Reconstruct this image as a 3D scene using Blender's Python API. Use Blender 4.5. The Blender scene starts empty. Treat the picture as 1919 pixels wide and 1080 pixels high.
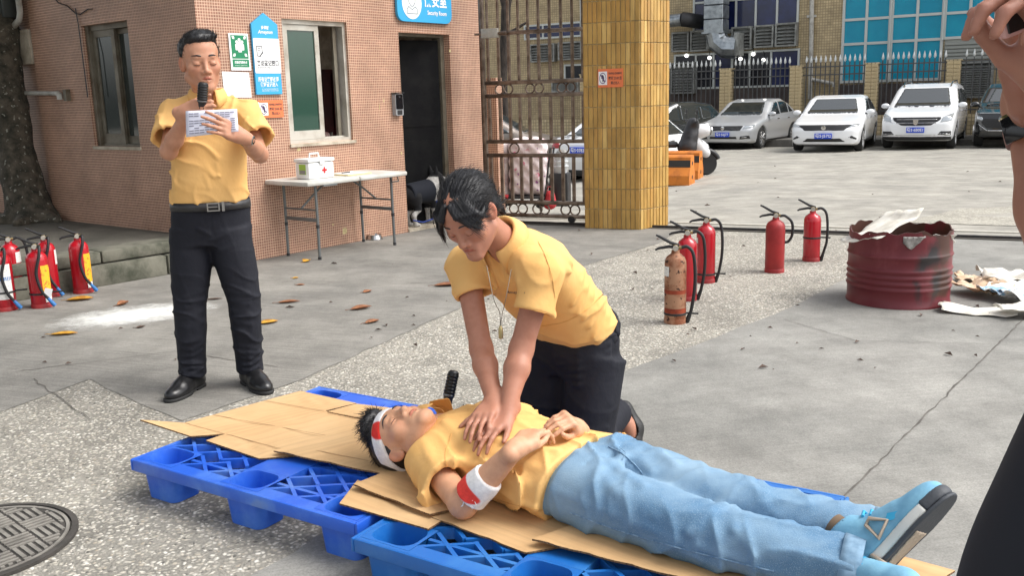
import bpy, bmesh, math, random
import numpy as np
from mathutils import Vector, Matrix, Euler

S = bpy.context.scene
COL = S.collection
rnd = random.Random(7)
R_ = math.radians

# ------------------------------------------------------------------ camera, sky, sun, exposure
PITCH, ROLL, CAMH, FPX = R_(11.62), 0.028, 1.40, 1750.0
cF = np.array([0, math.cos(PITCH), -math.sin(PITCH)])
_r0 = np.array([1.0, 0, 0]); _u0 = np.array([0, math.sin(PITCH), math.cos(PITCH)])
cR = math.cos(ROLL) * _r0 - math.sin(ROLL) * _u0
cU = math.sin(ROLL) * _r0 + math.cos(ROLL) * _u0
CP = np.array([0, 0, CAMH])
camd = bpy.data.cameras.new('camera'); cam = bpy.data.objects.new('camera', camd); COL.objects.link(cam)
camd.sensor_width = 36.0; camd.lens = FPX / 1919.0 * 36.0; camd.clip_start = 0.05; camd.clip_end = 600
m = Matrix.Identity(4)
for i in range(3):
    m[i][0] = cR[i]; m[i][1] = cU[i]; m[i][2] = -cF[i]; m[i][3] = CP[i]
cam.matrix_world = m
S.camera = cam

SUN_AZ, SUN_EL = R_(97), R_(52)      # compass bearing of the sun from +Y clockwise, elevation
W = bpy.data.worlds.new('World'); S.world = W; W.use_nodes = True
nt = W.node_tree; nt.nodes.clear()
sky = nt.nodes.new('ShaderNodeTexSky'); sky.sky_type = 'NISHITA'; sky.sun_disc = False
sky.sun_elevation = SUN_EL; sky.sun_rotation = SUN_AZ; sky.air_density = 1.0; sky.dust_density = 4.0; sky.ozone_density = 1.0
hsv = nt.nodes.new('ShaderNodeHueSaturation'); hsv.inputs['Saturation'].default_value = 0.25
bg = nt.nodes.new('ShaderNodeBackground'); bg.inputs['Strength'].default_value = 0.15
wo = nt.nodes.new('ShaderNodeOutputWorld')
nt.links.new(sky.outputs[0], hsv.inputs['Color']); nt.links.new(hsv.outputs[0], bg.inputs['Color']); nt.links.new(bg.outputs[0], wo.inputs['Surface'])
sd = bpy.data.lights.new('sun', 'SUN'); sd.energy = 1.0; sd.angle = R_(35); sd.color = (1.0, 0.97, 0.92)
sun = bpy.data.objects.new('sun', sd); COL.objects.link(sun)
sv = Vector((math.sin(SUN_AZ) * math.cos(SUN_EL), math.cos(SUN_AZ) * math.cos(SUN_EL), math.sin(SUN_EL)))
sun.rotation_euler = sv.to_track_quat('Z', 'Y').to_euler(); sun.location = (8, -4, 14)
S.view_settings.view_transform = 'Standard'; S.view_settings.look = 'None'
S.view_settings.exposure = 0.95; S.view_settings.gamma = 1.0; S.view_settings.use_curve_mapping = False

# ------------------------------------------------------------------ helpers: points seen in the photograph -> places in the world
def ray(x, y):
    return cF + (x - 959.5) / FPX * cR + (540 - y) / FPX * cU
def g(x, y, z=0.0):
    d = ray(x, y); return CP + d * ((z - CAMH) / d[2])
def gz(X, Y):                                    # the yard falls away gently behind the gate rail
    return -(min(max(Y, 10), 45) - 10) * (0.02 + 0.01 * min(max(4 - X, 0), 4))
def gs(x, y):
    p = g(x, y)
    for _ in range(40):
        q = g(x, y, gz(p[0], min(p[1], 60))); p = (p + q) / 2
    return p
def at(x, y, Y):
    d = ray(x, y); return CP + d * (Y / d[1])
def onpl(x, y, p0, n):
    d = ray(x, y); n = np.array(n, float); return CP + d * (((np.array(p0) - CP) @ n) / (d @ n))
def nz(v):
    v = np.array(v, float); return v / np.linalg.norm(v)

# ------------------------------------------------------------------ materials
MATS = {}
def lin(r, g_, b):
    f = lambda c: (c / 255) / 12.92 if c <= 10 else (((c / 255) + 0.055) / 1.055) ** 2.4
    return (f(r), f(g_), f(b), 1)
def mat(name, col, rough=0.6, metal=0.0, col2=None, scale=6.0, mix=(0.4, 0.65), bump=0.0, bscale=60.0, stretch=(1, 1, 1), spec=0.5, coat=0.0, attr=None, emit=None, alpha=None, detail=5, speck=None, trans=0, dist=0.002, sub=0):
    if name in MATS: return MATS[name]
    m = bpy.data.materials.new(name); m.use_nodes = True
    t = m.node_tree; N = t.nodes; L = t.links
    b = N['Principled BSDF']
    c4 = lambda c: tuple(c) if len(c) == 4 else tuple(c) + (1,)
    b.inputs['Base Color'].default_value = c4(col); b.inputs['Roughness'].default_value = rough; b.inputs['Metallic'].default_value = metal
    b.inputs['Specular IOR Level'].default_value = spec
    if coat: b.inputs['Coat Weight'].default_value = coat; b.inputs['Coat Roughness'].default_value = 0.06
    if emit: b.inputs['Emission Color'].default_value = c4(emit[0]); b.inputs['Emission Strength'].default_value = emit[1]
    if alpha is not None: b.inputs['Alpha'].default_value = alpha
    if trans: b.inputs['Transmission Weight'].default_value = trans
    if sub:
        b.inputs['Subsurface Weight'].default_value = sub; b.inputs['Subsurface Radius'].default_value = (1, 0.35, 0.2); b.inputs['Subsurface Scale'].default_value = 0.008
    tc = N.new('ShaderNodeTexCoord'); mp = N.new('ShaderNodeMapping'); mp.inputs['Scale'].default_value = stretch
    L.new(tc.outputs['Object'], mp.inputs['Vector'])
    src = None
    if attr:
        a = N.new('ShaderNodeVertexColor'); a.layer_name = attr; src = a.outputs['Color']
    if col2 is not None:
        n = N.new('ShaderNodeTexNoise'); n.inputs['Scale'].default_value = scale; n.inputs['Detail'].default_value = detail; n.inputs['Roughness'].default_value = 0.62
        L.new(mp.outputs[0], n.inputs['Vector'])
        mr = N.new('ShaderNodeMapRange'); mr.inputs['From Min'].default_value = mix[0]; mr.inputs['From Max'].default_value = mix[1]
        L.new(n.outputs['Fac'], mr.inputs['Value'])
        mx = N.new('ShaderNodeMix'); mx.data_type = 'RGBA'
        L.new(mr.outputs[0], mx.inputs['Factor'])
        if attr:
            mu = N.new('ShaderNodeMix'); mu.data_type = 'RGBA'; mu.blend_type = 'MULTIPLY'; mu.inputs['Factor'].default_value = 1
            L.new(src, mu.inputs['A']); mu.inputs['B'].default_value = c4(col2)
            L.new(src, mx.inputs['A']); L.new(mu.outputs['Result'], mx.inputs['B'])
        else:
            mx.inputs['A'].default_value = c4(col); mx.inputs['B'].default_value = c4(col2)
        src = mx.outputs['Result']
    if speck:
        n = N.new('ShaderNodeTexNoise'); n.inputs['Scale'].default_value = speck[0]; n.inputs['Detail'].default_value = 3
        L.new(mp.outputs[0], n.inputs['Vector'])
        mr = N.new('ShaderNodeMapRange'); mr.inputs['From Min'].default_value = speck[1]; mr.inputs['From Max'].default_value = speck[1] + 0.05
        L.new(n.outputs['Fac'], mr.inputs['Value'])
        mx = N.new('ShaderNodeMix'); mx.data_type = 'RGBA'; mx.inputs['B'].default_value = c4(speck[2])
        L.new(mr.outputs[0], mx.inputs['Factor'])
        if src: L.new(src, mx.inputs['A'])
        else: mx.inputs['A'].default_value = c4(col)
        src = mx.outputs['Result']
    if src: L.new(src, b.inputs['Base Color'])
    if bump:
        n = N.new('ShaderNodeTexNoise'); n.inputs['Scale'].default_value = bscale; n.inputs['Detail'].default_value = 4
        L.new(mp.outputs[0], n.inputs['Vector'])
        bp = N.new('ShaderNodeBump'); bp.inputs['Strength'].default_value = bump; bp.inputs['Distance'].default_value = dist
        L.new(n.outputs['Fac'], bp.inputs['Height']); L.new(bp.outputs[0], b.inputs['Normal'])
    m['bsdf'] = 1
    MATS[name] = m
    return m
def nodes(m):
    return m.node_tree.nodes, m.node_tree.links, m.node_tree.nodes['Principled BSDF']

# ------------------------------------------------------------------ mesh building
def rotz(a):
    c, s = math.cos(a), math.sin(a); return np.array([[c, -s, 0], [s, c, 0], [0, 0, 1.0]])
def euler(x, y, z):
    return np.array(Euler((x, y, z)).to_matrix())
class MB:
    def __init__(s): s.v = []; s.f = []; s.n = 0; s.mi = []
    def add(s, V, F, mi=0):
        V = np.asarray(V, float).reshape(-1, 3)
        s.v.append(V); s.f += [tuple(i + s.n for i in f) for f in F]; s.mi += [mi] * len(F); s.n += len(V); return s
    def box(s, c, size, R=None, mi=0, taper=None):
        h = np.array(size) / 2.0
        V = np.array([[x, y, z] for x in (-1, 1) for y in (-1, 1) for z in (-1, 1)], float)
        if taper: V[V[:, 2] < 0, :2] *= taper
        V = V * h
        if R is not None: V = V @ np.array(R).T
        F = [(0, 1, 3, 2), (4, 6, 7, 5), (0, 4, 5, 1), (2, 3, 7, 6), (0, 2, 6, 4), (1, 5, 7, 3)]
        return s.add(V + np.array(c), F, mi)
    def span(s, a, b, mi=0):
        a = np.array(a, float); b = np.array(b, float); return s.box((a + b) / 2, np.abs(b - a), None, mi)
    def bbox(s, c, size, bev=0.01, R=None, seg=2, mi=0):       # bevelled box
        bm = bmesh.new(); bmesh.ops.create_cube(bm, size=1)
        for v in bm.verts: v.co = Vector((v.co.x * size[0], v.co.y * size[1], v.co.z * size[2]))
        bmesh.ops.bevel(bm, geom=bm.edges[:], offset=bev, segments=seg, affect='EDGES', profile=0.5)
        bm.verts.index_update()
        V = np.array([v.co[:] for v in bm.verts]); F = [tuple(v.index for v in f.verts) for f in bm.faces]; bm.free()
        if R is not None: V = V @ np.array(R).T
        return s.add(V + np.array(c), F, mi)
    def tube(s, pts, r, seg=8, caps=True, mi=0, closed=False):
        P = np.array(pts, float); n = len(P)
        r = np.full(n, r, float) if np.isscalar(r) else np.array(r, float)
        T = np.gradient(P, axis=0)
        if closed: T = np.roll(P, -1, 0) - np.roll(P, 1, 0)
        T /= np.linalg.norm(T, axis=1)[:, None] + 1e-12
        a = np.array([0, 0, 1.0]) if abs(T[0][2]) < 0.9 else np.array([1.0, 0, 0])
        V = []
        N = np.cross(T[0], a); N /= np.linalg.norm(N)
        for i in range(n):
            N = N - T[i] * (N @ T[i]); N /= np.linalg.norm(N) + 1e-12; Bn = np.cross(T[i], N)
            for k in range(seg):
                t = 2 * math.pi * k / seg; V.append(P[i] + r[i] * (math.cos(t) * N + math.sin(t) * Bn))
        F = []
        for i in range(n if closed else n - 1):
            j = (i + 1) % n
            for k in range(seg):
                k2 = (k + 1) % seg; F.append((i * seg + k, i * seg + k2, j * seg + k2, j * seg + k))
        if caps and not closed:
            F.append(tuple(range(seg))[::-1]); F.append(tuple((n - 1) * seg + k for k in range(seg)))
        return s.add(V, F, mi)
    def cyl(s, a, b, r, r2=None, seg=12, mi=0):
        return s.tube([a, b], [r, r if r2 is None else r2], seg, True, mi)
    def lathe(s, prof, c=(0, 0, 0), seg=24, R=None, caps=True, mi=0):
        V = []; F = []
        for (r, z) in prof:
            for k in range(seg):
                t = 2 * math.pi * k / seg; V.append((r * math.cos(t), r * math.sin(t), z))
        for i in range(len(prof) - 1):
            for k in range(seg):
                k2 = (k + 1) % seg; F.append((i * seg + k, i * seg + k2, (i + 1) * seg + k2, (i + 1) * seg + k))
        if caps:
            F.append(tuple(range(seg))[::-1]); F.append(tuple((len(prof) - 1) * seg + k for k in range(seg)))
        V = np.array(V)
        if R is not None: V = V @ np.array(R).T
        return s.add(V + np.array(c), F, mi)
    def prism(s, poly, h, o=(0, 0, 0), X=(1, 0, 0), Y=(0, 1, 0), mi=0):   # polygon in the plane o + xX + yY, thickness h along X x Y
        X = np.array(X, float); Y = np.array(Y, float); Z = np.cross(X, Y); o = np.array(o, float); n = len(poly)
        V = [o + x * X + y * Y for x, y in poly] + [o + x * X + y * Y + h * Z for x, y in poly]
        F = [tuple(range(n))[::-1], tuple(range(n, 2 * n))] + [(i, (i + 1) % n, n + (i + 1) % n, n + i) for i in range(n)]
        return s.add(V, F, mi)
    def grid(s, P, thick=0.0, mi=0, rim_mi=None):            # P (n,m,3) sheet; thick>0 gives it a back
        P = np.array(P, float); n, m_ = P.shape[:2]
        idx = lambda i, j: i * m_ + j
        F = [(idx(i, j), idx(i + 1, j), idx(i + 1, j + 1), idx(i, j + 1)) for i in range(n - 1) for j in range(m_ - 1)]
        if not thick: return s.add(P.reshape(-1, 3), F, mi)
        du = np.gradient(P, axis=0); dv = np.gradient(P, axis=1); Nn = np.cross(du, dv); Nn /= np.linalg.norm(Nn, axis=2)[..., None] + 1e-12
        Q = P - Nn * thick; o = n * m_
        F2 = [tuple(o + k for k in f[::-1]) for f in F]
        rim = [idx(0, j) for j in range(m_)] + [idx(i, m_ - 1) for i in range(1, n)] + [idx(n - 1, j) for j in range(m_ - 2, -1, -1)] + [idx(i, 0) for i in range(n - 2, 0, -1)]
        F3 = [(rim[k], rim[(k + 1) % len(rim)], o + rim[(k + 1) % len(rim)], o + rim[k]) for k in range(len(rim))]
        s.add(np.concatenate([P.reshape(-1, 3), Q.reshape(-1, 3)]), F + F2 + F3, mi)
        if rim_mi is not None: s.mi[-len(F3):] = [rim_mi] * len(F3)
        return s
    def mesh(s, name, smooth=None):
        me = bpy.data.meshes.new(name); V = np.concatenate(s.v)
        me.from_pydata(V.tolist(), [], s.f)
        if any(s.mi): me.polygons.foreach_set('material_index', s.mi)
        fixn(me)
        if smooth is not None: shade(me, smooth)
        return me
def fixn(me):
    bm = bmesh.new(); bm.from_mesh(me); bmesh.ops.recalc_face_normals(bm, faces=bm.faces); bm.to_mesh(me); bm.free()
def shade(me, ang):
    me.polygons.foreach_set('use_smooth', [True] * len(me.polygons))
    if ang < 179:
        try: me.set_sharp_from_angle(angle=R_(ang))
        except Exception: pass
def wmat(o):
    m_ = o.matrix_basis.copy()
    return wmat(o.parent) @ o.matrix_parent_inverse @ m_ if o.parent else m_
def link(name, me, m, parent=None, world=True):
    o = bpy.data.objects.new(name, me); COL.objects.link(o)
    for x in (m if isinstance(m, (list, tuple)) else [m]): me.materials.append(x)
    if parent is not None:
        o.parent = parent
        if world: o.matrix_parent_inverse = wmat(parent).inverted()
    return o
def obj(name, mb, m, parent=None, smooth=30, world=True):
    return link(name, mb.mesh(name, smooth), m, parent, world)
def thing(name, label, cat, loc=(0, 0, 0), rz=0, group=None):
    o = bpy.data.objects.new(name, None); COL.objects.link(o); o.empty_display_size = 0.1
    o.location = tuple(loc); o.rotation_euler = (0, 0, rz)
    return tag(o, label, cat, group)
def tag(o, label=None, cat=None, group=None, kind=None):
    if label: o['label'] = label
    if cat: o['category'] = cat
    if group: o['group'] = group
    if kind: o['kind'] = kind
    return o
def copy_tree(o, parent=None):
    c = o.copy(); COL.objects.link(c)
    if parent is not None: c.parent = parent
    for ch in list(o.children): copy_tree(ch, c)
    return c
def textmesh(txt, size, align='CENTER', bold=0.0, shear=0.0, ext=0.0):
    c = bpy.data.curves.new('lettering', 'FONT'); c.body = txt; c.size = size; c.align_x = align; c.align_y = 'CENTER'; c.offset = bold; c.shear = shear; c.extrude = ext; c.resolution_u = 2
    o = bpy.data.objects.new('lettering', c); COL.objects.link(o)
    bpy.context.view_layer.update()
    me = bpy.data.meshes.new_from_object(o.evaluated_get(bpy.context.evaluated_depsgraph_get()))
    bpy.data.objects.remove(o); bpy.data.curves.remove(c)
    return me
def text(txt, size, o, X, Y, m, parent, width=None, bold=0.0, shear=0.0, align='CENTER', name='lettering'):
    me = textmesh(txt, size, align, bold, shear)
    n = len(me.vertices); V = np.zeros(n * 3); me.vertices.foreach_get('co', V); V = V.reshape(-1, 3)
    if width and n:
        w = V[:, 0].max() - V[:, 0].min(); V[:, 0] *= width / max(w, 1e-6)
    X = np.array(X, float); Y = np.array(Y, float); Z = np.cross(X, Y)
    Wp = np.array(o) + V[:, :1] * X + V[:, 1:2] * Y + V[:, 2:] * Z
    me.vertices.foreach_set('co', Wp.ravel()); me.name = name
    return link(name, me, m, parent)

# ------------------------------------------------------------------ implicit shapes (smooth unions) -> meshes
def smin(a, b, k):
    if k <= 0: return np.minimum(a, b)
    h = np.maximum(k - np.abs(a - b), 0) / k
    return np.minimum(a, b) - h * h * k * 0.25
def dcap(P, a, b, ra, rb):
    a = np.array(a, np.float32); ba = np.array(b, np.float32) - a
    q = P - a; t = np.clip((q @ ba) / (ba @ ba + 1e-12), 0, 1)
    return np.linalg.norm(q - t[..., None] * ba, axis=-1) - (ra + (rb - ra) * t)
def dell(P, c, r, R=None):
    q = P - np.array(c, np.float32)
    if R is not None: q = q @ np.array(R, np.float32)
    r = np.array(r, np.float32)
    k0 = np.linalg.norm(q / r, axis=-1); k1 = np.linalg.norm(q / (r * r), axis=-1) + 1e-9
    return k0 * (k0 - 1) / k1
def dbox(P, c, h, R=None, rad=0.0):
    q = P - np.array(c, np.float32)
    if R is not None: q = q @ np.array(R, np.float32)
    q = np.abs(q) - (np.array(h, np.float32) - rad)
    return np.linalg.norm(np.maximum(q, 0), axis=-1) + np.minimum(q.max(-1), 0) - rad
def cr(tab, n=72):                               # Catmull-Rom table resampling, first column is the parameter
    T = np.array(tab, float); t = T[:, 0]; out = [np.linspace(t[0], t[-1], n)]
    for c in range(1, T.shape[1]):
        y = T[:, c]; d = np.gradient(y, t)
        i = np.clip(np.searchsorted(t, out[0]) - 1, 0, len(t) - 2); h = t[i + 1] - t[i]; s = (out[0] - t[i]) / h
        out.append((2 * s**3 - 3 * s**2 + 1) * y[i] + (s**3 - 2 * s**2 + s) * h * d[i] + (-2 * s**3 + 3 * s**2) * y[i + 1] + (s**3 - s**2) * h * d[i + 1])
    return np.array(out)
class Loft:
    # tube of elliptical sections along A->B; prof rows: t, half-width along side, half-depth, offset side, offset depth
    def __init__(s, A, B, side, prof, p=2.0, rad=0.0):
        s.A = np.array(A, float); s.B = np.array(B, float); s.L = np.linalg.norm(s.B - s.A); s.z = (s.B - s.A) / s.L
        x = np.array(side, float); x = x - s.z * (x @ s.z); s.x = x / np.linalg.norm(x); s.y = np.cross(s.z, s.x)
        prof = [tuple(r) + (0,) * (5 - len(r)) for r in prof]; s.T = cr(prof); s.p = p; s.rad = rad
        mx = np.abs(s.T[1:3]).max() + np.abs(s.T[3:5]).max()
        s.bc = (s.A + s.B) / 2; s.br = s.L / 2 + mx
        s.M = np.stack([s.x, s.y, s.z], 1).astype(np.float32)
    def local(s, P):
        q = (P - s.A.astype(np.float32)) @ s.M; return q, q[..., 2] / s.L
    def __call__(s, P):
        q, t = s.local(P); T = s.T
        a = np.interp(t, T[0], T[1]); b = np.interp(t, T[0], T[2])
        x = q[..., 0] - np.interp(t, T[0], T[3]); y = q[..., 1] - np.interp(t, T[0], T[4])
        if s.p == 2:
            k0 = np.sqrt((x / a) ** 2 + (y / b) ** 2); k1 = np.sqrt((x / a**2) ** 2 + (y / b**2) ** 2) + 1e-6
            d = np.where(k0 < 0.3, -np.minimum(a, b) * (1 - k0), k0 * (k0 - 1) / k1)
        else:
            k0 = ((np.abs(x) / a) ** s.p + (np.abs(y) / b) ** s.p) ** (1 / s.p); d = (k0 - 1) * np.minimum(a, b)
        dz = np.maximum(T[0][0] - t, t - T[0][-1]) * s.L
        if s.rad:
            d = d + s.rad; dz = dz + s.rad
            return np.sqrt(np.maximum(d, 0) ** 2 + np.maximum(dz, 0) ** 2) + np.minimum(np.maximum(d, dz), 0) - s.rad
        return np.where(dz > 0, np.sqrt(np.maximum(d, 0) ** 2 + dz * dz), np.maximum(d, dz))
    def pt(s, t, ang, off=0.0):
        T = s.T; a = np.interp(t, T[0], T[1]) + off; b = np.interp(t, T[0], T[2]) + off
        return s.A + s.z * t * s.L + s.x * (np.interp(t, T[0], T[3]) + a * math.cos(ang)) + s.y * (np.interp(t, T[0], T[4]) + b * math.sin(ang))
class SDF:
    def __init__(s): s.ops = []; s.pad = 0.0
    def put(s, mode, fn, bc, br, k): s.ops.append((mode, fn, None if bc is None else np.array(bc, float), br, k)); return s
    def cap(s, a, b, ra, rb=None, k=0.01, mode='u'):
        rb = ra if rb is None else rb; a = np.array(a, float); b = np.array(b, float)
        return s.put(mode, lambda P: dcap(P, a, b, ra, rb), (a + b) / 2, np.linalg.norm(b - a) / 2 + max(ra, rb), k)
    def ell(s, c, r, R=None, k=0.01, mode='u'): return s.put(mode, lambda P: dell(P, c, r, R), c, max(r), k)
    def box(s, c, h, R=None, rad=0.0, k=0.0, mode='u'): return s.put(mode, lambda P: dbox(P, c, h, R, rad), c, float(np.linalg.norm(h)), k)
    def loft(s, l, k=0.01, mode='u'): return s.put(mode, l, l.bc, l.br, k)
    def plane(s, p, n, k=0.0):                   # keep the side opposite to n
        p = np.array(p, np.float32); n = nz(n).astype(np.float32); return s.put('i', lambda P: (P - p) @ n, None, 0, k)
    def disp(s, fn, bc=None, br=0): return s.put('d', fn, bc, br, 0)
    def fold(s, pts, w, amp):                    # ridge (amp>0) or furrow along a polyline
        pts = [np.array(p, float) for p in pts]
        for a, b in zip(pts[:-1], pts[1:]):
            s.put('d', lambda P, a=a, b=b: amp * np.exp(-(np.maximum(dcap(P, a, b, 0, 0), 0) / w) ** 2), (a + b) / 2, np.linalg.norm(b - a) / 2 + 2 * w, 0)
        return s
    def ev(s, P, C=None, rad=0.0):
        d = np.full(P.shape[:-1], 10.0, np.float32)
        for mode, fn, bc, br, k in s.ops:
            if bc is None or C is None: ix = slice(None)
            else:
                ix = np.nonzero(np.linalg.norm(C - bc, axis=1) < br + rad + k + 0.004)[0]
                if not len(ix): continue
            q = P[ix]; e = fn(q); cur = d[ix]
            if mode == 'u': r = smin(cur, e, k)
            elif mode == 's': r = -smin(-cur, e, k)
            elif mode == 'i': r = -smin(-cur, -e, k)
            else: r = cur - e
            d[ix] = r
        return d
    def __call__(s, P):
        sh = P.shape; return s.ev(P.reshape(-1, 1, 3)).reshape(sh[:-1])
    def bounds(s):
        lo = np.full(3, 1e9); hi = -lo
        for mode, fn, bc, br, k in s.ops:
            if mode == 'u': lo = np.minimum(lo, bc - br); hi = np.maximum(hi, bc + br)
        return lo, hi
    def net(s, h, lo=None, hi=None, B=8, slack=1.3):
        l0, h0 = s.bounds(); lo = l0 if lo is None else np.array(lo, float); hi = h0 if hi is None else np.array(hi, float)
        lo = lo - 2 * h; n = np.ceil((hi + 2 * h - lo) / (h * B)).astype(int)
        bi = np.stack(np.meshgrid(*[np.arange(x) for x in n], indexing='ij'), -1).reshape(-1, 3)
        C = lo + (bi + 0.5) * B * h - 0.5 * h
        d = s.ev(C[:, None, :].astype(np.float32))[:, 0]
        act = np.nonzero(np.abs(d) < B * h * 0.87 * slack + s.pad)[0]
        G = np.repeat(np.repeat(np.repeat(np.where(d < 0, -1.0, 1.0).astype(np.float32).reshape(n), B, 0), B, 1), B, 2)
        off = np.stack(np.meshgrid(*[np.arange(B)] * 3, indexing='ij'), -1).reshape(-1, 3)
        for c0 in range(0, len(act), 2500):
            a = act[c0:c0 + 2500]; I = bi[a][:, None, :] * B + off[None]
            v = s.ev((lo + I * h).astype(np.float32), C[a], B * h * 0.87)
            G[I[..., 0], I[..., 1], I[..., 2]] = v
        return nets(G, lo, h)
def nets(G, lo, h):
    Sg = G < 0
    cs = [Sg[i:Sg.shape[0] - 1 + i, j:Sg.shape[1] - 1 + j, k:Sg.shape[2] - 1 + k] for i in (0, 1) for j in (0, 1) for k in (0, 1)]
    al = cs[0].copy(); an = cs[0].copy()
    for c in cs[1:]: al &= c; an |= c
    I = np.argwhere(an & ~al)
    if len(I) == 0: return np.zeros((0, 3)), np.zeros((0, 4), int)
    ids = np.full(al.shape, -1, np.int32); ids[I[:, 0], I[:, 1], I[:, 2]] = np.arange(len(I))
    co = np.array([[i, j, k] for i in (0, 1) for j in (0, 1) for k in (0, 1)])
    val = np.stack([G[I[:, 0] + c[0], I[:, 1] + c[1], I[:, 2] + c[2]] for c in co], 1)
    acc = np.zeros((len(I), 3)); cnt = np.zeros(len(I))
    for a in range(8):
        for b in range(a + 1, 8):
            if np.abs(co[a] - co[b]).sum() != 1: continue
            x = (val[:, a] < 0) != (val[:, b] < 0); t = val[:, a] / np.where(x, val[:, a] - val[:, b], 1)
            acc[x] += (co[a] + t[:, None] * (co[b] - co[a]))[x]; cnt[x] += 1
    V = lo + (I + acc / cnt[:, None]) * h
    Q = []
    for ax in range(3):
        o = [1, 2, 0][ax]; p = [2, 0, 1][ax]
        a = np.argwhere(np.diff(Sg.astype(np.int8), axis=ax) != 0)
        a = a[(a[:, o] > 0) & (a[:, p] > 0) & (a[:, o] < ids.shape[o]) & (a[:, p] < ids.shape[p]) & (a[:, ax] < ids.shape[ax])]
        if not len(a): continue
        s0 = Sg[a[:, 0], a[:, 1], a[:, 2]]
        q = []
        for do, dp in ((0, 0), (1, 0), (1, 1), (0, 1)):
            e = a.copy(); e[:, o] -= do; e[:, p] -= dp; q.append(ids[e[:, 0], e[:, 1], e[:, 2]])
        q = np.stack(q, 1); q[~s0] = q[~s0][:, ::-1]; Q.append(q)
    Q = np.concatenate(Q); Q = Q[(Q >= 0).all(1)]
    return V, Q
def npmesh(name, V, Q, smooth=True, col=None):
    me = bpy.data.meshes.new(name); me.vertices.add(len(V)); me.vertices.foreach_set('co', np.asarray(V, np.float32).ravel())
    k = Q.shape[1]; me.loops.add(Q.size); me.loops.foreach_set('vertex_index', Q.astype(np.int32).ravel())
    me.polygons.add(len(Q)); me.polygons.foreach_set('loop_start', np.arange(0, Q.size, k, dtype=np.int32)); me.polygons.foreach_set('loop_total', np.full(len(Q), k, np.int32))
    me.polygons.foreach_set('use_smooth', [smooth] * len(Q)); me.update(calc_edges=True)
    if col is not None: setcol(me, col)
    return me
def setcol(me, col):
    a = me.color_attributes.new('tint', 'FLOAT_COLOR', 'POINT'); c = np.ones((len(me.vertices), 4), np.float32); c[:, :3] = col; a.data.foreach_set('color', c.ravel())
def sobj(name, sdf, h, m, parent=None, col=None, **kw):
    V, Q = sdf.net(h, **kw)
    return link(name, npmesh(name, V, Q, True, None if col is None else col(V)), m, parent)
def wob(P, f, seed=0, n=5):
    r = np.random.RandomState(seed); o = 0
    for i in range(n):
        w = r.normal(size=3); w /= np.linalg.norm(w); o = o + np.sin(P @ (w * f * r.uniform(0.6, 1.5)).astype(np.float32) + r.uniform(0, 6.28))
    return o / n
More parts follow.
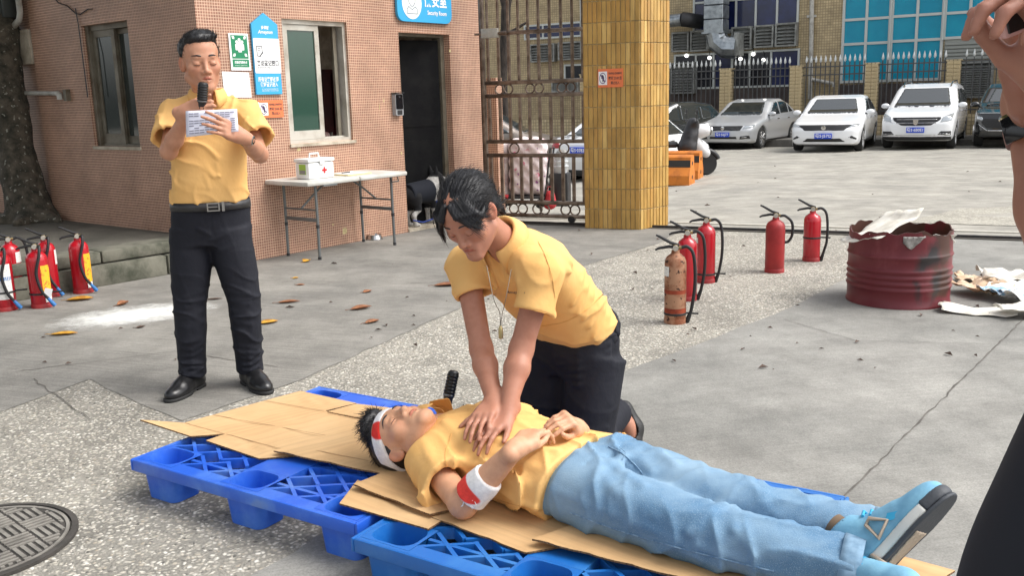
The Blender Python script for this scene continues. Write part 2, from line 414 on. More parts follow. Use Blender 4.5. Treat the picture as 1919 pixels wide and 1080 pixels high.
# ================================================================== ground
def concrete(name, c1, c2, brush=0.0, bang=0.0, agg=None, rough=0.85, pebble=70):
    m = mat(name, c1, rough, spec=0.3); N, L, b = nodes(m)
    tc = N.new('ShaderNodeTexCoord'); mp = N.new('ShaderNodeMapping'); mp.inputs['Rotation'].default_value = (0, 0, bang); L.new(tc.outputs['Object'], mp.inputs['Vector'])
    def noise(sc, det, st=None, ro=0.6):
        n = N.new('ShaderNodeTexNoise'); n.inputs['Scale'].default_value = sc; n.inputs['Detail'].default_value = det; n.inputs['Roughness'].default_value = ro
        if st:
            p = N.new('ShaderNodeMapping'); p.inputs['Scale'].default_value = st; L.new(mp.outputs[0], p.inputs['Vector']); L.new(p.outputs[0], n.inputs['Vector'])
        else: L.new(mp.outputs[0], n.inputs['Vector'])
        return n.outputs['Fac']
    def ramp(f, a, b_, lo=0.0, hi=1.0):
        r = N.new('ShaderNodeMapRange'); r.inputs[1].default_value = a; r.inputs[2].default_value = b_; r.inputs[3].default_value = lo; r.inputs[4].default_value = hi; L.new(f, r.inputs[0]); return r.outputs[0]
    def mix(f, A, B, mode='MIX'):
        x = N.new('ShaderNodeMix'); x.data_type = 'RGBA'; x.blend_type = mode
        for s_, v in (('Factor', f), ('A', A), ('B', B)):
            if hasattr(v, 'type'): L.new(v, x.inputs[s_])
            else: x.inputs[s_].default_value = v if s_ == 'Factor' else tuple(v)[:3] + (1,)
        return x.outputs['Result']
    base = mix(ramp(noise(0.9, 6), 0.38, 0.66), c1, c2)
    st = ramp(noise(2.6, 8, None, 0.7), 0.35, 0.7, 0.72, 1.16)
    cb = N.new('ShaderNodeCombineColor'); [L.new(st, cb.inputs[i]) for i in range(3)]
    base = mix(1.0, base, cb.outputs[0], 'MULTIPLY')
    fine = ramp(noise(150, 3), 0.3, 0.7, 0.8, 1.18); cb = N.new('ShaderNodeCombineColor'); [L.new(fine, cb.inputs[i]) for i in range(3)]
    base = mix(1.0, base, cb.outputs[0], 'MULTIPLY')
    h = noise(120, 4)
    if brush:
        br = noise(1.0, 3, (1.2, 75, 1)); f = ramp(br, 0.3, 0.7, 1 - brush, 1 + brush); cb = N.new('ShaderNodeCombineColor'); [L.new(f, cb.inputs[i]) for i in range(3)]
        base = mix(1.0, base, cb.outputs[0], 'MULTIPLY')
    bp = N.new('ShaderNodeBump'); bp.inputs['Distance'].default_value = 0.004; bp.inputs['Strength'].default_value = 0.5
    if agg:
        v = N.new('ShaderNodeTexVoronoi'); v.inputs['Scale'].default_value = pebble; v.inputs['Randomness'].default_value = 1
        wz = N.new('ShaderNodeTexNoise'); wz.inputs['Scale'].default_value = 25; L.new(mp.outputs[0], wz.inputs['Vector'])
        va = N.new('ShaderNodeVectorMath'); va.operation = 'MULTIPLY_ADD'; va.inputs[1].default_value = (0.03, 0.03, 0.03); L.new(wz.outputs['Color'], va.inputs[0]); L.new(mp.outputs[0], va.inputs[2]); L.new(va.outputs[0], v.inputs['Vector'])
        sp = N.new('ShaderNodeSeparateColor'); L.new(v.outputs['Color'], sp.inputs[0])
        rp = N.new('ShaderNodeValToRGB'); L.new(sp.outputs[0], rp.inputs[0]); e = rp.color_ramp.elements
        e[0].position = 0; e[0].color = agg[0]; e[1].position = 1; e[1].color = agg[-1]
        for i, c in enumerate(agg[1:-1]): e.new((i + 1) / (len(agg) - 1)).color = c
        edge = ramp(v.outputs['Distance'], 0.28, 0.62)
        peb = mix(edge, rp.outputs[0], base)
        base = mix(ramp(noise(1.3, 6), 0.3, 0.55, 0.55, 1.0), base, peb)
        h2 = N.new('ShaderNodeMath'); h2.operation = 'MULTIPLY_ADD'; L.new(v.outputs['Distance'], h2.inputs[0]); h2.inputs[1].default_value = -1.6; L.new(h, h2.inputs[2]); h = h2.outputs[0]
        bp.inputs['Strength'].default_value = 0.8
    L.new(h, bp.inputs['Height']); L.new(bp.outputs[0], b.inputs['Normal']); L.new(base, b.inputs['Base Color'])
    return m
M_YARD = concrete('yard_concrete', lin(166, 162, 152), lin(148, 145, 137), 0.04)
M_SLAB = concrete('brushed_concrete', lin(142, 139, 132), lin(120, 118, 113), 0.2, R_(20))
M_SLABR = concrete('worn_concrete', lin(149, 147, 141), lin(131, 130, 125), 0.08, R_(-12))
M_AGG = concrete('pebble_concrete', lin(152, 148, 138), lin(132, 129, 121), 0, 0, [lin(84, 82, 78), lin(152, 148, 138), lin(190, 184, 170), lin(122, 118, 110), lin(222, 217, 205), lin(165, 155, 138), lin(236, 232, 222)])
M_AGG2 = concrete('far_pebble_concrete', lin(168, 164, 152), lin(150, 146, 136), 0, 0, [lin(120, 116, 108), lin(170, 165, 152), lin(200, 194, 180)], pebble=45)

xs = [-90, -40, -20, -8, -4, -2, 0, 1, 2, 3, 4, 6, 8, 12, 20, 45, 90]; ys = [-40, -10, 2, 6, 9, 9.7, 10, 12, 14, 17, 20, 24, 28, 33, 39, 45, 60, 140]
mb = MB(); mb.grid([[(x, y, gz(x, y)) for y in ys] for x in xs])
tag(obj('ground', mb, M_YARD, smooth=None), kind='structure')
def sheet(name, poly, z, m, jag=0.0, step=0.12):
    P = []
    for i in range(len(poly)):
        a = np.array(poly[i], float); b = np.array(poly[(i + 1) % len(poly)], float); n = max(1, int(np.linalg.norm(b - a) / step)) if jag and np.linalg.norm(b - a) < 12 else 1
        for k in range(n):
            p = a + (b - a) * k / n
            if k: p = p + np.array([rnd.uniform(-jag, jag), rnd.uniform(-jag, jag)])
            P.append(p)
    bm = bmesh.new(); f = bm.faces.new([bm.verts.new((p[0], p[1], z)) for p in P]); bmesh.ops.triangulate(bm, faces=[f])
    me = bpy.data.meshes.new(name); bm.to_mesh(me); bm.free(); fixn(me)
    if me.polygons and me.polygons[0].normal.z < 0: me.flip_normals()
    return tag(link(name, me, m), kind='structure')
# smooth concrete slabs on both sides of a band of exposed pebbles; the joints follow the guard house
sheet('concrete_slab', [(-9, 1.6), (-2.55, 3.95), (-2.23, 4.72), (-1.51, 4.02), (-1.1, 4.59), (-0.33, 6.22), (0.58, 7.61), (1.4, 8.70), (1.76, 9.54), (-2, 11.2), (-9, 14)], 0.004, M_SLAB, 0.012)
sheet('concrete_slab', [(-0.8, 2.61), (0.5, 4.53), (1.01, 5.04), (1.8, 5.9), (2.67, 7.05), (3.72, 8.62), (9, 6.2), (9, -6), (-3, -6), (-2.0, 0.9)], 0.004, M_SLABR, 0.012)
sheet('pebble_band', [(-9, 1.6), (-2.55, 3.95), (-2.23, 4.72), (-1.51, 4.02), (-1.1, 4.59), (-0.33, 6.22), (0.58, 7.61), (1.4, 8.70), (1.76, 9.54), (3.72, 8.62), (2.67, 7.05), (1.8, 5.9), (1.01, 5.04), (0.5, 4.53), (-0.8, 2.61), (-2.0, 0.9), (-3, -6), (-9, -6)], 0.0015, M_AGG)
mb = MB()                                        # far pebbled patch beyond the rail, follows the slope
pp = [gs(1690, 418), gs(1925, 425), gs(1935, 386), gs(1800, 392)]
mb.add([(p[0], p[1], gz(p[0], p[1]) + 0.006) for p in pp], [(0, 1, 2, 3)]); tag(obj('pebble_band', mb, M_AGG2, smooth=None), kind='structure')
# joints and cracks: narrow grooves filled with dirt
M_CRACK = mat('joint_dirt', lin(84, 80, 75), 0.95, col2=lin(110, 106, 100), scale=9)
def crack(name, pts, w, jit, z=0.007, m=M_CRACK):
    P = [np.array(pts[0], float)]
    for a, b in zip(pts[:-1], pts[1:]):
        a = np.array(a, float); b = np.array(b, float); n = max(2, int(np.linalg.norm(b - a) / 0.06))
        for k in range(1, n + 1): P.append(a + (b - a) * k / n + (np.array([rnd.gauss(0, jit), rnd.gauss(0, jit)]) if k < n else 0))
    P = np.array(P); T = np.gradient(P, axis=0); T /= np.linalg.norm(T, axis=1)[:, None]; Nn = np.stack([-T[:, 1], T[:, 0]], 1)
    ww = np.array([w * rnd.uniform(0.35, 1.25) for _ in P])[:, None]
    V = np.concatenate([np.c_[P - Nn * ww, np.full(len(P), z)], np.c_[P + Nn * ww, np.full(len(P), z)]]); n = len(P)
    mb = MB(); mb.add(V, [(i, i + 1, n + i + 1, n + i) for i in range(n - 1)]); return tag(obj(name, mb, m, smooth=None), kind='structure')
crack('slab_joint', [(4.6, 7.35), (3.06, 5.43), (1.16, 3.06), (0.2, 1.9)], 0.0045, 0.0025)
crack('slab_crack', [g(64, 712)[:2], g(170, 790)[:2], g(175, 712)[:2]][:2], 0.003, 0.006)
crack('slab_crack', [g(20, 700)[:2], g(330, 660)[:2], g(520, 690)[:2]], 0.003, 0.004)
crack('slab_crack', [g(640, 540)[:2], g(980, 520)[:2], g(1150, 500)[:2]], 0.003, 0.01)
crack('slab_crack', [g(1470, 600)[:2], g(1600, 640)[:2], g(1919, 650)[:2]], 0.002, 0.008)
# white extinguisher powder on the slab
M_POW = mat('white_powder', (0.8, 0.8, 0.76), 0.95); N, L, b = nodes(M_POW)
tc = N.new('ShaderNodeTexCoord'); nn = N.new('ShaderNodeTexNoise'); nn.inputs['Scale'].default_value = 8; nn.inputs['Detail'].default_value = 9; nn.inputs['Roughness'].default_value = 0.75
L.new(tc.outputs['Object'], nn.inputs['Vector']); va = N.new('ShaderNodeVertexColor'); va.layer_name = 'tint'
sm = N.new('ShaderNodeMath'); sm.operation = 'MULTIPLY_ADD'; sm.inputs[1].default_value = 1.35; sm.inputs[2].default_value = -0.92; L.new(va.outputs['Color'], sm.inputs[0])
ad = N.new('ShaderNodeMath'); ad.operation = 'ADD'; L.new(sm.outputs[0], ad.inputs[0]); L.new(nn.outputs['Fac'], ad.inputs[1])
mr = N.new('ShaderNodeMapRange'); mr.inputs[1].default_value = 0.14; mr.inputs[2].default_value = 0.56; mr.inputs[4].default_value = .72; L.new(ad.outputs[0], mr.inputs[0]); L.new(mr.outputs[0], b.inputs['Alpha'])
pc = g(255, 592); px_ = nz(g(400, 575) - g(110, 610)); py_ = np.array([-px_[1], px_[0], 0]); V = []; F = []; C_ = []
for i in range(25):
    for j in range(17):
        s, t = i / 12 - 1, j / 8 - 1; V.append(pc + px_ * s * 1.0 + py_ * t * 0.6 + np.array([0, 0, 0.0075])); C_.append([max(0, 1 - math.hypot(s, t))] * 3)
        if i < 24 and j < 16: a = i * 17 + j; F.append((a, a + 17, a + 18, a + 1))
mb = MB(); mb.add(V, F); o = obj('powder_patch', mb, M_POW, smooth=None); setcol(o.data, np.array(C_)); tag(o, kind='stuff', label='white extinguisher powder spilled on the concrete beside the kerb', cat='powder')

# ================================================================== guard house (local frame: X along the door front, Y along the shaded side)
GC = np.array([-2.56, 8.055, 0]); GA = R_(51.75); gd = np.array([math.cos(GA), math.sin(GA), 0]); gl = np.array([-math.sin(GA), math.cos(GA), 0])
def GW(u, v, z): return GC + gd * u + gl * v + np.array([0, 0, z])
house = thing('guard_house', 'guard house clad in small pinkish brown mosaic tiles with sliding windows and open door', 'building', GC, GA)
def mosaic(name, tile, tile2, mortar, size=0.025):
    m = mat(name, tile, 0.42, spec=0.5); N, L, b = nodes(m)
    tc = N.new('ShaderNodeTexCoord'); sp = N.new('ShaderNodeSeparateXYZ'); L.new(tc.outputs['Object'], sp.inputs[0])
    a = N.new('ShaderNodeMath'); a.operation = 'ADD'; L.new(sp.outputs[0], a.inputs[0]); L.new(sp.outputs[1], a.inputs[1])
    cb = N.new('ShaderNodeCombineXYZ'); L.new(a.outputs[0], cb.inputs[0]); L.new(sp.outputs[2], cb.inputs[1])
    wz = N.new('ShaderNodeTexNoise'); wz.inputs['Scale'].default_value = 3.0; L.new(cb.outputs[0], wz.inputs['Vector'])
    vm = N.new('ShaderNodeVectorMath'); vm.operation = 'MULTIPLY_ADD'; vm.inputs[1].default_value = (0.008, 0.012, 0); L.new(wz.outputs['Color'], vm.inputs[0]); L.new(cb.outputs[0], vm.inputs[2])
    br = N.new('ShaderNodeTexBrick'); br.offset = 0; br.squash = 1; L.new(vm.outputs[0], br.inputs['Vector'])
    for k, v in (('Scale', 1.0), ('Mortar Size', size * 0.115), ('Mortar Smooth', 0.25), ('Bias', 0.0), ('Brick Width', size), ('Row Height', size)): br.inputs[k].default_value = v
    br.inputs['Color1'].default_value = tile; br.inputs['Color2'].default_value = tile2; br.inputs['Mortar'].default_value = mortar
    n = N.new('ShaderNodeTexNoise'); n.inputs['Scale'].default_value = 2.2; n.inputs['Detail'].default_value = 8; n.inputs['Roughness'].default_value = 0.65; L.new(cb.outputs[0], n.inputs['Vector'])
    mr = N.new('ShaderNodeMapRange'); mr.inputs[1].default_value = 0.3; mr.inputs[2].default_value = 0.7; mr.inputs[3].default_value = 0.72; mr.inputs[4].default_value = 1.14; L.new(n.outputs['Fac'], mr.inputs[0])
    cc = N.new('ShaderNodeCombineColor'); [L.new(mr.outputs[0], cc.inputs[i]) for i in range(3)]
    mx = N.new('ShaderNodeMix'); mx.data_type = 'RGBA'; mx.blend_type = 'MULTIPLY'; mx.inputs['Factor'].default_value = 1; L.new(br.outputs['Color'], mx.inputs['A']); L.new(cc.outputs[0], mx.inputs['B'])
    L.new(mx.outputs['Result'], b.inputs['Base Color'])
    rr = N.new('ShaderNodeMapRange'); rr.inputs[3].default_value = 0.35; rr.inputs[4].default_value = 0.9; L.new(br.outputs['Fac'], rr.inputs[0]); L.new(rr.outputs[0], b.inputs['Roughness'])
    bp = N.new('ShaderNodeBump'); bp.invert = True; bp.inputs['Distance'].default_value = 0.002; bp.inputs['Strength'].default_value = 0.9; L.new(br.outputs['Fac'], bp.inputs['Height']); L.new(bp.outputs[0], b.inputs['Normal'])
    return m
M_MOS = mosaic('mosaic_tiles', lin(146, 103, 82), lin(164, 118, 94), lin(224, 190, 166))
M_CREAM = mat('old_render', lin(196, 186, 168), 0.9, col2=lin(150, 138, 120), scale=5, bump=0.3)
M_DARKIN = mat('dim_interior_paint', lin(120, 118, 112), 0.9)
M_ALU = mat('aluminium_frame', lin(196, 192, 182), 0.45, 0.2, col2=lin(158, 150, 136), scale=4, bump=0.05)
M_ALUO = mat('old_aluminium_frame', lin(122, 116, 102), 0.5, 0.2, col2=lin(92, 82, 66), scale=5)
M_GREEN = mat('green_tinted_glass', (0.008, 0.05, 0.032), 0.04, spec=0.8, coat=0.3)
M_GREY = mat('grey_window_glass', (0.035, 0.045, 0.042), 0.06, spec=0.8)
HT = 3.1; T_ = 0.20
def gobj(name, mb, m, parent=None, **k): return obj(name, mb, m, parent or house, world=False, **k)
WX0, WX1, WZ0, WZ1 = 0.885, 1.668, 1.02, 2.145; DX0, DX1, DZ1 = 2.37, 3.15, 2.075; XE = 3.66
mb = MB()
for a, b_ in (((0, 0, 0), (WX0, T_, HT)), ((WX0, 0, 0), (WX1, T_, WZ0)), ((WX0, 0, WZ1), (WX1, T_, HT)), ((WX1, 0, 0), (DX0, T_, HT)), ((DX0, 0, DZ1), (DX1, T_, HT)), ((DX1, 0, 0), (XE, T_, HT))): mb.span(a, b_)
gobj('wall', mb, M_MOS, smooth=None)
LY0, LY1, LZ0, LZ1 = 1.05, 1.855, 1.035, 2.165; YE = 2.86
mb = MB()
for a, b_ in (((0.0, T_, 0), (T_, LY0, HT)), ((0, LY0, 0), (T_, LY1, LZ0)), ((0, LY0, LZ1), (T_, LY1, HT)), ((0, LY1, 0), (T_, YE, HT))): mb.span(a, b_)
gobj('wall', mb, M_MOS, smooth=None)
mb = MB(); mb.span((0.05, YE, 0), (0.3, 4.6, HT)); gobj('wall', mb, M_MOS, smooth=None)
mb = MB(); mb.span((-0.02, YE + 0.02, 1.86), (0.05, YE + 0.9, 2.2)); gobj('plaster_patch', mb, M_CREAM, smooth=None)
mb = MB(); mb.span((T_, 4.2, 0), (XE, 4.4, .8)); mb.span((T_, 4.2, 2.5), (XE, 4.4, HT)); mb.span((XE - T_, T_, 0), (XE, 3.0, HT)); mb.span((XE - T_, 3.0, 0), (XE, 4.2, .8)); mb.span((XE - T_, 3.0, 2.5), (XE, 4.2, HT)); gobj('back_wall', mb, M_CREAM, smooth=None)
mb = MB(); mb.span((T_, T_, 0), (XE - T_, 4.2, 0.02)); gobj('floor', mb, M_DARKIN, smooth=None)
mb = MB(); mb.span((-0.35, -0.3, HT), (XE + 0.35, 4.9, HT + 0.16)); gobj('roof', mb, M_CREAM, smooth=None)
# window in the door front
w = gobj('window', MB().span((WX0, 0.03, WZ0), (WX0 + 0.035, 0.13, WZ1)).span((WX1 - 0.035, 0.03, WZ0), (WX1, 0.13, WZ1)).span((WX0 + 0.035, 0.03, WZ1 - 0.04), (WX1 - 0.035, 0.13, WZ1)).span((WX0 + 0.035, 0.03, WZ0), (WX1 - 0.035, 0.13, WZ0 + 0.03)).span((WX0 + 0.035, 0.075, WZ0 + 0.03), (WX1 - 0.035, 0.083, WZ0 + 0.045)), M_ALU, smooth=None)
def sash(x0, x1, y, z0, z1, fw, m, gm, parent, ax=0):
    mb = MB()
    P = (lambda a, b_, c: (a, b_, c)) if ax == 0 else (lambda a, b_, c: (b_, a, c))
    for (a0, a1, c0, c1) in ((x0, x0 + fw, z0, z1), (x1 - fw, x1, z0, z1), (x0 + fw, x1 - fw, z1 - fw, z1), (x0 + fw, x1 - fw, z0, z0 + fw * 1.6)): mb.span(P(a0, y, c0), P(a1, y + 0.03, c1))
    gobj('sash', mb, m, parent, smooth=None)
    gobj('pane', MB().span(P(x0 + fw, y + 0.012, z0 + fw * 1.6), P(x1 - fw, y + 0.018, z1 - fw)), gm, parent, smooth=None)
sash(WX0 + 0.036, 1.345, 0.045, WZ0 + 0.032, WZ1 - 0.042, 0.052, M_ALU, M_GREEN, w)
mb = MB(); mb.span((1.56, 0.09, WZ0 + 0.032), (1.60, 0.12, WZ1 - 0.042)); gobj('sash', mb, M_ALUO, w, smooth=None)
gobj('window_sill', MB().span((WX0 - 0.01, -0.02, WZ0 - 0.03), (WX1 + 0.02, 0.03, WZ0 - 0.001)), M_CREAM, w, smooth=None)
# window in the shaded side
w = gobj('window', MB().span((0.05, LY0, LZ0), (0.14, LY0 + 0.03, LZ1)).span((0.03, LY1 - 0.06, LZ0), (0.14, LY1, LZ1)).span((0.05, LY0 + 0.03, LZ1 - 0.05), (0.14, LY1 - 0.06, LZ1)).span((0.05, LY0 + 0.03, LZ0), (0.14, LY1 - 0.06, LZ0 + 0.02)), M_ALUO, smooth=None)
sash(1.40, LY1 - 0.062, 0.062, LZ0 + 0.022, LZ1 - 0.052, 0.06, M_ALUO, M_GREY, w, 1)
sash(LY0 + 0.032, 1.44, 0.098, LZ0 + 0.022, LZ1 - 0.052, 0.045, M_ALUO, M_GREY, w, 1)
gobj('window_sill', MB().span((-0.015, LY0 - 0.02, LZ0 - 0.03), (0.05, LY1 + 0.02, LZ0 - 0.001)), M_CREAM, w, smooth=None)
# door: jambs, black steel leaf swung inward
M_BLACK = mat('black_painted_steel', (0.018, 0.018, 0.02), 0.5, col2=(0.03, 0.03, 0.032), scale=5, bump=0.1, bscale=20)
mb = MB(); mb.span((DX0, 0.06, 0), (DX0 + 0.03, T_, DZ1)); mb.span((DX1 - 0.06, 0.08, 0), (DX1, T_, DZ1)); mb.span((DX0 + 0.03, 0.06, DZ1 - 0.03), (DX1 - 0.06, T_, DZ1)); gobj('door_frame', mb, M_ALUO, smooth=None)
a = R_(20); ld = np.array([-math.cos(a), math.sin(a), 0]); ln = np.array([math.sin(a), math.cos(a), 0]); hp = np.array([DX1 - 0.07, 0.12, 0])
Rl = np.stack([ld, ln, [0, 0, 1]], 1)
mb = MB(); mb.box(hp + ld * 0.33 + np.array([0, 0, 0.03 + 0.995]), (0.66, 0.035, 1.99), Rl)
for zc, hh in ((1.5, 0.8), (0.55, 0.8)): mb.box(hp + ld * 0.33 - ln * 0.020 + np.array([0, 0, zc]), (0.52, 0.008, hh), Rl)
d = gobj('door', mb, mat('matt_black_door', (0.007, 0.007, 0.008), 0.85, spec=.15, col2=(0.012, 0.012, 0.012), scale=6), smooth=None)  # matt near-black colour for the door leaf
gobj('handle', MB().tube([hp + ld * 0.6 - ln * 0.02 + np.array([0, 0, 1.0]), hp + ld * 0.6 - ln * 0.06 + np.array([0, 0, 1.0]), hp + ld * 0.5 - ln * 0.06 + np.array([0, 0, 1.0])], 0.009), M_ALU, d)
gobj('door_step', MB().span((DX0, -0.02, 0.0), (DX1, 0.5, 0.035)), M_CREAM, smooth=None)
# things seen through the window
t = thing('cabinet', 'dark red cabinet standing inside the guard room behind the open window', 'cabinet', GW(2.25, .95, 0.02), GA)
MRED = mat('dark_red_paint', lin(88, 22, 24), 0.5, col2=lin(60, 14, 16), scale=3)
obj('carcass', MB().span((-0.5, 0, 0), (0.5, 0.42, 1.72)), MRED, t, None, False)
for i in (-1, 1):
    d = obj('cabinet_door', MB().span((i * 0.25 - 0.235, -0.02, 0.06), (i * 0.25 + 0.235, -0.001, 1.68)), MRED, t, None, False); obj('handle', MB().span((i * 0.06 - 0.01, -0.045, 0.9), (i * 0.06 + 0.01, -0.021, 1.05)), M_ALU, d, None, False)
t = thing('parcel_heap', 'white and pink bundled cloth lying on the window ledge inside', 'cloth bundle', GW(1.47, 0.26, 0))
s_ = SDF()
for i in range(7):
    p = GW(1.40 + 0.03 * i, 0.30 + 0.05 * rnd.random(), 1.03 + 0.03 * rnd.random()); s_.ell(p, (0.05, 0.04, 0.045), k=0.02)
sobj('cloth', s_, 0.01, mat('pale_cloth', lin(200, 180, 172), 0.9, col2=lin(150, 90, 84), scale=14), t)
obj('ledge', MB().box(GW(1.47, 0.30, 0.99), (0.4, 0.2, 0.03), rotz(GA)), M_CREAM, t, None)
# downpipe, side pipe, lamp-less awning at the far left top of the shaded side
M_PVC = mat('grey_pvc', lin(190, 188, 180), 0.5, col2=lin(150, 146, 136), scale=6)
t = thing('water_pipe', 'grey water pipe with elbow sticking out along the shaded tiled wall', 'pipe', GW(0, 2.3, 1.54))
obj('pipe', MB().tube([GW(-0.05, 3.6, 1.585), GW(-0.05, 2.36, 1.55)], 0.022, 10).tube([GW(-0.05, 2.37, 1.55), GW(-0.05, 2.33, 1.535), GW(-0.05, 2.33, 1.49)], 0.028, 10), M_PVC, t)
obj('pipe_clip', MB().box(GW(-0.02, 2.24, 1.53), (0.05, 0.06, 0.11), rotz(GA)), M_ALUO, t)
t = thing('drain_pipe', 'pale drain pipe bending behind the tree at the roof corner', 'pipe', GW(-0.06, 2.98, 2.2))
obj('pipe', MB().tube([GW(-0.08, 2.86, 3.05), GW(-0.08, 2.86, 2.36), GW(-0.08, 2.9, 2.29), GW(-0.08, 3.02, 2.24)], 0.03, 10), M_PVC, t)
t = thing('meter_box', 'dark grey metal box under the roof at the far left', 'box', GW(-0.12, 3.3, 2.3))
obj('box_body', MB().bbox(GW(-0.1, 3.45, 2.62), (0.16, 0.9, 0.6), 0.01, rotz(GA)), mat('dark_grey_metal', lin(66, 70, 68), 0.5, 0.3), t); obj('box_lid', MB().box(GW(-0.185, 3.45, 2.62), (0.012, 0.84, 0.54), rotz(GA)), mat('dark_grey_metal', (0, 0, 0)), t)
t = thing('electric_cable', 'thin black cable sagging across the tiled wall above the side window', 'cable', GW(-0.01, 2, 2.4))
obj('cable', MB().tube([GW(-0.012, 2.5 - 0.9 * k / 12, 2.62 - 0.34 * math.sin(k / 12 * 1.9) + 0.02 * math.sin(k * 1.3)) for k in range(13)] , 0.005, 6).tube([GW(-0.012, 1.9, 2.33), GW(-0.014, 1.88, 2.2), GW(-0.03, 1.84, 1.9), GW(-0.03, 1.83, 1.5)], 0.005, 6), M_BLACK, t)

# raised platform with two courses of kerb at its front edge
M_KERB = mat('mossy_kerb', lin(112, 110, 98), 0.92, col2=lin(66, 68, 56), scale=5, bump=0.6, bscale=40, dist=0.006)
M_PLAT = concrete('platform_concrete', lin(120, 116, 106), lin(96, 94, 86), 0.05)
k0 = g(-60, 578); k1 = g(110, 552); k2 = g(330, 513); k3 = g(400, 497)
kd = nz(k2 - k1); kn = np.array([-kd[1], kd[0], 0]); kn = kn if kn[1] > 0 else -kn
K = lambda s, t_, z: k1 + kd * s + kn * t_ + np.array([0, 0, z])
ke = float((k3 - k1) @ kd); ke = min(ke, 1.42)
poly = [K(-2.6, 0.10, 0)[:2], K(ke - 0.05, 0.10, 0)[:2], GW(-0.01, 0.06, 0)[:2], GW(-0.01, 4.5, 0)[:2], (-9, 12.5), (-9, 7.6)]
mb = MB(); mb.prism(poly, 0.262, (0, 0, 0)); plat = tag(obj('platform', mb, M_PLAT, smooth=None), kind='structure')
s_ = -2.6
while s_ < ke - 0.05:
    ln_ = min(rnd.uniform(0.55, 0.8), ke - s_); mb = MB(); mb.bbox(K(s_ + ln_ / 2, 0.07, 0.085), (ln_ - 0.012, 0.16, 0.17), 0.015, rotz(math.atan2(kd[1], kd[0]))); obj('kerb_stone', mb, M_KERB, plat); s_ += ln_
s_ = -2.6
while s_ < ke - 0.05:
    ln_ = min(rnd.uniform(0.7, 1.1), ke - s_); mb = MB(); mb.bbox(K(s_ + ln_ / 2, 0.20 + rnd.uniform(-.01, .01), 0.227), (ln_ - 0.01, 0.30, 0.094), 0.012, rotz(math.atan2(kd[1], kd[0]))); obj('slab_stone', mb, M_KERB, plat); s_ += ln_

# ================================================================== trees
M_BARK = mat('mottled_bark', lin(96, 88, 76), 0.95, col2=lin(44, 44, 36), scale=10, mix=(0.36, 0.66), bump=1.0, bscale=18, dist=0.02, speck=(26, 0.63, lin(150, 148, 136)))
M_BARK2 = mat('dark_bark', lin(66, 58, 52), 0.95, col2=lin(36, 32, 30), scale=9, bump=1.0, bscale=20, dist=0.02, stretch=(1, 1, 0.3))
M_LEAF = mat('tree_leaf', (0.05, 0.085, 0.03), 0.5, col2=(0.03, 0.055, 0.02), scale=3)
def crown(name, c, r, n, parent, size=0.16, seed=1):
    q = np.random.RandomState(seed); V = []; F = []
    cl = q.normal(size=(28, 3)); cl = cl / np.linalg.norm(cl, axis=1)[:, None] * q.uniform(0.35, 1, (28, 1)) * np.array(r)
    for i in range(n):
        p = np.array(c) + cl[q.randint(28)] + q.normal(size=3) * np.array(r) * 0.17
        a = q.normal(size=3); a /= np.linalg.norm(a); b_ = np.cross(a, q.normal(size=3)); b_ /= np.linalg.norm(b_); s = size * q.uniform(0.6, 1.2); k = len(V)
        V += [p - a * s, p + b_ * s * 0.4, p + a * s, p - b_ * s * 0.4]; F.append((k, k + 1, k + 2, k + 3))
    me = bpy.data.meshes.new(name); me.from_pydata([tuple(v) for v in V], [], F); o = link(name, me, M_LEAF, parent); o['kind'] = 'stuff'; return o
tb = np.array([-5.12, 9.75, 0.26]); tree = thing('tree', 'thick old tree trunk with mottled bark and flaring roots on the platform', 'tree', tb)
s_ = SDF()
tp = [at(70, 440, 9.75), at(38, 330, 9.8), at(20, 200, 9.85), at(2, 60, 9.9), at(-18, -60, 9.95), at(-60, -260, 10.1)]
for (a, b_), (ra, rb) in zip(zip(tp[:-1], tp[1:]), ((0.25, 0.185), (0.185, 0.165), (0.165, 0.155), (0.155, 0.15), (0.15, 0.14))): s_.cap(a, b_, ra, rb, 0.05)
for k in range(7):
    an = k * 0.9 + 0.3; e = tp[0] + np.array([0.42 * math.cos(an), 0.42 * math.sin(an), 0]); e[2] = 0.27; s_.cap(tp[0] + np.array([0.1 * math.cos(an), 0.1 * math.sin(an), 0.16]), e, 0.13, 0.05, 0.09)
top = tp[-1]
for k in range(6):
    an = k * 1.05; e = top + np.array([1.5 * math.cos(an), 1.3 * math.sin(an), 1.0 + 0.3 * (k % 3)]); s_.cap(top, e, 0.11, 0.035, 0.05)
s_.disp(lambda P: 0.022 * wob(P, 11, 3) + 0.012 * wob(P, 34, 4))
sobj('trunk', s_, 0.03, M_BARK, tree)
crown('crown', top + np.array([0.4, -1.4, 1.2]), (3.0, 3.2, 1.3), 9000, tree, 0.19, 5)
t2 = thing('tree', 'dark slender tree trunk standing behind the steel gate', 'tree', gs(950, 330))
b0 = gs(950, 330); s_ = SDF(); Yt = b0[1]
s_.cap(b0, at(942, 150, Yt), 0.17, 0.15, 0.04); s_.cap(at(942, 150, Yt), at(948, 20, Yt), 0.15, 0.17, 0.04); s_.cap(at(948, 20, Yt), at(915, -140, Yt), 0.13, 0.1, 0.04); s_.cap(at(948, 20, Yt), at(995, -160, Yt), 0.13, 0.1, 0.04); s_.cap(at(955, 60, Yt), at(990, 40, Yt), 0.05, 0.04, 0.03)
s_.disp(lambda P: 0.015 * wob(P, 16, 8)); sobj('trunk', s_, 0.03, M_BARK2, t2)
crown('crown', at(950, -260, Yt), (2.2, 2.0, 1.3), 2200, t2, 0.17, 9)

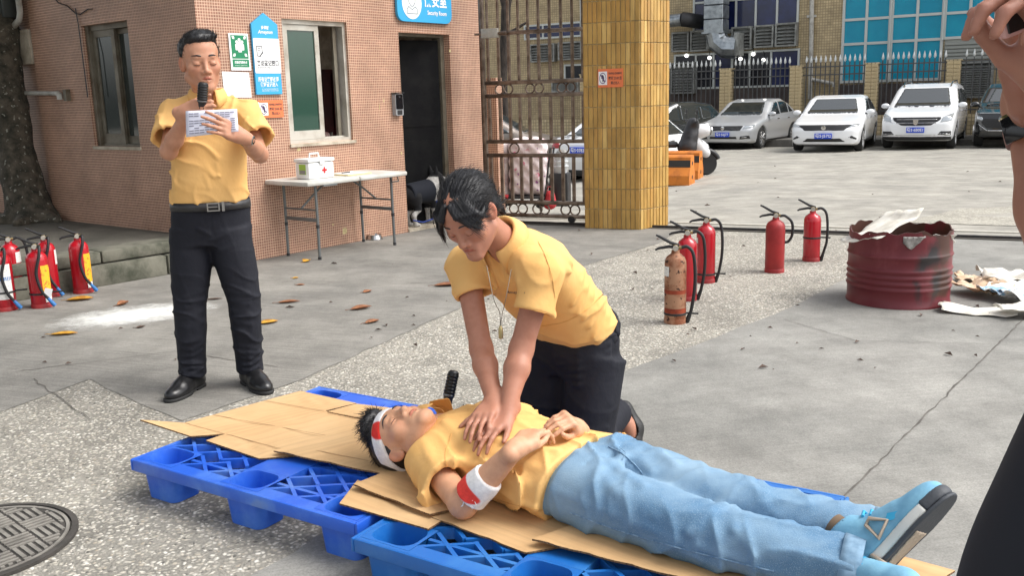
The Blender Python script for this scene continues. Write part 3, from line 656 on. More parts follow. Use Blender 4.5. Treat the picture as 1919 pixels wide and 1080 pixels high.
t3 = thing('tree', 'unseen tree added left of the yard whose canopy shades the guard house side wall', 'tree', (-8.2, 4.6, 0))  # out-of-view tree, added so its crown darkens the guard house side wall
s_ = SDF(); s_.cap((-8.2, 4.6, 0), (-8.0, 4.7, 3.2), .22, .16, .05)
for k in range(5): s_.cap((-8.0, 4.7, 3.1), (-8.0 + 1.7 * math.cos(k * 1.26), 4.7 + 1.7 * math.sin(k * 1.26), 4.3), .10, .04, .05)
sobj('trunk', s_, .04, M_BARK, t3); crown('crown', np.array([-6.9, 4.6, 4.3]), (3.2, 3.4, 1.3), 9500, t3, .2, 15)

# ================================================================== yellow tiled gate pillar
PL, PC, PR = np.array([0.80, 9.84, 0]), np.array([1.345, 9.61, 0]), np.array([1.68, 9.90, 0]); PB = PL + PR - PC
pil = thing('gate_pillar', 'square gate pillar clad in upright ochre yellow tiles', 'pillar', (PC + PB) / 2)
mb = MB(); mb.prism([p[:2] for p in (PL, PC, PR, PB)], 3.3); obj('core', mb, mat('tile_grout', lin(196, 180, 140), 0.9, col2=lin(150, 132, 96), scale=6), pil, None)
M_YT = mat('yellow_tile', lin(196, 150, 62), 0.32, spec=0.5); N, L, b = nodes(M_YT)
oi = N.new('ShaderNodeObjectInfo'); rp = N.new('ShaderNodeValToRGB'); L.new(oi.outputs['Random'], rp.inputs[0]); e = rp.color_ramp.elements
e[0].color = lin(172, 132, 66); e[1].color = lin(208, 174, 104); e.new(0.5).color = lin(190, 152, 82); e.new(0.8).color = lin(180, 136, 68)
tc = N.new('ShaderNodeTexCoord'); n = N.new('ShaderNodeTexNoise'); n.inputs['Scale'].default_value = 14; n.inputs['Detail'].default_value = 6; mp = N.new('ShaderNodeMapping'); mp.inputs['Scale'].default_value = (1, 1, 0.35)
ge = N.new('ShaderNodeNewGeometry'); L.new(ge.outputs['Position'], mp.inputs['Vector']); L.new(mp.outputs[0], n.inputs['Vector'])
mr = N.new('ShaderNodeMapRange'); mr.inputs[1].default_value = 0.3; mr.inputs[2].default_value = 0.7; mr.inputs[3].default_value = 0.78; mr.inputs[4].default_value = 1.15; L.new(n.outputs['Fac'], mr.inputs[0])
cc = N.new('ShaderNodeCombineColor'); [L.new(mr.outputs[0], cc.inputs[i]) for i in range(3)]
mx = N.new('ShaderNodeMix'); mx.data_type = 'RGBA'; mx.blend_type = 'MULTIPLY'; mx.inputs['Factor'].default_value = 1; L.new(rp.outputs[0], mx.inputs['A']); L.new(cc.outputs[0], mx.inputs['B']); L.new(mx.outputs['Result'], b.inputs['Base Color'])
ROWH = 0.21
def facetiles(a, b_, n, rows=15):
    w_ = np.linalg.norm(b_ - a); d = (b_ - a) / w_; nn = np.array([d[1], -d[0], 0]); pw = w_ / n; ang = math.atan2(d[1], d[0])
    me = MB().bbox((0, 0, 0), (pw - 0.0075, 0.016, ROWH - 0.008), 0.002, seg=1).mesh('tile', None)
    for i in range(n):
        for r in range(rows):
            o = bpy.data.objects.new('tile', me); COL.objects.link(o)
            if not me.materials: me.materials.append(M_YT)
            p = a + d * (i + 0.5) * pw + nn * (0.004 + rnd.uniform(-0.0012, 0.0012)) + np.array([0, 0, 0.003 + (r + 0.5) * ROWH])
            o.location = p - np.array(pil.location); o.rotation_euler = (rnd.gauss(0, .004), 0, ang + rnd.gauss(0, .008)); o.parent = pil
facetiles(PL, PC, 12, 12); facetiles(PC, PR, 9, 12)
for a, b_ in ((PR, PB), (PB, PL)):
    pass
mb = MB(); dd = nz(PC - PL)
# upper courses and hidden sides as one coat of tiles
def coat(a, b_, z0, z1):
    w_ = np.linalg.norm(b_ - a); d = (b_ - a) / w_; n = int(w_ / 0.046); nr = int(round((z1 - z0) / ROWH))
    for i in range(n):
        for r in range(nr): mb.box(a + d * (i + .5) * w_ / n + np.array([d[1], -d[0], 0]) * 0.004 + np.array([0, 0, z0 + (r + .5) * ROWH]), (w_ / n - .0055, .016, ROWH - .006), rotz(math.atan2(d[1], d[0])))
coat(PL, PC, 12 * ROWH + .003, 15.5 * ROWH); coat(PC, PR, 12 * ROWH + .003, 15.5 * ROWH); coat(PR, PB, 0.003, 15 * ROWH); coat(PB, PL, 0.003, 15 * ROWH)
o = obj('tile_coat', mb, M_YT, pil, None); o['kind'] = 'stuff'

# ================================================================== sliding gate, rail
M_STEEL = mat('grimy_stainless', lin(150, 134, 120), 0.3, 0.75, col2=lin(104, 88, 76), scale=7, mix=(0.35, 0.6))
gp0 = np.array([0.8, 10.1, 0]); ga = R_(155.5); gdir = np.array([math.cos(ga), math.sin(ga), 0]); gn = np.array([gdir[1], -gdir[0], 0])
def gzpx(x, y): return onpl(x, y, gp0, gn)
gL = gzpx(914, 405); gR = gzpx(1104, 404); gR[2] = gL[2] = 0
gdx = nz(gR - gL); glen = np.linalg.norm(gR - gL); gate = thing('sliding_gate', 'brown grey steel bar gate with ring ornaments between tiled wall and yellow pillar', 'gate', gL, math.atan2(gdx[1], gdx[0]))
zr = [float(gzpx(994, y)[2]) for y in (59, 153, 178, 265, 291, 379, 404)]
G_ = lambda x, z: np.array([x, 0, z])
for x in (0.0, glen + 0.06): obj('stile', MB().bbox((x, 0, 1.36), (0.05, 0.05, 2.62), 0.005), M_STEEL, gate, 30, False)
for z in zr: obj('rail', MB().bbox((glen / 2 + 0.03, 0, z), (glen + 0.008, 0.04, 0.042), 0.005), M_STEEL, gate, 30, False)
nb = 10; bxs = [(i + 0.55) * glen / nb for i in range(nb)]
for z0, z1, w_ in ((zr[0] + .022, 2.68, .026), (zr[1] + .022, zr[0] - .022, .032), (zr[3] + .022, zr[2] - .022, .034), (zr[5] + .022, zr[4] - .022, .036)):
    me = MB().bbox((0, 0, 0), (w_, 0.028, z1 - z0), 0.004, seg=1).mesh('bar', 30)
    for i, x in enumerate(bxs):
        o = link('bar', me, [] if me.materials else M_STEEL, gate, False); o.location = (x + 0.008 * math.sin(i), 0, (z0 + z1) / 2)
def ring(x, z, r):
    obj('ring', MB().tube([(x + r * math.cos(k * math.pi / 12), 0, z + r * math.sin(k * math.pi / 12)) for k in range(24)], 0.009, 6, closed=True), M_STEEL, gate, 60, False)
for z, hh, px in (((zr[1] + zr[2]) / 2, (zr[1] - zr[2]) / 2 - .022, (937, 954, 994, 1011, 1053, 1070)), ((zr[3] + zr[4]) / 2, (zr[3] - zr[4]) / 2 - .022, (962, 1056)), ((zr[5] + zr[6]) / 2, (zr[5] - zr[6]) / 2 - .022, (958, 975, 1003, 1017, 1057, 1075))):
    for x in px: ring(float((gzpx(x, 200) - gL) @ gdx), z, max(hh + .002, 0.035))
obj('lock_box', MB().bbox((0.12, -0.045, zr[0] + 0.005), (0.2, 0.05, 0.1), 0.008), M_ALU, gate, 30, False)
obj('bolt', MB().cyl((-0.06, -0.05, zr[0]), (0.32, -0.05, zr[0]), 0.012), M_STEEL, gate, 30, False)
for x in (0.25, glen - 0.2): obj('wheel', MB().cyl((x, -0.02, 0.06), (x, 0.02, 0.06), 0.04, seg=16), M_BLACK, gate, 30, False)
# pier stub behind the gate's left stile
pc_ = at(913, 300, 11.35); t = thing('wall_pier', 'narrow pink tiled pier standing behind the left end of the gate', 'pier', (pc_[0] + 0.02, pc_[1], 0), R_(-20))
obj('core', MB().span((-0.14, 0, 0), (0.12, 0.2, 1.62)), M_MOS, t, None, False)
ra, rb = g(1236, 428), g(1990, 452.5); rd = nz(rb - ra)
crackR = MB(); M_RAIL = mat('black_rail_steel', (0.03, 0.03, 0.03), 0.5, 0.5, col2=(0.06, 0.05, 0.045), scale=20)
rail = thing('gate_rail', 'black steel gate rail running across the concrete to the right', 'rail', ra)
rn = np.array([-rd[1], rd[0], 0]); Rr = np.stack([rd, rn, [0, 0, 1]], 1); a0 = gL + np.array([0, 0, 0]); tot = np.linalg.norm(rb - ra) + 4
obj('rail_bar', MB().bbox(ra + rd * (tot / 2 - 2.0) + np.array([0, 0, 0.016]), (tot, 0.03, 0.032), 0.005, Rr), M_RAIL, rail)
obj('base_strip', MB().box(ra + rd * (tot / 2 - 2.0) + np.array([0, 0, 0.006]), (tot, 0.14, 0.008), Rr), mat('dirty_strip', lin(70, 66, 60), 0.9), rail, None)
obj('channel_edge', MB().box(ra + rd * (tot / 2 - 2.0) + rn * 0.42 + np.array([0, 0, 0.008]), (tot, 0.035, 0.012), Rr), mat('pale_strip', lin(206, 202, 190), 0.9), rail, None)

# ================================================================== factory building behind the yard (local X to the right, Y away)
BP = at(1560, 200, 33.0); BP[2] = 0; BA = R_(-33); bx = np.array([math.cos(BA), math.sin(BA), 0]); by = np.array([-math.sin(BA), math.cos(BA), 0])
def fb(x, y, off=0.0):
    p = onpl(x, y, BP + by * off, by) - BP; return float(p @ bx), float(p[2])
bld = thing('factory_building', 'cream tiled factory building with dark blue windows, louvres and teal glazing', 'building', BP, BA)
def bobj(name, mb, m, parent=None, sm=None): return obj(name, mb, m, parent or bld, sm, False)
M_FT = mosaic('cream_strip_tiles', lin(196, 176, 138), lin(178, 158, 122), lin(150, 134, 104), 0.09)
M_BAND = mat('dark_brown_dado', lin(84, 74, 70), 0.8, col2=lin(64, 56, 54), scale=2)
M_NAVY = mat('navy_window_glass', lin(24, 30, 62), 0.08, spec=0.7, col2=lin(34, 44, 92), scale=0.8)
M_DGL = mat('dark_window_glass', (0.012, 0.014, 0.02), 0.06, spec=0.8)
M_TEAL = mat('teal_film_glass', lin(0, 138, 168), 0.25, spec=0.5, col2=lin(10, 150, 178), scale=1.2)
M_FRM = mat('pale_window_frame', lin(190, 194, 190), 0.5, 0.2)
M_LOUV = mat('grey_louvre', lin(150, 152, 148), 0.55, 0.2, col2=lin(112, 112, 108), scale=6)
M_GALV = mat('galvanised_duct', lin(168, 174, 178), 0.3, 0.8, col2=lin(130, 136, 140), scale=5)
bobj('wall', MB().span((-26, 0, -2), (18, 0.4, 9)), M_FT)
bobj('roof', MB().span((-26.3, -0.4, 9), (18.3, 8, 9.4)), M_CREAM)
bobj('end_wall', MB().span((-26, 0.4, -2), (-25.6, 8, 9)).span((17.6, 0.4, -2), (18, 8, 9)), M_FT)
def rect(x0, y0, x1, y1):
    xm, ym = (x0 + x1) / 2, (y0 + y1) / 2
    return fb(x0, ym)[0], fb(xm, y1)[1], fb(x1, ym)[0], fb(xm, y0)[1]
def window(r, cols, rows, panes, fm=M_FRM, fw=0.07, name='window', dep=0.09):
    x0, z0, x1, z1 = r; mb = MB()
    cs = cols if isinstance(cols, list) else [i / cols for i in range(cols + 1)]; rs = rows if isinstance(rows, list) else [i / rows for i in range(rows + 1)]
    X = [x0 + (x1 - x0) * c for c in cs]; Z = [z0 + (z1 - z0) * c for c in rs]
    for i, x in enumerate(X): mb.span((x - fw / 2, -dep, z0 - fw / 2), (x + fw / 2, -0.002, z1 + fw / 2))
    for i in range(len(X) - 1):
        for z in Z: mb.span((X[i] + fw / 2, -dep + .004, z - fw / 2), (X[i + 1] - fw / 2, -0.002, z + fw / 2))
    wo_ = bobj(name, mb, fm)
    for i in range(len(X) - 1):
        for j in range(len(Z) - 1):
            pm = panes(i, j) if callable(panes) else panes
            if pm: bobj('pane', MB().span((X[i] + fw / 2, -0.045, Z[j] + fw / 2), (X[i + 1] - fw / 2, -0.03, Z[j + 1] - fw / 2)), pm, wo_)
    return wo_
def louvre(r, n=6):
    x0, z0, x1, z1 = r; mb = MB()
    for a, b_ in (((x0, -0.3, z0), (x0 + .06, -0.01, z1)), ((x1 - .06, -0.3, z0), (x1, -0.01, z1)), ((x0 + .06, -0.3, z1 - .06), (x1 - .06, -0.01, z1)), ((x0 + .06, -0.3, z0), (x1 - .06, -0.01, z0 + .06)), ((x0 + .06, -0.05, z0 + .06), (x1 - .06, -0.03, z1 - .06))): mb.span(a, b_)
    l = bobj('louvre', mb, M_LOUV); me = MB().box((0, 0, 0), (x1 - x0 - .13, 0.16, 0.02), euler(R_(38), 0, 0)).mesh('slat', None)
    for k in range(n):
        o = link('slat', me, [] if me.materials else M_LOUV, l, False); o.location = ((x0 + x1) / 2, -0.2, z0 + .1 + (k + .5) * (z1 - z0 - .2) / n)
# dark blue bays (with brown band below), upper and lower lights
r = rect(1302, -60, 1497, 55); window(r, [0, .2, .42, .61, .81, 1], 2, M_NAVY)
r = rect(1266, 98, 1497, 163); wl = window(r, [0, .18, .33, .48, .62, .79, 1], 1, lambda i, j: M_NAVY if i in (2, 5) else M_DGL)
x0, z0, x1, z1 = r
bobj('dado', MB().span((x0 - .3, -0.06, -2), (x1 + .1, -0.002, z0 - .04)), M_BAND)
M_LAMP = mat('lit_lamp', (1, 1, 1), 0.5, emit=((1, 0.98, 0.9), 3.0))
for px, py, lb in ((1287, 104, 'leftmost'), (1330, 108, 'second from left'), (1388, 110, 'middle'), (1412, 101, 'highest'), (1431, 112, 'rightmost')):
    u_, z_ = fb(px, py, -0.07); t = thing('hanging_lamp', lb + ' of the lit round white lamps in the lower dark factory windows', 'lamp', BP + bx * u_ - by * 0.1 + np.array([0, 0, z_]), group='lit lamps in the factory windows')
    obj('bulb', MB().lathe([(.004, -.065), (.045, -.05), (.065, 0), (.045, .05), (.004, .065)], seg=12), M_LAMP, t, 60, False); obj('cord', MB().cyl((0, 0, .06), (0, 0, .3), .012), M_BLACK, t, 30, False)
for q in ((1264, 60, 1296, 97), (1299, 57, 1332, 96), (1375, 50, 1413, 93), (1418, 47, 1454, 89), (1457, 43, 1497, 87)): louvre(rect(*q), 5)
louvre(rect(1262, 117, 1306, 175), 9)
# cream wall bay with downpipe
t = thing('downpipe', 'white downpipe running down the cream factory wall with a side branch', 'pipe', BP)
P = lambda x, y, off=-.12: np.array([fb(x, y, off)[0], off, fb(x, y, off)[1]])
def wloc(v): return BP + bx * v[0] + by * v[1] + np.array([0, 0, v[2]])
obj('pipe', MB().tube([wloc(P(1523, -80)), wloc(P(1520, 100)), wloc(P(1518, 185))], .075, 10), M_PVC, t); obj('branch', MB().tube([wloc(P(1519, 148)), wloc(P(1545, 153)), wloc(P(1561, 156)), wloc(P(1562, 162))], .06, 10), M_PVC, t)
for y in (30, 110): obj('clip', MB().box(wloc(P(1521, y, -.06)), (.3, .12, .08), rotz(BA)), M_PVC, t, None)
# teal curtain glazing, shutter and grille
r = rect(1582, -75, 1669, 152); zz = [fb(1625, y)[1] for y in (152, 81, 35, -12, -75)]; z0, z1 = zz[0], zz[-1]
window((r[0], z0, r[2], z1), 2, [(z - z0) / (z1 - z0) for z in zz], M_TEAL, fw=.085)
bobj('dado', MB().span((r[0] - .05, -0.06, -2), (rect(1672, 0, 1768, 1)[2] + .05, -0.002, z0 - .1)), M_BAND)
r2 = rect(1673, -80, 1768, 149); zz = [fb(1720, y)[1] for y in (149, 75, 28, -18, -80)]; window((r2[0], zz[0], r2[2], zz[-1]), 2, [(z - zz[0]) / (zz[-1] - zz[0]) for z in zz], M_TEAL, fw=.085)
bobj('mullion', MB().span((r[2] + .05, -0.16, z0 - .06), (r2[0] - .05, -0.002, z1)), M_FRM)
r3 = rect(1771, -80, 1919, 69); zz = [fb(1817, y)[1] for y in (69, 22, -25, -80)]; window((r3[0] + .05, zz[0], r3[2], zz[-1]), 3, [(z - zz[0]) / (zz[-1] - zz[0]) for z in zz], M_TEAL, fw=.085)
bobj('mullion', MB().span((r2[2] + .05, -0.16, zz[0] - .06), (r3[0] - .002, -0.002, zz[-1])), M_FRM)
s4 = rect(1770, 72, 1862, 112); sh = bobj('roller_shutter', MB().span((s4[0], -.04, s4[1]), (s4[2] + 1.5, -.002, s4[3])), mat('shutter_metal', lin(150, 152, 146), .5, .3))
me = MB().bbox((0, 0, 0), (s4[2] + 1.48 - s4[0], .05, .095), .02, seg=1).mesh('slat', None)
for k in range(int((s4[3] - s4[1]) / .115)):
    o = link('slat', me, [] if me.materials else mat('shutter_metal', (0, 0, 0)), sh, False); o.location = ((s4[0] + s4[2] + 1.5) / 2, -.06, s4[1] + .06 + .115 * k)
s5 = rect(1797, 115, 1862, 183); louvre(s5, 13)
# silver ducts
t = thing('ventilation_duct', 'square galvanised duct coming down the factory front and bending right', 'duct', BP)
a = P(1344, -70, -.75); b_ = P(1344, 62, -.75); w_ = abs(P(1362, 20, -.75)[0] - P(1326, 20, -.75)[0])
mb = MB()
for k in range(5): z_ = a[2] + (b_[2] - a[2]) * (k + .5) / 5; mb.bbox(wloc((a[0], -.75, z_)), (w_, w_ * .9, abs(a[2] - b_[2]) / 5 - .02), .02, rotz(BA), 1)
obj('shaft', mb, M_GALV, t); obj('flange', MB().box(wloc((a[0], -.75, b_[2] + .02)), (w_ + .1, w_ + .02, .06), rotz(BA)), M_GALV, t, None)
e1 = P(1352, 80, -.75); obj('elbow', MB().tube([wloc((a[0], -.75, b_[2])), wloc((a[0] + .08, -.75, b_[2] - .3)), wloc((a[0] + .35, -.75, b_[2] - .5)), wloc((a[0] + .75, -.7, b_[2] - .52))], w_ * .55, 10), M_GALV, t); obj('hood', MB().bbox(wloc((a[0] + .8, -.6, b_[2] - .42)), (.14, .7, .8), .02, rotz(BA)), M_LOUV, t)
t = thing('vent_pipe', 'silver flexible pipe with black end elbow left of the square duct', 'pipe', BP)
q0, q1 = P(1205, 44, -.8), P(1278, 36, -.8); obj('pipe', MB().tube([wloc(q0 + (q1 - q0) * k / 20) for k in range(21)], [.22 + .012 * (k % 2) for k in range(21)], 12), M_GALV, t, 30); obj('elbow', MB().tube([wloc(q1), wloc(q1 + np.array([.2, .05, -.02])), wloc(q1 + np.array([.32, .2, -.05])), wloc(q1 + np.array([.34, .75, -.05]))], .26, 12), M_BLACK, t, 40)
# windows of the same front seen through the gate
r = rect(985, 45, 1090, 70); window(r, 3, 1, M_NAVY); louvre(rect(1000, 82, 1045, 116), 5); louvre(rect(1052, 78, 1096, 112), 5); louvre(rect(1040, 150, 1090, 172), 6)
window(rect(1090, -60, 1240, 60), 4, 2, M_NAVY); window(rect(1060, 118, 1240, 145), 5, 1, M_DGL)

# ================================================================== railing fence with brick piers
FP = at(1634, 160, 31.0); FP[2] = 0; FA = R_(-30); fx = np.array([math.cos(FA), math.sin(FA), 0]); fy = np.array([-math.sin(FA), math.cos(FA), 0])
def ff(x, y): p = onpl(x, y, FP, fy) - FP; return float(p @ fx), float(p[2])
fen = thing('railing_fence', 'long dark railing fence with white spear tips and cream brick piers', 'fence', FP, FA)
M_PIER = mat('cream_brick', lin(206, 186, 146), 0.85, col2=lin(176, 156, 118), scale=3); N, L, b = nodes(M_PIER)
M_BRK = mosaic('cream_brick_wall', lin(206, 188, 150), lin(186, 166, 128), lin(140, 126, 100), 0.12)
M_PALE = mat('dark_grey_railing', lin(84, 84, 84), 0.5, 0.4); M_TIP = mat('white_spear_tip', lin(220, 222, 220), 0.4, 0.3)
zt = ff(1634, 195)[1]; g0 = -0.9
pxs = [1100, 1232, 1362, 1493, 1634, 1786, 1945]; us = [ff(x, 160)[0] for x in pxs]
obj('low_wall', MB().span((us[0] - 3, -.12, g0), (us[-1] + 2, .12, zt - .35)), M_BRK, fen, None, False)
zp = ff(1634, 120)[1]; brick = MB().bbox((0, 0, 0), (.185, .05, .105), .008, seg=1).mesh('brick', None); pm = M_PIER
for u_ in us:
    p = obj('pier', MB().span((u_ - .19, -.20, g0), (u_ + .19, .18, zp)).span((u_ - .22, -.23, zp), (u_ + .22, .21, zp + .05)), M_BRK, fen, None, False)
    for r_ in range(int((zp - (zt - 1.0)) / .115)):
        for c_ in (0, 1):
            o = link('brick', brick, [] if brick.materials else pm, p, False); o.location = (u_ - .097 + c_ * .194, -.205 - rnd.uniform(0, .006), zp - .06 - .115 * r_)
pale = MB().box((0, 0, 0), (.032, .032, 1), None).mesh('pale', None); tip = MB().lathe([(.008, 0), (.042, .05), (.034, .12), (.004, .24)], seg=6).mesh('tip', 40)
ztop = ff(1634, 113)[1]; nt_ = 0
for i in range(1, len(us) - 1):
    a, b_ = us[i] + .2, us[i + 1] - .2; n = 13 if i < 5 else 9
    for z_ in (zp - .02, zp - .28, zt - .22): obj('rail', MB().span((a, -.02, z_ - .02), (b_, .02, z_ + .02)), M_PALE, fen, None, False)
    for k in range(n):
        x = a + (k + .6) * (b_ - a) / n; o = link('pale', pale, [] if pale.materials else M_PALE, fen, False); o.location = (x, 0.037, (ztop + zt - .35) / 2); o.scale = (1, 1, ztop - zt + .35)
        q = link('tip', tip, [] if tip.materials else M_TIP, o, False); q.matrix_parent_inverse = Matrix.Identity(4); q.location = (0, 0, .5); q.scale = (1, 1, 1 / (ztop - zt + .35))
# raised pavement strip behind the parked cars
a, b_ = gs(1600, 256), gs(1680, 256)
mb = MB(); mb.box((FP - fy * 1.6)[:3] + np.array([0, 0, -.62]), (40, 2.8, 0.9), rotz(FA)); tag(obj('pavement', mb, concrete('pavement_concrete', lin(128, 124, 118), lin(104, 102, 98)), smooth=None), kind='structure')
# ================================================================== signs, terminal and table at the guard house
nR = np.array([gd[1], -gd[0], 0])                # outward from the door front
UZ = np.array([0, 0, 1.0])
M_WHITE = mat('white_print', lin(235, 235, 235), 0.5); M_INK = mat('dark_print', lin(52, 54, 58), 0.6); M_SKYB = mat('sky_blue_print', lin(56, 164, 214), 0.4); M_GRN = mat('emergency_green', lin(16, 126, 84), 0.4)
M_ORG = mat('orange_print', lin(228, 122, 74), 0.5); M_RED = mat('sign_red', lin(190, 30, 36), 0.5)
def S_(u, z, off=0.0): return GC + gd * u + UZ * z + nR * off
def plate(name, poly, h, m, par, off=0.004, o=None): return obj(name, MB().prism(poly, h, S_(0, 0, off) if o is None else o, gd, UZ), m, par, None)
def rr(x0, y0, x1, y1, r, n=5):
    P = []
    for cx, cy, a in ((x1 - r, y0 + r, -90), (x1 - r, y1 - r, 0), (x0 + r, y1 - r, 90), (x0 + r, y0 + r, 180)):
        for k in range(n + 1): t = R_(a + 90 * k / n); P.append((cx + r * math.cos(t), cy + r * math.sin(t)))
    return P
def circ(cx, cy, rx, ry=None, n=28): ry = rx if ry is None else ry; return [(cx + rx * math.cos(2 * math.pi * k / n), cy + ry * math.sin(2 * math.pi * k / n)) for k in range(n)]
def annulus(mb, cx, cy, rx, ry, w, o, h=0.001, n=28):
    V = []; F = []
    for k in range(n):
        c, s = math.cos(2 * math.pi * k / n), math.sin(2 * math.pi * k / n)
        for f in (0, 1): V.append(np.array(o) + gd * (cx + (rx - w * f) * c) + UZ * (cy + (ry - w * f) * s) + nR * h)
    for k in range(n): k2 = (k + 1) % n; F.append((2 * k, 2 * k2, 2 * k2 + 1, 2 * k + 1))
    mb.add(V, F)
# security room sign above the door
t = thing('security_room_sign', 'rounded blue security room sign with guard pictogram above the black door', 'sign', S_(2.78, 2.36))
plate('board', rr(2.335, 2.185, 3.165, 2.60, 0.09), 0.03, M_SKYB, t, 0.008)
plate('roundel', circ(2.55, 2.375, 0.145, 0.165), 0.002, M_WHITE, t, 0.0385)
mb = MB(); o_ = S_(0, 0, 0.0415)
def stroke(pts, w, off, par, m=M_INK, name='pictogram'):
    mb = MB()
    for a, b_ in zip(pts[:-1], pts[1:]):
        a = np.array(a); b_ = np.array(b_); d = (b_ - a) / (np.linalg.norm(b_ - a) + 1e-9); n = np.array([-d[1], d[0]]) * w / 2; a2 = a - d * w / 2; b2 = b_ + d * w / 2
        mb.add([S_(*p, off) for p in (a2 + n, a2 - n, b2 - n, b2 + n)], [(0, 1, 2, 3)])
    return obj(name, mb, m, par, None)
M_SLATE = mat('slate_print', lin(110, 130, 140), 0.6)
stroke([(2.50, 2.43), (2.505, 2.375), (2.535, 2.34), (2.565, 2.34), (2.595, 2.375), (2.60, 2.43)], 0.008, 0.0415, t, M_SLATE)
stroke([(2.48, 2.43), (2.55, 2.415), (2.62, 2.43), (2.62, 2.475), (2.55, 2.50), (2.48, 2.475), (2.48, 2.43)], 0.009, 0.0422, t, M_SLATE)
stroke([(2.475, 2.265), (2.475, 2.31), (2.50, 2.335), (2.55, 2.305), (2.60, 2.335), (2.625, 2.31), (2.625, 2.265), (2.475, 2.265)], 0.008, 0.0415, t, M_SLATE)
text('保安室', 0.15, S_(2.91, 2.405, 0.0405), gd, UZ, M_WHITE, t, 0.36, 0.004); text('Security Room', 0.06, S_(2.93, 2.285, 0.0405), gd, UZ, M_WHITE, t, 0.30, 0.0015)
# visitor registration board
t = thing('registration_sign', 'tall blue and white visitor registration board with pointed top beside the window', 'sign', S_(0.67, 1.82))
plate('board', [(0.532, 1.476), (0.814, 1.476), (0.814, 2.085), (0.672, 2.18), (0.532, 2.085)], 0.02, M_SKYB, t, 0.006)
plate('panel', rr(0.536, 1.66, 0.818, 1.962, 0.012), 0.002, M_WHITE, t, 0.0265)
text('多得耐', 0.034, S_(0.675, 2.052, 0.0275), gd, UZ, M_WHITE, t, 0.085, 0.0008); text('Ameyson', 0.042, S_(0.675, 2.017, 0.0275), gd, UZ, M_WHITE, t, 0.16, 0.001, 0.25)
stroke([(0.565, 1.89), (0.57, 1.81), (0.60, 1.805), (0.625, 1.845), (0.622, 1.893), (0.565, 1.893)], 0.006, 0.0295, t, M_INK); stroke([(0.60, 1.812), (0.628, 1.838)], 0.010, 0.0300, t, M_INK)
stroke([(0.58, 1.873), (0.606, 1.873)], 0.005, 0.0295, t, M_INK); stroke([(0.58, 1.858), (0.598, 1.858)], 0.005, 0.0295, t, M_INK)
text('来访登记窗口', 0.05, S_(0.678, 1.745, 0.0295), gd, UZ, M_INK, t, 0.235, 0.001); text('REGISTRATION WINDOW', 0.018, S_(0.645, 1.708, 0.0295), gd, UZ, M_INK, t, 0.165)
text('所有访客都必须', 0.044, S_(0.672, 1.605, 0.0275), gd, UZ, M_WHITE, t, 0.225, 0.001); text('做好登记进入', 0.044, S_(0.676, 1.56, 0.0275), gd, UZ, M_WHITE, t, 0.19, 0.001)
text('ALL VISITORS ARE REQUIRED TO', 0.014, S_(0.682, 1.522, 0.0275), gd, UZ, M_WHITE, t, 0.18); text('REGISTER TO ENTER', 0.014, S_(0.682, 1.507, 0.0275), gd, UZ, M_WHITE, t, 0.18)
# green assembly point sign
t = thing('assembly_point_sign', 'green and white emergency assembly point sign beside the blue board', 'sign', S_(0.4, 1.84))
plate('board', [(0.30, 1.685), (0.505, 1.685), (0.498, 1.998), (0.298, 1.998)], 0.006, M_WHITE, t, 0.005)
plate('panel', [(0.318, 1.785), (0.487, 1.785), (0.484, 1.982), (0.316, 1.982)], 0.001, M_GRN, t, 0.0115); plate('panel', [(0.318, 1.712), (0.489, 1.712), (0.4875, 1.778), (0.318, 1.778)], 0.001, M_GRN, t, 0.0115)
o13 = S_(0, 0, 0.013)
for cx, cz in ((0.375, 1.925), (0.402, 1.943), (0.429, 1.925), (0.402, 1.908)):
    plate('figure', circ(cx, cz, 0.0145, n=14), 0.0008, M_WHITE, t, 0.013); plate('figure', rr(cx - 0.018, cz - 0.07 if cz < 1.94 else cz - 0.04, cx + 0.018, cz - 0.017, 0.006, 3), 0.0008, M_WHITE, t, 0.0142 if cz < 1.92 else 0.0136)
for cx, cz in ((0.338, 1.962), (0.463, 1.962), (0.338, 1.815), (0.463, 1.815)): sx = 1 if cx < .4 else -1; sz = -1 if cz > 1.9 else 1; plate('arrow', [(cx - .012 * sx, cz + .012 * -sz * 1), (cx + .008 * sx, cz - .014 * sz), (cx + .016 * sx, cz + .0 * sz), (cx + .014 * sx, cz + .014 * sz), (cx - .004 * sx, cz + .012 * sz)], 0.0008, M_WHITE, t, 0.013)
text('应急避险集合点', 0.024, S_(0.403, 1.752, 0.0132), gd, UZ, M_WHITE, t, 0.13, 0.0008); text('EMERGENCY ASSEMBLY POINT', 0.010, S_(0.403, 1.726, 0.0132), gd, UZ, M_WHITE, t, 0.13)
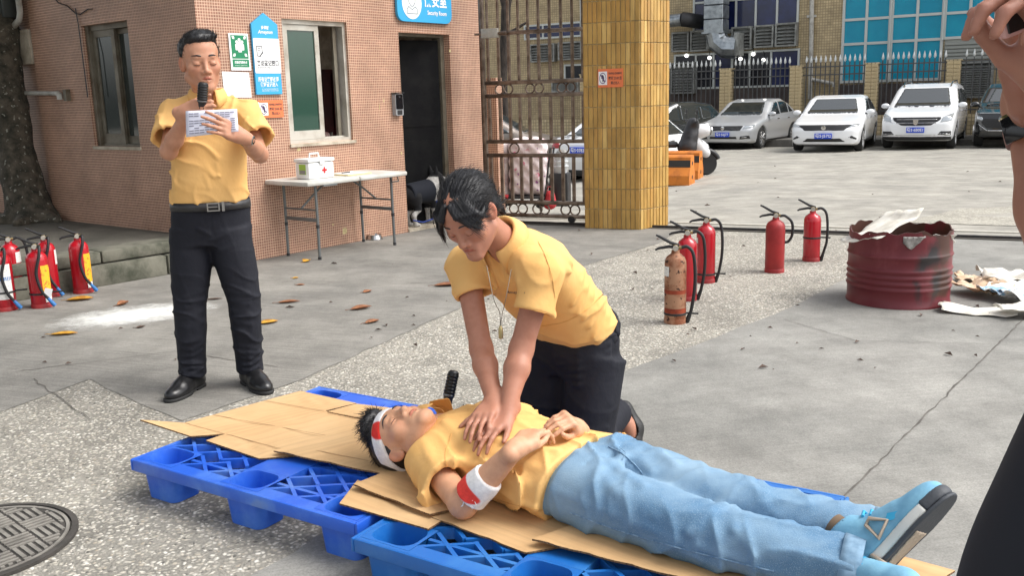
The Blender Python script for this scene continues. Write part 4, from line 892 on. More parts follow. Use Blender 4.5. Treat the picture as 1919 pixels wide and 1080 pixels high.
# taped paper plan
t = thing('paper_notice', 'white paper notice with faint printed plan taped below the green sign', 'notice', S_(0.35, 1.56))
plate('sheet', [(0.21, 1.458), (0.488, 1.452), (0.482, 1.668), (0.205, 1.676)], 0.001, M_WHITE, t, 0.0045)
M_FAINT = mat('faint_print', lin(168, 168, 172), 0.7)
for x0, z0, x1, z1 in ((0.25, 1.52, 0.45, 1.60), (0.23, 1.50, 0.27, 1.64), (0.30, 1.52, 0.36, 1.60)): stroke([(x0, z0), (x1, z0), (x1, z1), (x0, z1), (x0, z0)], 0.002, 0.0062 + .0003 * rnd.random(), t, M_FAINT, 'printed_plan')
for z in (1.655, 1.642, 1.485, 1.475): stroke([(0.25, z), (0.42, z)], 0.003, 0.0061, t, M_FAINT, 'printed_line')
def orange_sign(t, o, X, w, h):
    X = np.array(X); Zo = np.cross(X, UZ)
    q = lambda u, z, off: np.array(o) + X * u * w + UZ * z * h + Zo * off
    obj('board', MB().prism([(-w / 2, -h / 2), (w / 2, -h / 2), (w / 2, h / 2), (-w / 2, h / 2)], 0.008, q(0, 0, 0.006), X, UZ), M_ORG, t, None)
    obj('panel', MB().prism([(-.47 * w, -.36 * h), (-.13 * w, -.36 * h), (-.13 * w, .36 * h), (-.47 * w, .36 * h)], 0.0008, q(0, 0, 0.0142), X, UZ), M_WHITE, t, None)
    V = []; F = []; n = 24
    for k in range(n):
        for f in (1, .86): V.append(q(-.30, 0, .0158) + X * math.cos(2 * math.pi * k / n) * .135 * w * f + UZ * math.sin(2 * math.pi * k / n) * .30 * h * f)
    for k in range(n): k2 = (k + 1) % n; F.append((2 * k, 2 * k2, 2 * k2 + 1, 2 * k + 1))
    a = math.pi * .75; d1 = X * math.cos(a) * .13 * w + UZ * math.sin(a) * .29 * h; d2 = X * .012 * w + UZ * .03 * h; c = q(-.30, 0, .0160); k = len(V); V += [c + d1 + d2, c + d1 - d2, c - d1 - d2, c - d1 + d2]; F.append((k, k + 1, k + 2, k + 3))
    obj('prohibition_ring', MB().add(V, F), mat('violet_print', lin(90, 60, 110), 0.6), t, None)
    P = [(-.36, .1), (-.33, .2), (-.27, .15), (-.24, -.02), (-.28, -.05), (-.27, -.2), (-.31, -.2), (-.32, -.02), (-.36, -.02)]
    obj('pictogram', MB().add([q(x, z, .0153) for x, z in P], [tuple(range(len(P)))]), M_INK, t, None)
    for s_, z, fs, ww in (('非本单位人员未经许可', .24, .10, .52), ('夜间 23:00 后', -.02, .15, .52), ('禁止出入', -.27, .14, .34)): text(s_, fs * h * 1.3, q(.19, z, .0148), X, UZ, M_INK, t, ww * w, 0.0006)
t = thing('curfew_sign', 'orange no entry after hours sign on the mosaic wall below the blue board', 'sign', S_(0.68, 1.35)); orange_sign(t, S_(0.685, 1.347), gd, 0.27, 0.155)
mb = MB(); mb.prism([(0.54, 1.41), (0.553, 1.41), (0.553, 1.28), (0.60, 1.262), (0.60, 1.252), (0.54, 1.272)], 0.004, S_(0, 0, 0.0165), gd, UZ); obj('tape', mb, M_WHITE, t, None)
pd_ = nz(PC - PL); pn_ = np.array([pd_[1], -pd_[0], 0]); pp_ = onpl(1145, 146, PL, pn_)
t = thing('pillar_curfew_sign', 'orange no entry after hours sign on the yellow tiled pillar', 'sign', pp_); orange_sign(t, pp_ + pn_ * 0.009, pd_, 0.265, 0.185)
M_PATCH = mat('old_putty', lin(214, 200, 150), .9, col2=lin(180, 160, 120), scale=40)
for px, py, w_, h_ in ((646, 433, .055, .06), (624, 421, .02, .02), (752, 287, .02, .03), (711, 200, .012, .06), (719, 188, .012, .04), (843, 95, .03, .03), (560, 280, .04, .03)):
    p = onpl(px, py, GC, nR); q = p - GC; u_, z_ = float(q @ gd), float(p[2]); o = obj('putty_patch', MB().prism([(u_ - w_ / 2, z_ - h_ / 2), (u_ + w_ / 2, z_ - h_ / 2 + .004), (u_ + w_ / 2 - .004, z_ + h_ / 2), (u_ - w_ / 2 + .003, z_ + h_ / 2)], .0015, S_(0, 0, .001), gd, UZ), M_PATCH, house, None)
# face recognition terminal
t = thing('access_terminal', 'black and grey face recognition terminal on the wall left of the door', 'terminal', S_(2.28, 1.34))
plate('housing', rr(2.225, 1.235, 2.335, 1.455, 0.015), 0.05, mat('grey_plastic', lin(150, 152, 154), 0.4), t, 0.004)
plate('screen', rr(2.232, 1.30, 2.328, 1.448, 0.01), 0.004, mat('glossy_black', (0.01, 0.01, 0.012), 0.08), t, 0.0545); plate('camera_eye', circ(2.28, 1.425, 0.012, n=14), 0.003, M_BLACK, t, 0.0586); plate('keypad', rr(2.245, 1.245, 2.315, 1.29, 0.006), 0.003, M_BLACK, t, 0.0545); obj('rain_hood', MB().box(S_(2.28, 1.465, .035), (0.12, 0.075, 0.008), rotz(GA)), M_BLACK, t, None)
# folding table
TC = np.array([-1.60, 8.80, 0]); TA = GA
table = thing('folding_table', 'white plastic folding table with grey metal legs against the tiled wall', 'table', TC, TA)
M_TTOP = mat('white_table_plastic', lin(206, 206, 200), 0.45, col2=lin(176, 174, 166), scale=3, bump=0.15, bscale=200); M_TLEG = mat('grey_leg_paint', lin(106, 110, 110), 0.4, 0.3)
zt_ = 0.715; Lx, Wy = 1.24, 0.60
for s_ in (-1, 1): obj('tabletop', MB().bbox((s_ * Lx / 4 + s_ * 0.001, 0, zt_ - 0.02), (Lx / 2 - 0.003, Wy, 0.042), 0.014), M_TTOP, table, 40, False)
for sx in (-1, 1):
    X0 = sx * 0.47
    for sy in (-1, 1):
        Yp = sy * 0.22
        l = obj('leg', MB().tube([(X0, Yp, zt_ - 0.04), (X0, Yp, 0.36), (X0 + sx * .004, Yp, 0.012)], 0.0135, 10), M_TLEG, table, 40, False)
        obj('foot_cap', MB().cyl((X0 + sx * .004, Yp, 0), (X0 + sx * .004, Yp, 0.03), 0.0165, seg=10), M_BLACK, l, 40, False); obj('collar', MB().cyl((X0, Yp, 0.29), (X0, Yp, 0.32), 0.0165, seg=10), M_BLACK, l, 40, False)
    obj('crossbar', MB().bbox((X0, 0, 0.36), (0.018, 0.44, 0.032), 0.004), M_TLEG, table, 30, False)
    obj('brace', MB().tube([(X0, -sx * 0.0, 0.45), (X0 - sx * 0.15, 0, 0.56), (X0 - sx * 0.32, 0, zt_ - 0.045)], 0.010, 8).tube([(X0, -0.21, 0.45), (X0, 0.21, 0.45)], 0.009, 8), M_TLEG, table, 40, False)
obj('carry_handle', MB().tube([(0.40, -0.29, zt_ - .045), (0.40, -0.30, zt_ - .085), (0.49, -0.30, zt_ - .085), (0.49, -0.29, zt_ - .045)], 0.007, 8), M_BLACK, table, 40, False)
obj('latch', MB().box((-.36, -.292, zt_ - .045), (.16, .012, .016)), M_TLEG, table, None, False)
def TW(x, y, z): return TC + gd * x + gl * y + UZ * z
ztop_ = zt_ + 0.001
BW = TW(-0.30, -0.03, ztop_)
fab = thing('first_aid_box', 'white plastic first aid box with red cross and folding handle on the table', 'box', BW, TA)
M_WPL = mat('white_plastic', lin(228, 228, 226), 0.3); 
obj('case', MB().bbox((0, 0, 0.075), (0.30, 0.19, 0.15), 0.018), M_WPL, fab, 40, False); obj('lid', MB().bbox((0, 0, 0.168), (0.315, 0.205, 0.034), 0.012), M_WPL, fab, 40, False)
obj('handle', MB().tube([(-.055, 0, .184), (-.05, 0, .225), (.05, 0, .225), (.055, 0, .184)], .009, 8), M_WPL, fab, 40, False); obj('latch', MB().bbox((0, -.102, .152), (.05, .012, .05), .004), M_WPL, fab, 40, False)
obj('red_cross', MB().box((.03, -.0962, .075), (.018, .002, .056)).box((.0115, -.0962, .075), (.019, .002, .018)).box((.0485, -.0962, .075), (.019, .002, .018)), M_RED, fab, None, False)
obj('sticker', MB().box((-.1512, -.01, .09), (.002, .09, .09)), mat('sticker_green', lin(150, 186, 70), .5), fab, None, False); obj('sticker', MB().box((-.1526, -.01, .066), (.002, .08, .034)), mat('sticker_grey', lin(130, 128, 126), .5), fab, None, False)
t = thing('paper_folder', 'cream paper folder lying on the table beside the first aid box', 'folder', TW(0.13, -0.05, ztop_), TA)
obj('cover', MB().bbox((0, 0, .006), (.30, .22, .010), .002), mat('cream_card', lin(226, 208, 150), .7), t, None, False); obj('leaf', MB().box((-.01, .01, .0135), (.27, .2, .003), rotz(.08)), M_WHITE, t, None, False)
t = thing('pen', 'small dark pen lying on the paper folder', 'pen', TW(0.10, -0.02, ztop_ + .016), TA); obj('barrel', MB().cyl((-.07, .0, .005), (.05, .02, .005), .005), M_INK, t, 30, False); obj('pen_cap', MB().cyl((.05, .02, .005), (.085, .0258, .005), .006), M_WHITE, t, 30, False)
bwl = g(702, 449); t = thing('dog_bowl', 'stainless steel dog bowl on the concrete under the table', 'bowl', bwl)
obj('bowl', MB().lathe([(.06, 0), (.085, .004), (.066, .05), (.075, .055), (.064, .052), (.058, .012), (.001, .010)], seg=24), mat('bright_steel', (.5, .5, .5), .2, 1.0), t, 50, False); obj('rubber_ring', MB().lathe([(.083, 0), (.089, .003), (.083, .008)], seg=24, caps=False), M_BLACK, t, 50, False)

# ================================================================== dog in the doorway
dg = thing('dog', 'black and white dog in a dark coat standing in the doorway on a blue leash', 'dog', GW(2.78, 0.0, 0.04))
dc = lambda f, s, z: GW(2.50 + f * .86, .10 + s * .86, 0.037 + z * .86)   # f forward (to the right along the front)
s_ = SDF(); s_.cap(dc(.05, 0, .40), dc(.38, 0, .41), .105, .12, .05); s_.cap(dc(.38, 0, .40), dc(.45, -.01, .52), .10, .075, .06)
s_.ell(dc(.50, -.02, .60), (.066, .058, .058), k=.04); s_.cap(dc(.53, -.03, .58), dc(.62, -.07, .545), .042, .026, .03); s_.cap(dc(.62, -.07, .548), dc(.63, -.074, .55), .02, .016, .01)
for sd_ in (-.045, .045): s_.cap(dc(.475, sd_ - .01, .65), dc(.465, sd_ * 1.25 - .01, .735), .026, .007, .015)
for sd_ in (-.06, .06):
    s_.cap(dc(.40, sd_, .36), dc(.40, sd_, .20), .05, .03, .03); s_.cap(dc(.40, sd_, .20), dc(.405, sd_, .03), .028, .022, .02); s_.ell(dc(.425, sd_, .02), (.045, .027, .022), k=.02)
    s_.cap(dc(.05, sd_, .38), dc(.10, sd_, .22), .075, .04, .04); s_.cap(dc(.10, sd_, .22), dc(.02, sd_, .14), .036, .026, .02); s_.cap(dc(.02, sd_, .14), dc(.045, sd_, .03), .025, .022, .02); s_.ell(dc(.07, sd_, .02), (.045, .027, .022), k=.02)
s_.cap(dc(-.03, 0, .44), dc(-.16, .02, .36), .03, .018, .03); s_.cap(dc(-.16, .02, .36), dc(-.2, .02, .25), .02, .012, .02)
def dogcol(V):
    f = ((V - dc(0, 0, 0)) @ gd) / .86; z = (V[:, 2] - .037) / .86; c = np.tile(np.array([.012, .012, .014]), (len(V), 1))
    wht = (z < .2) | ((f > .36) & (f < .47) & (z > .30) & (z < .60)) | ((f > .58)) | ((np.abs((V - dc(0, -.02, 0)) @ gl) < .014) & (f > .49)); c[wht] = [.5, .48, .45]; return c
sobj('body', s_, .01, mat('dog_fur', (1, 1, 1), .9, attr='tint', col2=(.6, .6, .6), scale=40, bump=.5, bscale=90), dg, dogcol)
s_ = SDF(); s_.cap(dc(.02, 0, .41), dc(.36, 0, .42), .118, .132, .05); s_.plane(dc(-.02, 0, 0), -gd, .01); s_.plane(dc(.37, 0, 0), gd, .01); s_.plane(dc(0, 0, .30), -UZ, .01)
sobj('dog_coat', s_, .01, mat('navy_coat', (.006, .008, .015), .9, bump=.3), dg)
for sd_ in (-.03, .03): obj('eye', MB().lathe([(.001, -.009), (.009, 0), (.001, .009)], dc(.555, sd_ - .045, .615), 8), M_BLACK, dg)
obj('nose', MB().lathe([(.001, -.014), (.017, 0), (.001, .014)], dc(.645, -.078, .555), 8), M_BLACK, dg)
t = thing('dog_leash', 'blue leash running from the dog to the door frame', 'leash', GW(2.42, -.03, .2))
obj('strap', MB().tube([GW(2.40, -.05, .13), GW(2.5, -.10, .10), GW(2.65, -.10, .115), GW(2.78, -.06, .19), GW(2.86, .02, .32), GW(2.885, .06, .40)], .009, 6), mat('blue_webbing', lin(30, 52, 118), .8), t); obj('clip', MB().cyl(GW(2.885, .06, .39), GW(2.89, .07, .43), .012), M_ALU, t)

# ================================================================== fire extinguishers
M_EXT = mat('red_enamel', lin(178, 22, 36), 0.25, coat=0.4, col2=lin(150, 18, 30), scale=4); M_EXTD = mat('dull_red_enamel', lin(162, 40, 40), 0.5, col2=lin(136, 30, 32), scale=7)
M_RUST = mat('rusty_bare_steel', lin(170, 128, 100), 0.7, 0.15, col2=lin(128, 74, 46), scale=9, mix=(0.45, 0.6), bump=.4, bscale=50, speck=(30, .62, lin(60, 34, 24)))
M_RUBB = mat('black_rubber', (.015, .015, .016), .6); M_BRASS = mat('brass', lin(150, 130, 90), .35, .9)
M_LABW = mat('white_label', lin(228, 226, 220), .6, col2=lin(180, 180, 180), scale=40, mix=(.55, .62), stretch=(1, 1, 5)); M_LABY = mat('yellow_label', lin(238, 176, 40), .55, col2=lin(190, 70, 40), scale=45, mix=(.58, .62)); M_LABB = mat('blue_label', lin(50, 110, 170), .5)
def band(mb, r, z0, z1, a0, a1, n=10, off=.0012):
    V = []; F = []
    for i in range(n + 1):
        t = a0 + (a1 - a0) * i / n
        for z in (z0, z1): V.append(((r + off) * math.cos(t), (r + off) * math.sin(t), z))
    for i in range(n): F.append((2 * i, 2 * i + 2, 2 * i + 3, 2 * i + 1))
    return mb.add(V, F)
def extinguisher(loc, rz, label, group, body=M_EXT, h=.40, r=.068, hose='down', labels=(), strap=None, clip=False, sc=1.0, tag_=False):
    t = thing('fire_extinguisher', label, 'fire extinguisher', loc, rz, group); t.scale = (sc, sc, sc)
    O = lambda n, mb, m, s=40: obj(n, mb, m, t, s, False)
    O('cylinder', MB().lathe([(r * .96, .012), (r, .02), (r, h - .06), (r * .97, h - .035), (r * .82, h - .012), (r * .5, h + .006), (.026, h + .012), (.024, h + .03)], seg=32), body)
    O('base_ring', MB().lathe([(r * 1.0, 0), (r * 1.03, .002), (r * 1.03, .03), (r * 1.0, .033)], seg=32, caps=False), body if body is not M_EXT else M_EXTD)
    O('valve', MB().cyl((0, 0, h + .02), (0, 0, h + .065), .019, .016).cyl((-.005, 0, h + .045), (.035, 0, h + .045), .011), M_BRASS)
    O('lever', MB().tube([(.02, 0, h + .058), (-.03, 0, h + .075), (-.10, 0, h + .115), (-.118, 0, h + .122)], [.010, .010, .008, .006], 8), M_RUBB)
    O('carry_handle', MB().tube([(.018, 0, h + .045), (-.04, 0, h + .052), (-.105, 0, h + .040), (-.122, 0, h + .030)], [.010, .010, .008, .006], 8), M_RUBB)
    O('gauge', MB().cyl((0, -.016, h + .045), (0, -.032, h + .045), .017, seg=14), M_ALU)
    if hose == 'down': P = [(.03, 0, h + .045), (.07, 0, h + .05), (.105, -.01, h + .01), (.118, -.015, h - .10), (.115, -.015, h - .22), (.098, -.012, .09), (.09, -.01, .06)]
    elif hose == 'loop': P = [(.03, 0, h + .04), (.07, 0, h + .04), (.12, 0, h - .01), (.125, 0, h - .10), (.10, 0, h - .155), (.07, 0, h - .165)]
    else: P = [(.02, -.02, h + .04), (.035, -.055, h + .045), (.03, -.085, h - .02), (-.0, -.09, h - .14), (.02, -.09, h - .26), (.06, -.085, .07)]
    P = np.array(P); tt = np.linspace(0, len(P) - 1, 40); Pi = cr(np.c_[np.arange(len(P)), P], 40)[1:].T
    hs = O('hose', MB().tube(Pi, .0105, 8), M_RUBB, 60)
    if hose != 'loop': e = Pi[-1]; d = nz(Pi[-1] - Pi[-4]); obj('nozzle', MB().tube([e - d * .01, e + d * .045, e + d * .06], [.011, .015, .0145], 10), M_RUBB if hose == 'down' else M_LABB, hs, 40, False)
    for (m_, z0, z1, a0, a1) in labels: O('label', band(MB(), r, z0, z1, R_(a0), R_(a1)), m_, 60)
    if strap:
        O('strap', MB().lathe([(r + .001, strap), (r + .004, strap + .002), (r + .004, strap + .012), (r + .001, strap + .014)], seg=32, caps=False), M_RUBB); O('strap_end', MB().cyl((r, 0, strap + .007), (r + .075, -.01, strap + .007), .006), M_RUBB)
    if tag_: O('tag', MB().box((.06, -.09, .12), (.05, .003, .06), euler(.2, .3, .2)), M_WHITE, None)
    return t
GR = 'fire extinguishers standing right of the pallets'
fv = lambda p: math.atan2(p[1], p[0]) - math.pi / 2
p = g(1265, 605); extinguisher(p, fv(p), 'rusty brown fire extinguisher with peeled paint, front of the right row', GR, M_RUST, .425, .066, labels=((M_LABW, .30, .36, 190, 235), (mat('red_rust_band', lin(150, 62, 32), .8, col2=lin(120, 44, 24), scale=20), .19, .215, 180, 360), (mat('red_rust_band', (0, 0, 0)), .07, .10, 190, 350)), strap=.055)
p = g(1287, 562); extinguisher(p, fv(p), 'bright red fire extinguisher half hidden behind the rusty brown one', GR, M_EXT, .42, .068, labels=((M_LABW, .2, .33, 150, 200),))
p = g(1322, 529); extinguisher(p, fv(p), 'glossy red fire extinguisher with black foot strap, third from the front by the pillar', GR, M_EXT, .42, .070, labels=((M_LABW, .3, .34, 185, 215),), strap=.06)
p = g(1451, 510); extinguisher(p, fv(p), 'dull red fire extinguisher with short looped hose and no label', GR, M_EXTD, .40, .073, 'loop')
p = g(1520, 489); extinguisher(p, fv(p), 'red fire extinguisher with black belt round its middle, nearest the drum', GR, M_EXT, .385, .069, strap=.19)
GL = 'fire extinguishers by the left kerb'
yl = ((M_LABY, .05, .30, 292, 352), (M_LABB, .235, .262, 294, 350), (M_LABW, .04, .085, 300, 345)); yl = ((M_LABY, .09, .31, 292, 352), (M_LABW, .045, .088, 300, 345))
p = g(157, 549); extinguisher(p, fv(p) , 'red fire extinguisher with yellow label and front hose, right of the left group', GL, M_EXT, .40, .072, 'front', yl)
p = g(80, 576); extinguisher(p, fv(p) - .15, 'red fire extinguisher with yellow label, front hose and white paper tag', GL, M_EXT, .40, .072, 'front', yl, strap=.10, tag_=True)
p = g(96, 556); extinguisher(p, fv(p) - .1, 'red fire extinguisher hidden behind the one with the white tag', GL, M_EXT, .41, .07, 'front', ((M_LABW, .25, .36, 330, 380),))
p = g(12, 582); extinguisher(p, fv(p), 'red fire extinguisher with tall white label cut by the left edge', GL, M_EXT, .40, .074, 'none', ((M_LABW, .09, .34, 230, 318), (M_LABB, .225, .25, 231, 317)), strap=.13)
p = g(30, 560); extinguisher(p, fv(p), 'red fire extinguisher behind the one with the tall white label', GL, M_EXT, .41, .07, 'down', ((M_LABW, .28, .36, 300, 350),))

# ================================================================== burn drum and scrap paper
DC = np.array([2.56, 6.06, 0]); drum = thing('steel_drum', 'open cut down red steel drum with soot stain and rusty rim', 'drum', DC)
DR, DH = .318, .485
prof = [(DR - .004, 0), (DR + .006, .004), (DR + .006, .016), (DR, .022)] + [(DR + .009 * math.exp(-((z - zc) / .010) ** 2) , z) for zc in (.12, .16, .20, .24, .33) for z in (zc - .018, zc - .009, zc, zc + .009, zc + .018)] + [(DR, .40), (DR - .001, .45), (DR - .001, DH)]
prof.sort(key=lambda q: q[1]); inner = [(DR - .008, DH), (DR - .008, .05), (.001, .045)]
sg = 96; mb = MB(); mb.lathe(prof + inner, seg=sg, caps=False)
V = mb.v[0]; a_ = np.arctan2(V[:, 1], V[:, 0]); top_ = V[:, 2] > .38
V[:, 2] += np.where(top_, (V[:, 2] - .38) / .105 * (.012 * np.sin(3 * a_ + 1) + .010 * np.sin(7 * a_) + .007 * np.sin(17 * a_ + 2)), 0)
rr_ = np.hypot(V[:, 0], V[:, 1]); V[:, :2] *= (1 + (.012 * np.sin(2 * a_ + .5) + .006 * np.sin(5 * a_)) * np.clip((V[:, 2] - .2) / .28, 0, 1) * (rr_ > .2))[:, None]
me = mb.mesh('shell', 60); Vn = np.zeros(len(me.vertices) * 3); me.vertices.foreach_get('co', Vn); Vn = Vn.reshape(-1, 3)
an = np.arctan2(Vn[:, 1], Vn[:, 0]) - math.atan2(-DC[1], -DC[0]); an = (an + math.pi) % (2 * math.pi) - math.pi; inn = np.hypot(Vn[:, 0], Vn[:, 1]) < DR - .005
M_DRUM = mat('drum_paint', lin(134, 32, 44), .42, bump=.15, bscale=30); N, L, b = nodes(M_DRUM)
tc = N.new('ShaderNodeTexCoord'); va = N.new('ShaderNodeVertexColor'); va.layer_name = 'tint'; sp = N.new('ShaderNodeSeparateColor'); L.new(va.outputs[0], sp.inputs[0])
def nse(sc, d=6, st=(1, 1, 1)):
    n = N.new('ShaderNodeTexNoise'); n.inputs['Scale'].default_value = sc; n.inputs['Detail'].default_value = d; n.inputs['Roughness'].default_value = .65; p_ = N.new('ShaderNodeMapping'); p_.inputs['Scale'].default_value = st; L.new(tc.outputs['Object'], p_.inputs['Vector']); L.new(p_.outputs[0], n.inputs['Vector']); return n.outputs['Fac']
def mth(op, a, b_):
    n = N.new('ShaderNodeMath'); n.operation = op
    for i, v in enumerate((a, b_)):
        if hasattr(v, 'type'): L.new(v, n.inputs[i])
        else: n.inputs[i].default_value = v
    return n.outputs[0]
def mrg(f, a, b_):
    r = N.new('ShaderNodeMapRange'); r.inputs[1].default_value = a; r.inputs[2].default_value = b_; L.new(f, r.inputs[0]); return r.outputs[0]
def mxc(f, A, B):
    x = N.new('ShaderNodeMix'); x.data_type = 'RGBA'; L.new(f, x.inputs['Factor'])
    for s_, v in (('A', A), ('B', B)):
        if hasattr(v, 'type'): L.new(v, x.inputs[s_])
        else: x.inputs[s_].default_value = v
    return x.outputs['Result']
c = mxc(mrg(nse(5, 8, (1, 1, .4)), .5, .72), lin(98, 24, 33), lin(124, 54, 60))
c = mxc(mrg(mth('ADD', sp.outputs[1], mth('MULTIPLY', mth('SUBTRACT', nse(6, 7), .5), 1.3)), .35, .6), c, lin(70, 40, 30))
c = mxc(mrg(mth('ADD', sp.outputs[0], mth('MULTIPLY', mth('SUBTRACT', nse(5, 7), .5), 1.6)), .35, .95), c, lin(38, 32, 34))
L.new(c, b.inputs['Base Color'])
wv = .35 * np.sin(an * 13 + Vn[:, 2] * 30) + .3 * np.sin(an * 5 - Vn[:, 2] * 47 + 1); ring_ = np.exp(-((np.hypot((an - .58) / .30, (Vn[:, 2] - .20) / .17) - .8 + .35 * wv) / .42) ** 2) * np.clip(.8 + wv, 0, 1)
soot = np.clip(ring_ + .6 * np.exp(-((an - .75) / .2) ** 2) * (Vn[:, 2] > .3), 0, 1) * (~inn)
rust = np.clip(np.clip((Vn[:, 2] - .46) / .03, 0, 1) * .5 + inn * 1.0 + .75 * np.exp(-((an - .95) / .35) ** 2) * (Vn[:, 2] > .1), 0, 1)
setcol(me, np.c_[soot, rust, 0 * soot]); link('shell', me, M_DRUM, drum, False)
def crumple(c, w, h, rz, amp, seed, curl=0, tilt=(0, 0), n=14):
    q = np.random.RandomState(seed); P = np.zeros((n, n, 3)); R3 = euler(tilt[0], tilt[1], rz)
    u, v = np.meshgrid(np.linspace(-.5, .5, n), np.linspace(-.5, .5, n), indexing='ij')
    z = sum(amp * q.uniform(.4, 1) * np.abs(np.sin((u * q.normal() + v * q.normal()) * 7 + q.uniform(0, 6))) for _ in range(4)) / 2.2 + curl * (u ** 2 + .6 * v ** 3)
    X = np.stack([u * w * (1 + .07 * np.sin(v * 9 + seed)), v * h * (1 + .07 * np.sin(u * 11 + seed)), z], -1)
    X[..., :2] *= 1.3; W_ = X @ R3.T + np.array(c); W_[..., 2] -= W_[..., 2].min() - c[2]; return W_
M_PAP = mat('scrap_paper', lin(226, 222, 212), .8, col2=lin(200, 194, 180), scale=8); M_PAPB = mat('scrap_brown_card', lin(214, 190, 164), .85, col2=lin(190, 158, 126), scale=6); M_PAPP = mat('printed_scrap', lin(220, 220, 216), .7, col2=lin(130, 168, 196), scale=7, mix=(.58, .62), speck=(10, .68, lin(220, 196, 110)))
q0 = g(1850, 560)
scr = [(g(1835, 588), .34, .16, -.5, .03, 1, M_PAP, 'white scrap paper sheet at the front edge of the heap right of the drum', .06), (g(1835, 552), .24, .22, .3, .05, 2, M_PAPB, 'pinkish brown card crumpled against the drum', .09), (g(1880, 560), .26, .20, .8, .05, 3, M_PAPP, 'printed blue and yellow scrap sheet in the middle of the heap', .05), (g(1900, 540), .34, .18, -.2, .05, 4, M_PAP, 'pale creased sheet at the back of the scrap heap', .08), (g(1835, 530), .24, .12, -.4, .035, 5, M_PAPB, 'brown torn card at the back of the heap beside the drum', .05), (g(1945, 575), .30, .26, .2, .05, 6, M_PAPP, 'printed scrap sheet at the right end of the heap', .06), (g(1925, 595), .26, .14, .1, .03, 7, M_PAP, 'small white sheet in front of the printed scraps', .03)]
for i, (c, w_, h_, rz, am, sd_, m_, lb, cu) in enumerate(scr):
    c = np.array(c); c[2] = .008 + .012 * (i % 4); o = obj('scrap_paper', MB().grid(crumple(c, w_, h_, rz, am * 1.5, sd_ + 20, cu * 1.6), .0025), m_, None, 180); tag(o, lb, 'paper', 'scrap papers heaped beside the drum')
o = obj('scrap_paper', MB().grid(crumple(DC + np.array([-.12, -.02, .40]), .34, .26, .5, .04, 31, .10, (-.25, -.35)), .002), M_PAP, None, 180); tag(o, 'white crumpled paper sticking out of the drum on its left side', 'paper', 'scrap papers in the drum')
o = obj('scrap_paper', MB().grid(crumple(DC + np.array([.0, -.13, .36]), .42, .16, -.1, .04, 33, .05, (-.5, 0)), .002), M_PAP, None, 180); tag(o, 'long white paper along the front inside of the drum', 'paper', 'scrap papers in the drum')
a0 = math.atan2(-DC[1], -DC[0]); mb = MB(); V = []; nn = 9
Pq = np.zeros((nn, 5, 3))
for i in range(nn):
    for j in range(5):
        t_ = a0 + .05 + .40 * i / (nn - 1); zz_ = .474 - .085 * j / 4 * (1 - .75 * abs(i / (nn - 1) * 2 - .7)) ; Pq[i, j] = DC + np.array([(DR + .012 + .006 * math.sin(3 * i + j)) * math.cos(t_), (DR + .012 + .006 * math.sin(3 * i + j)) * math.sin(t_), zz_])
o = obj('charred_scrap', MB().grid(Pq, .003), mat('charred_paper', lin(170, 166, 160), .8, col2=lin(96, 90, 86), scale=14), None, 180); tag(o, 'grey charred scrap hanging over the front rim of the drum', 'paper')

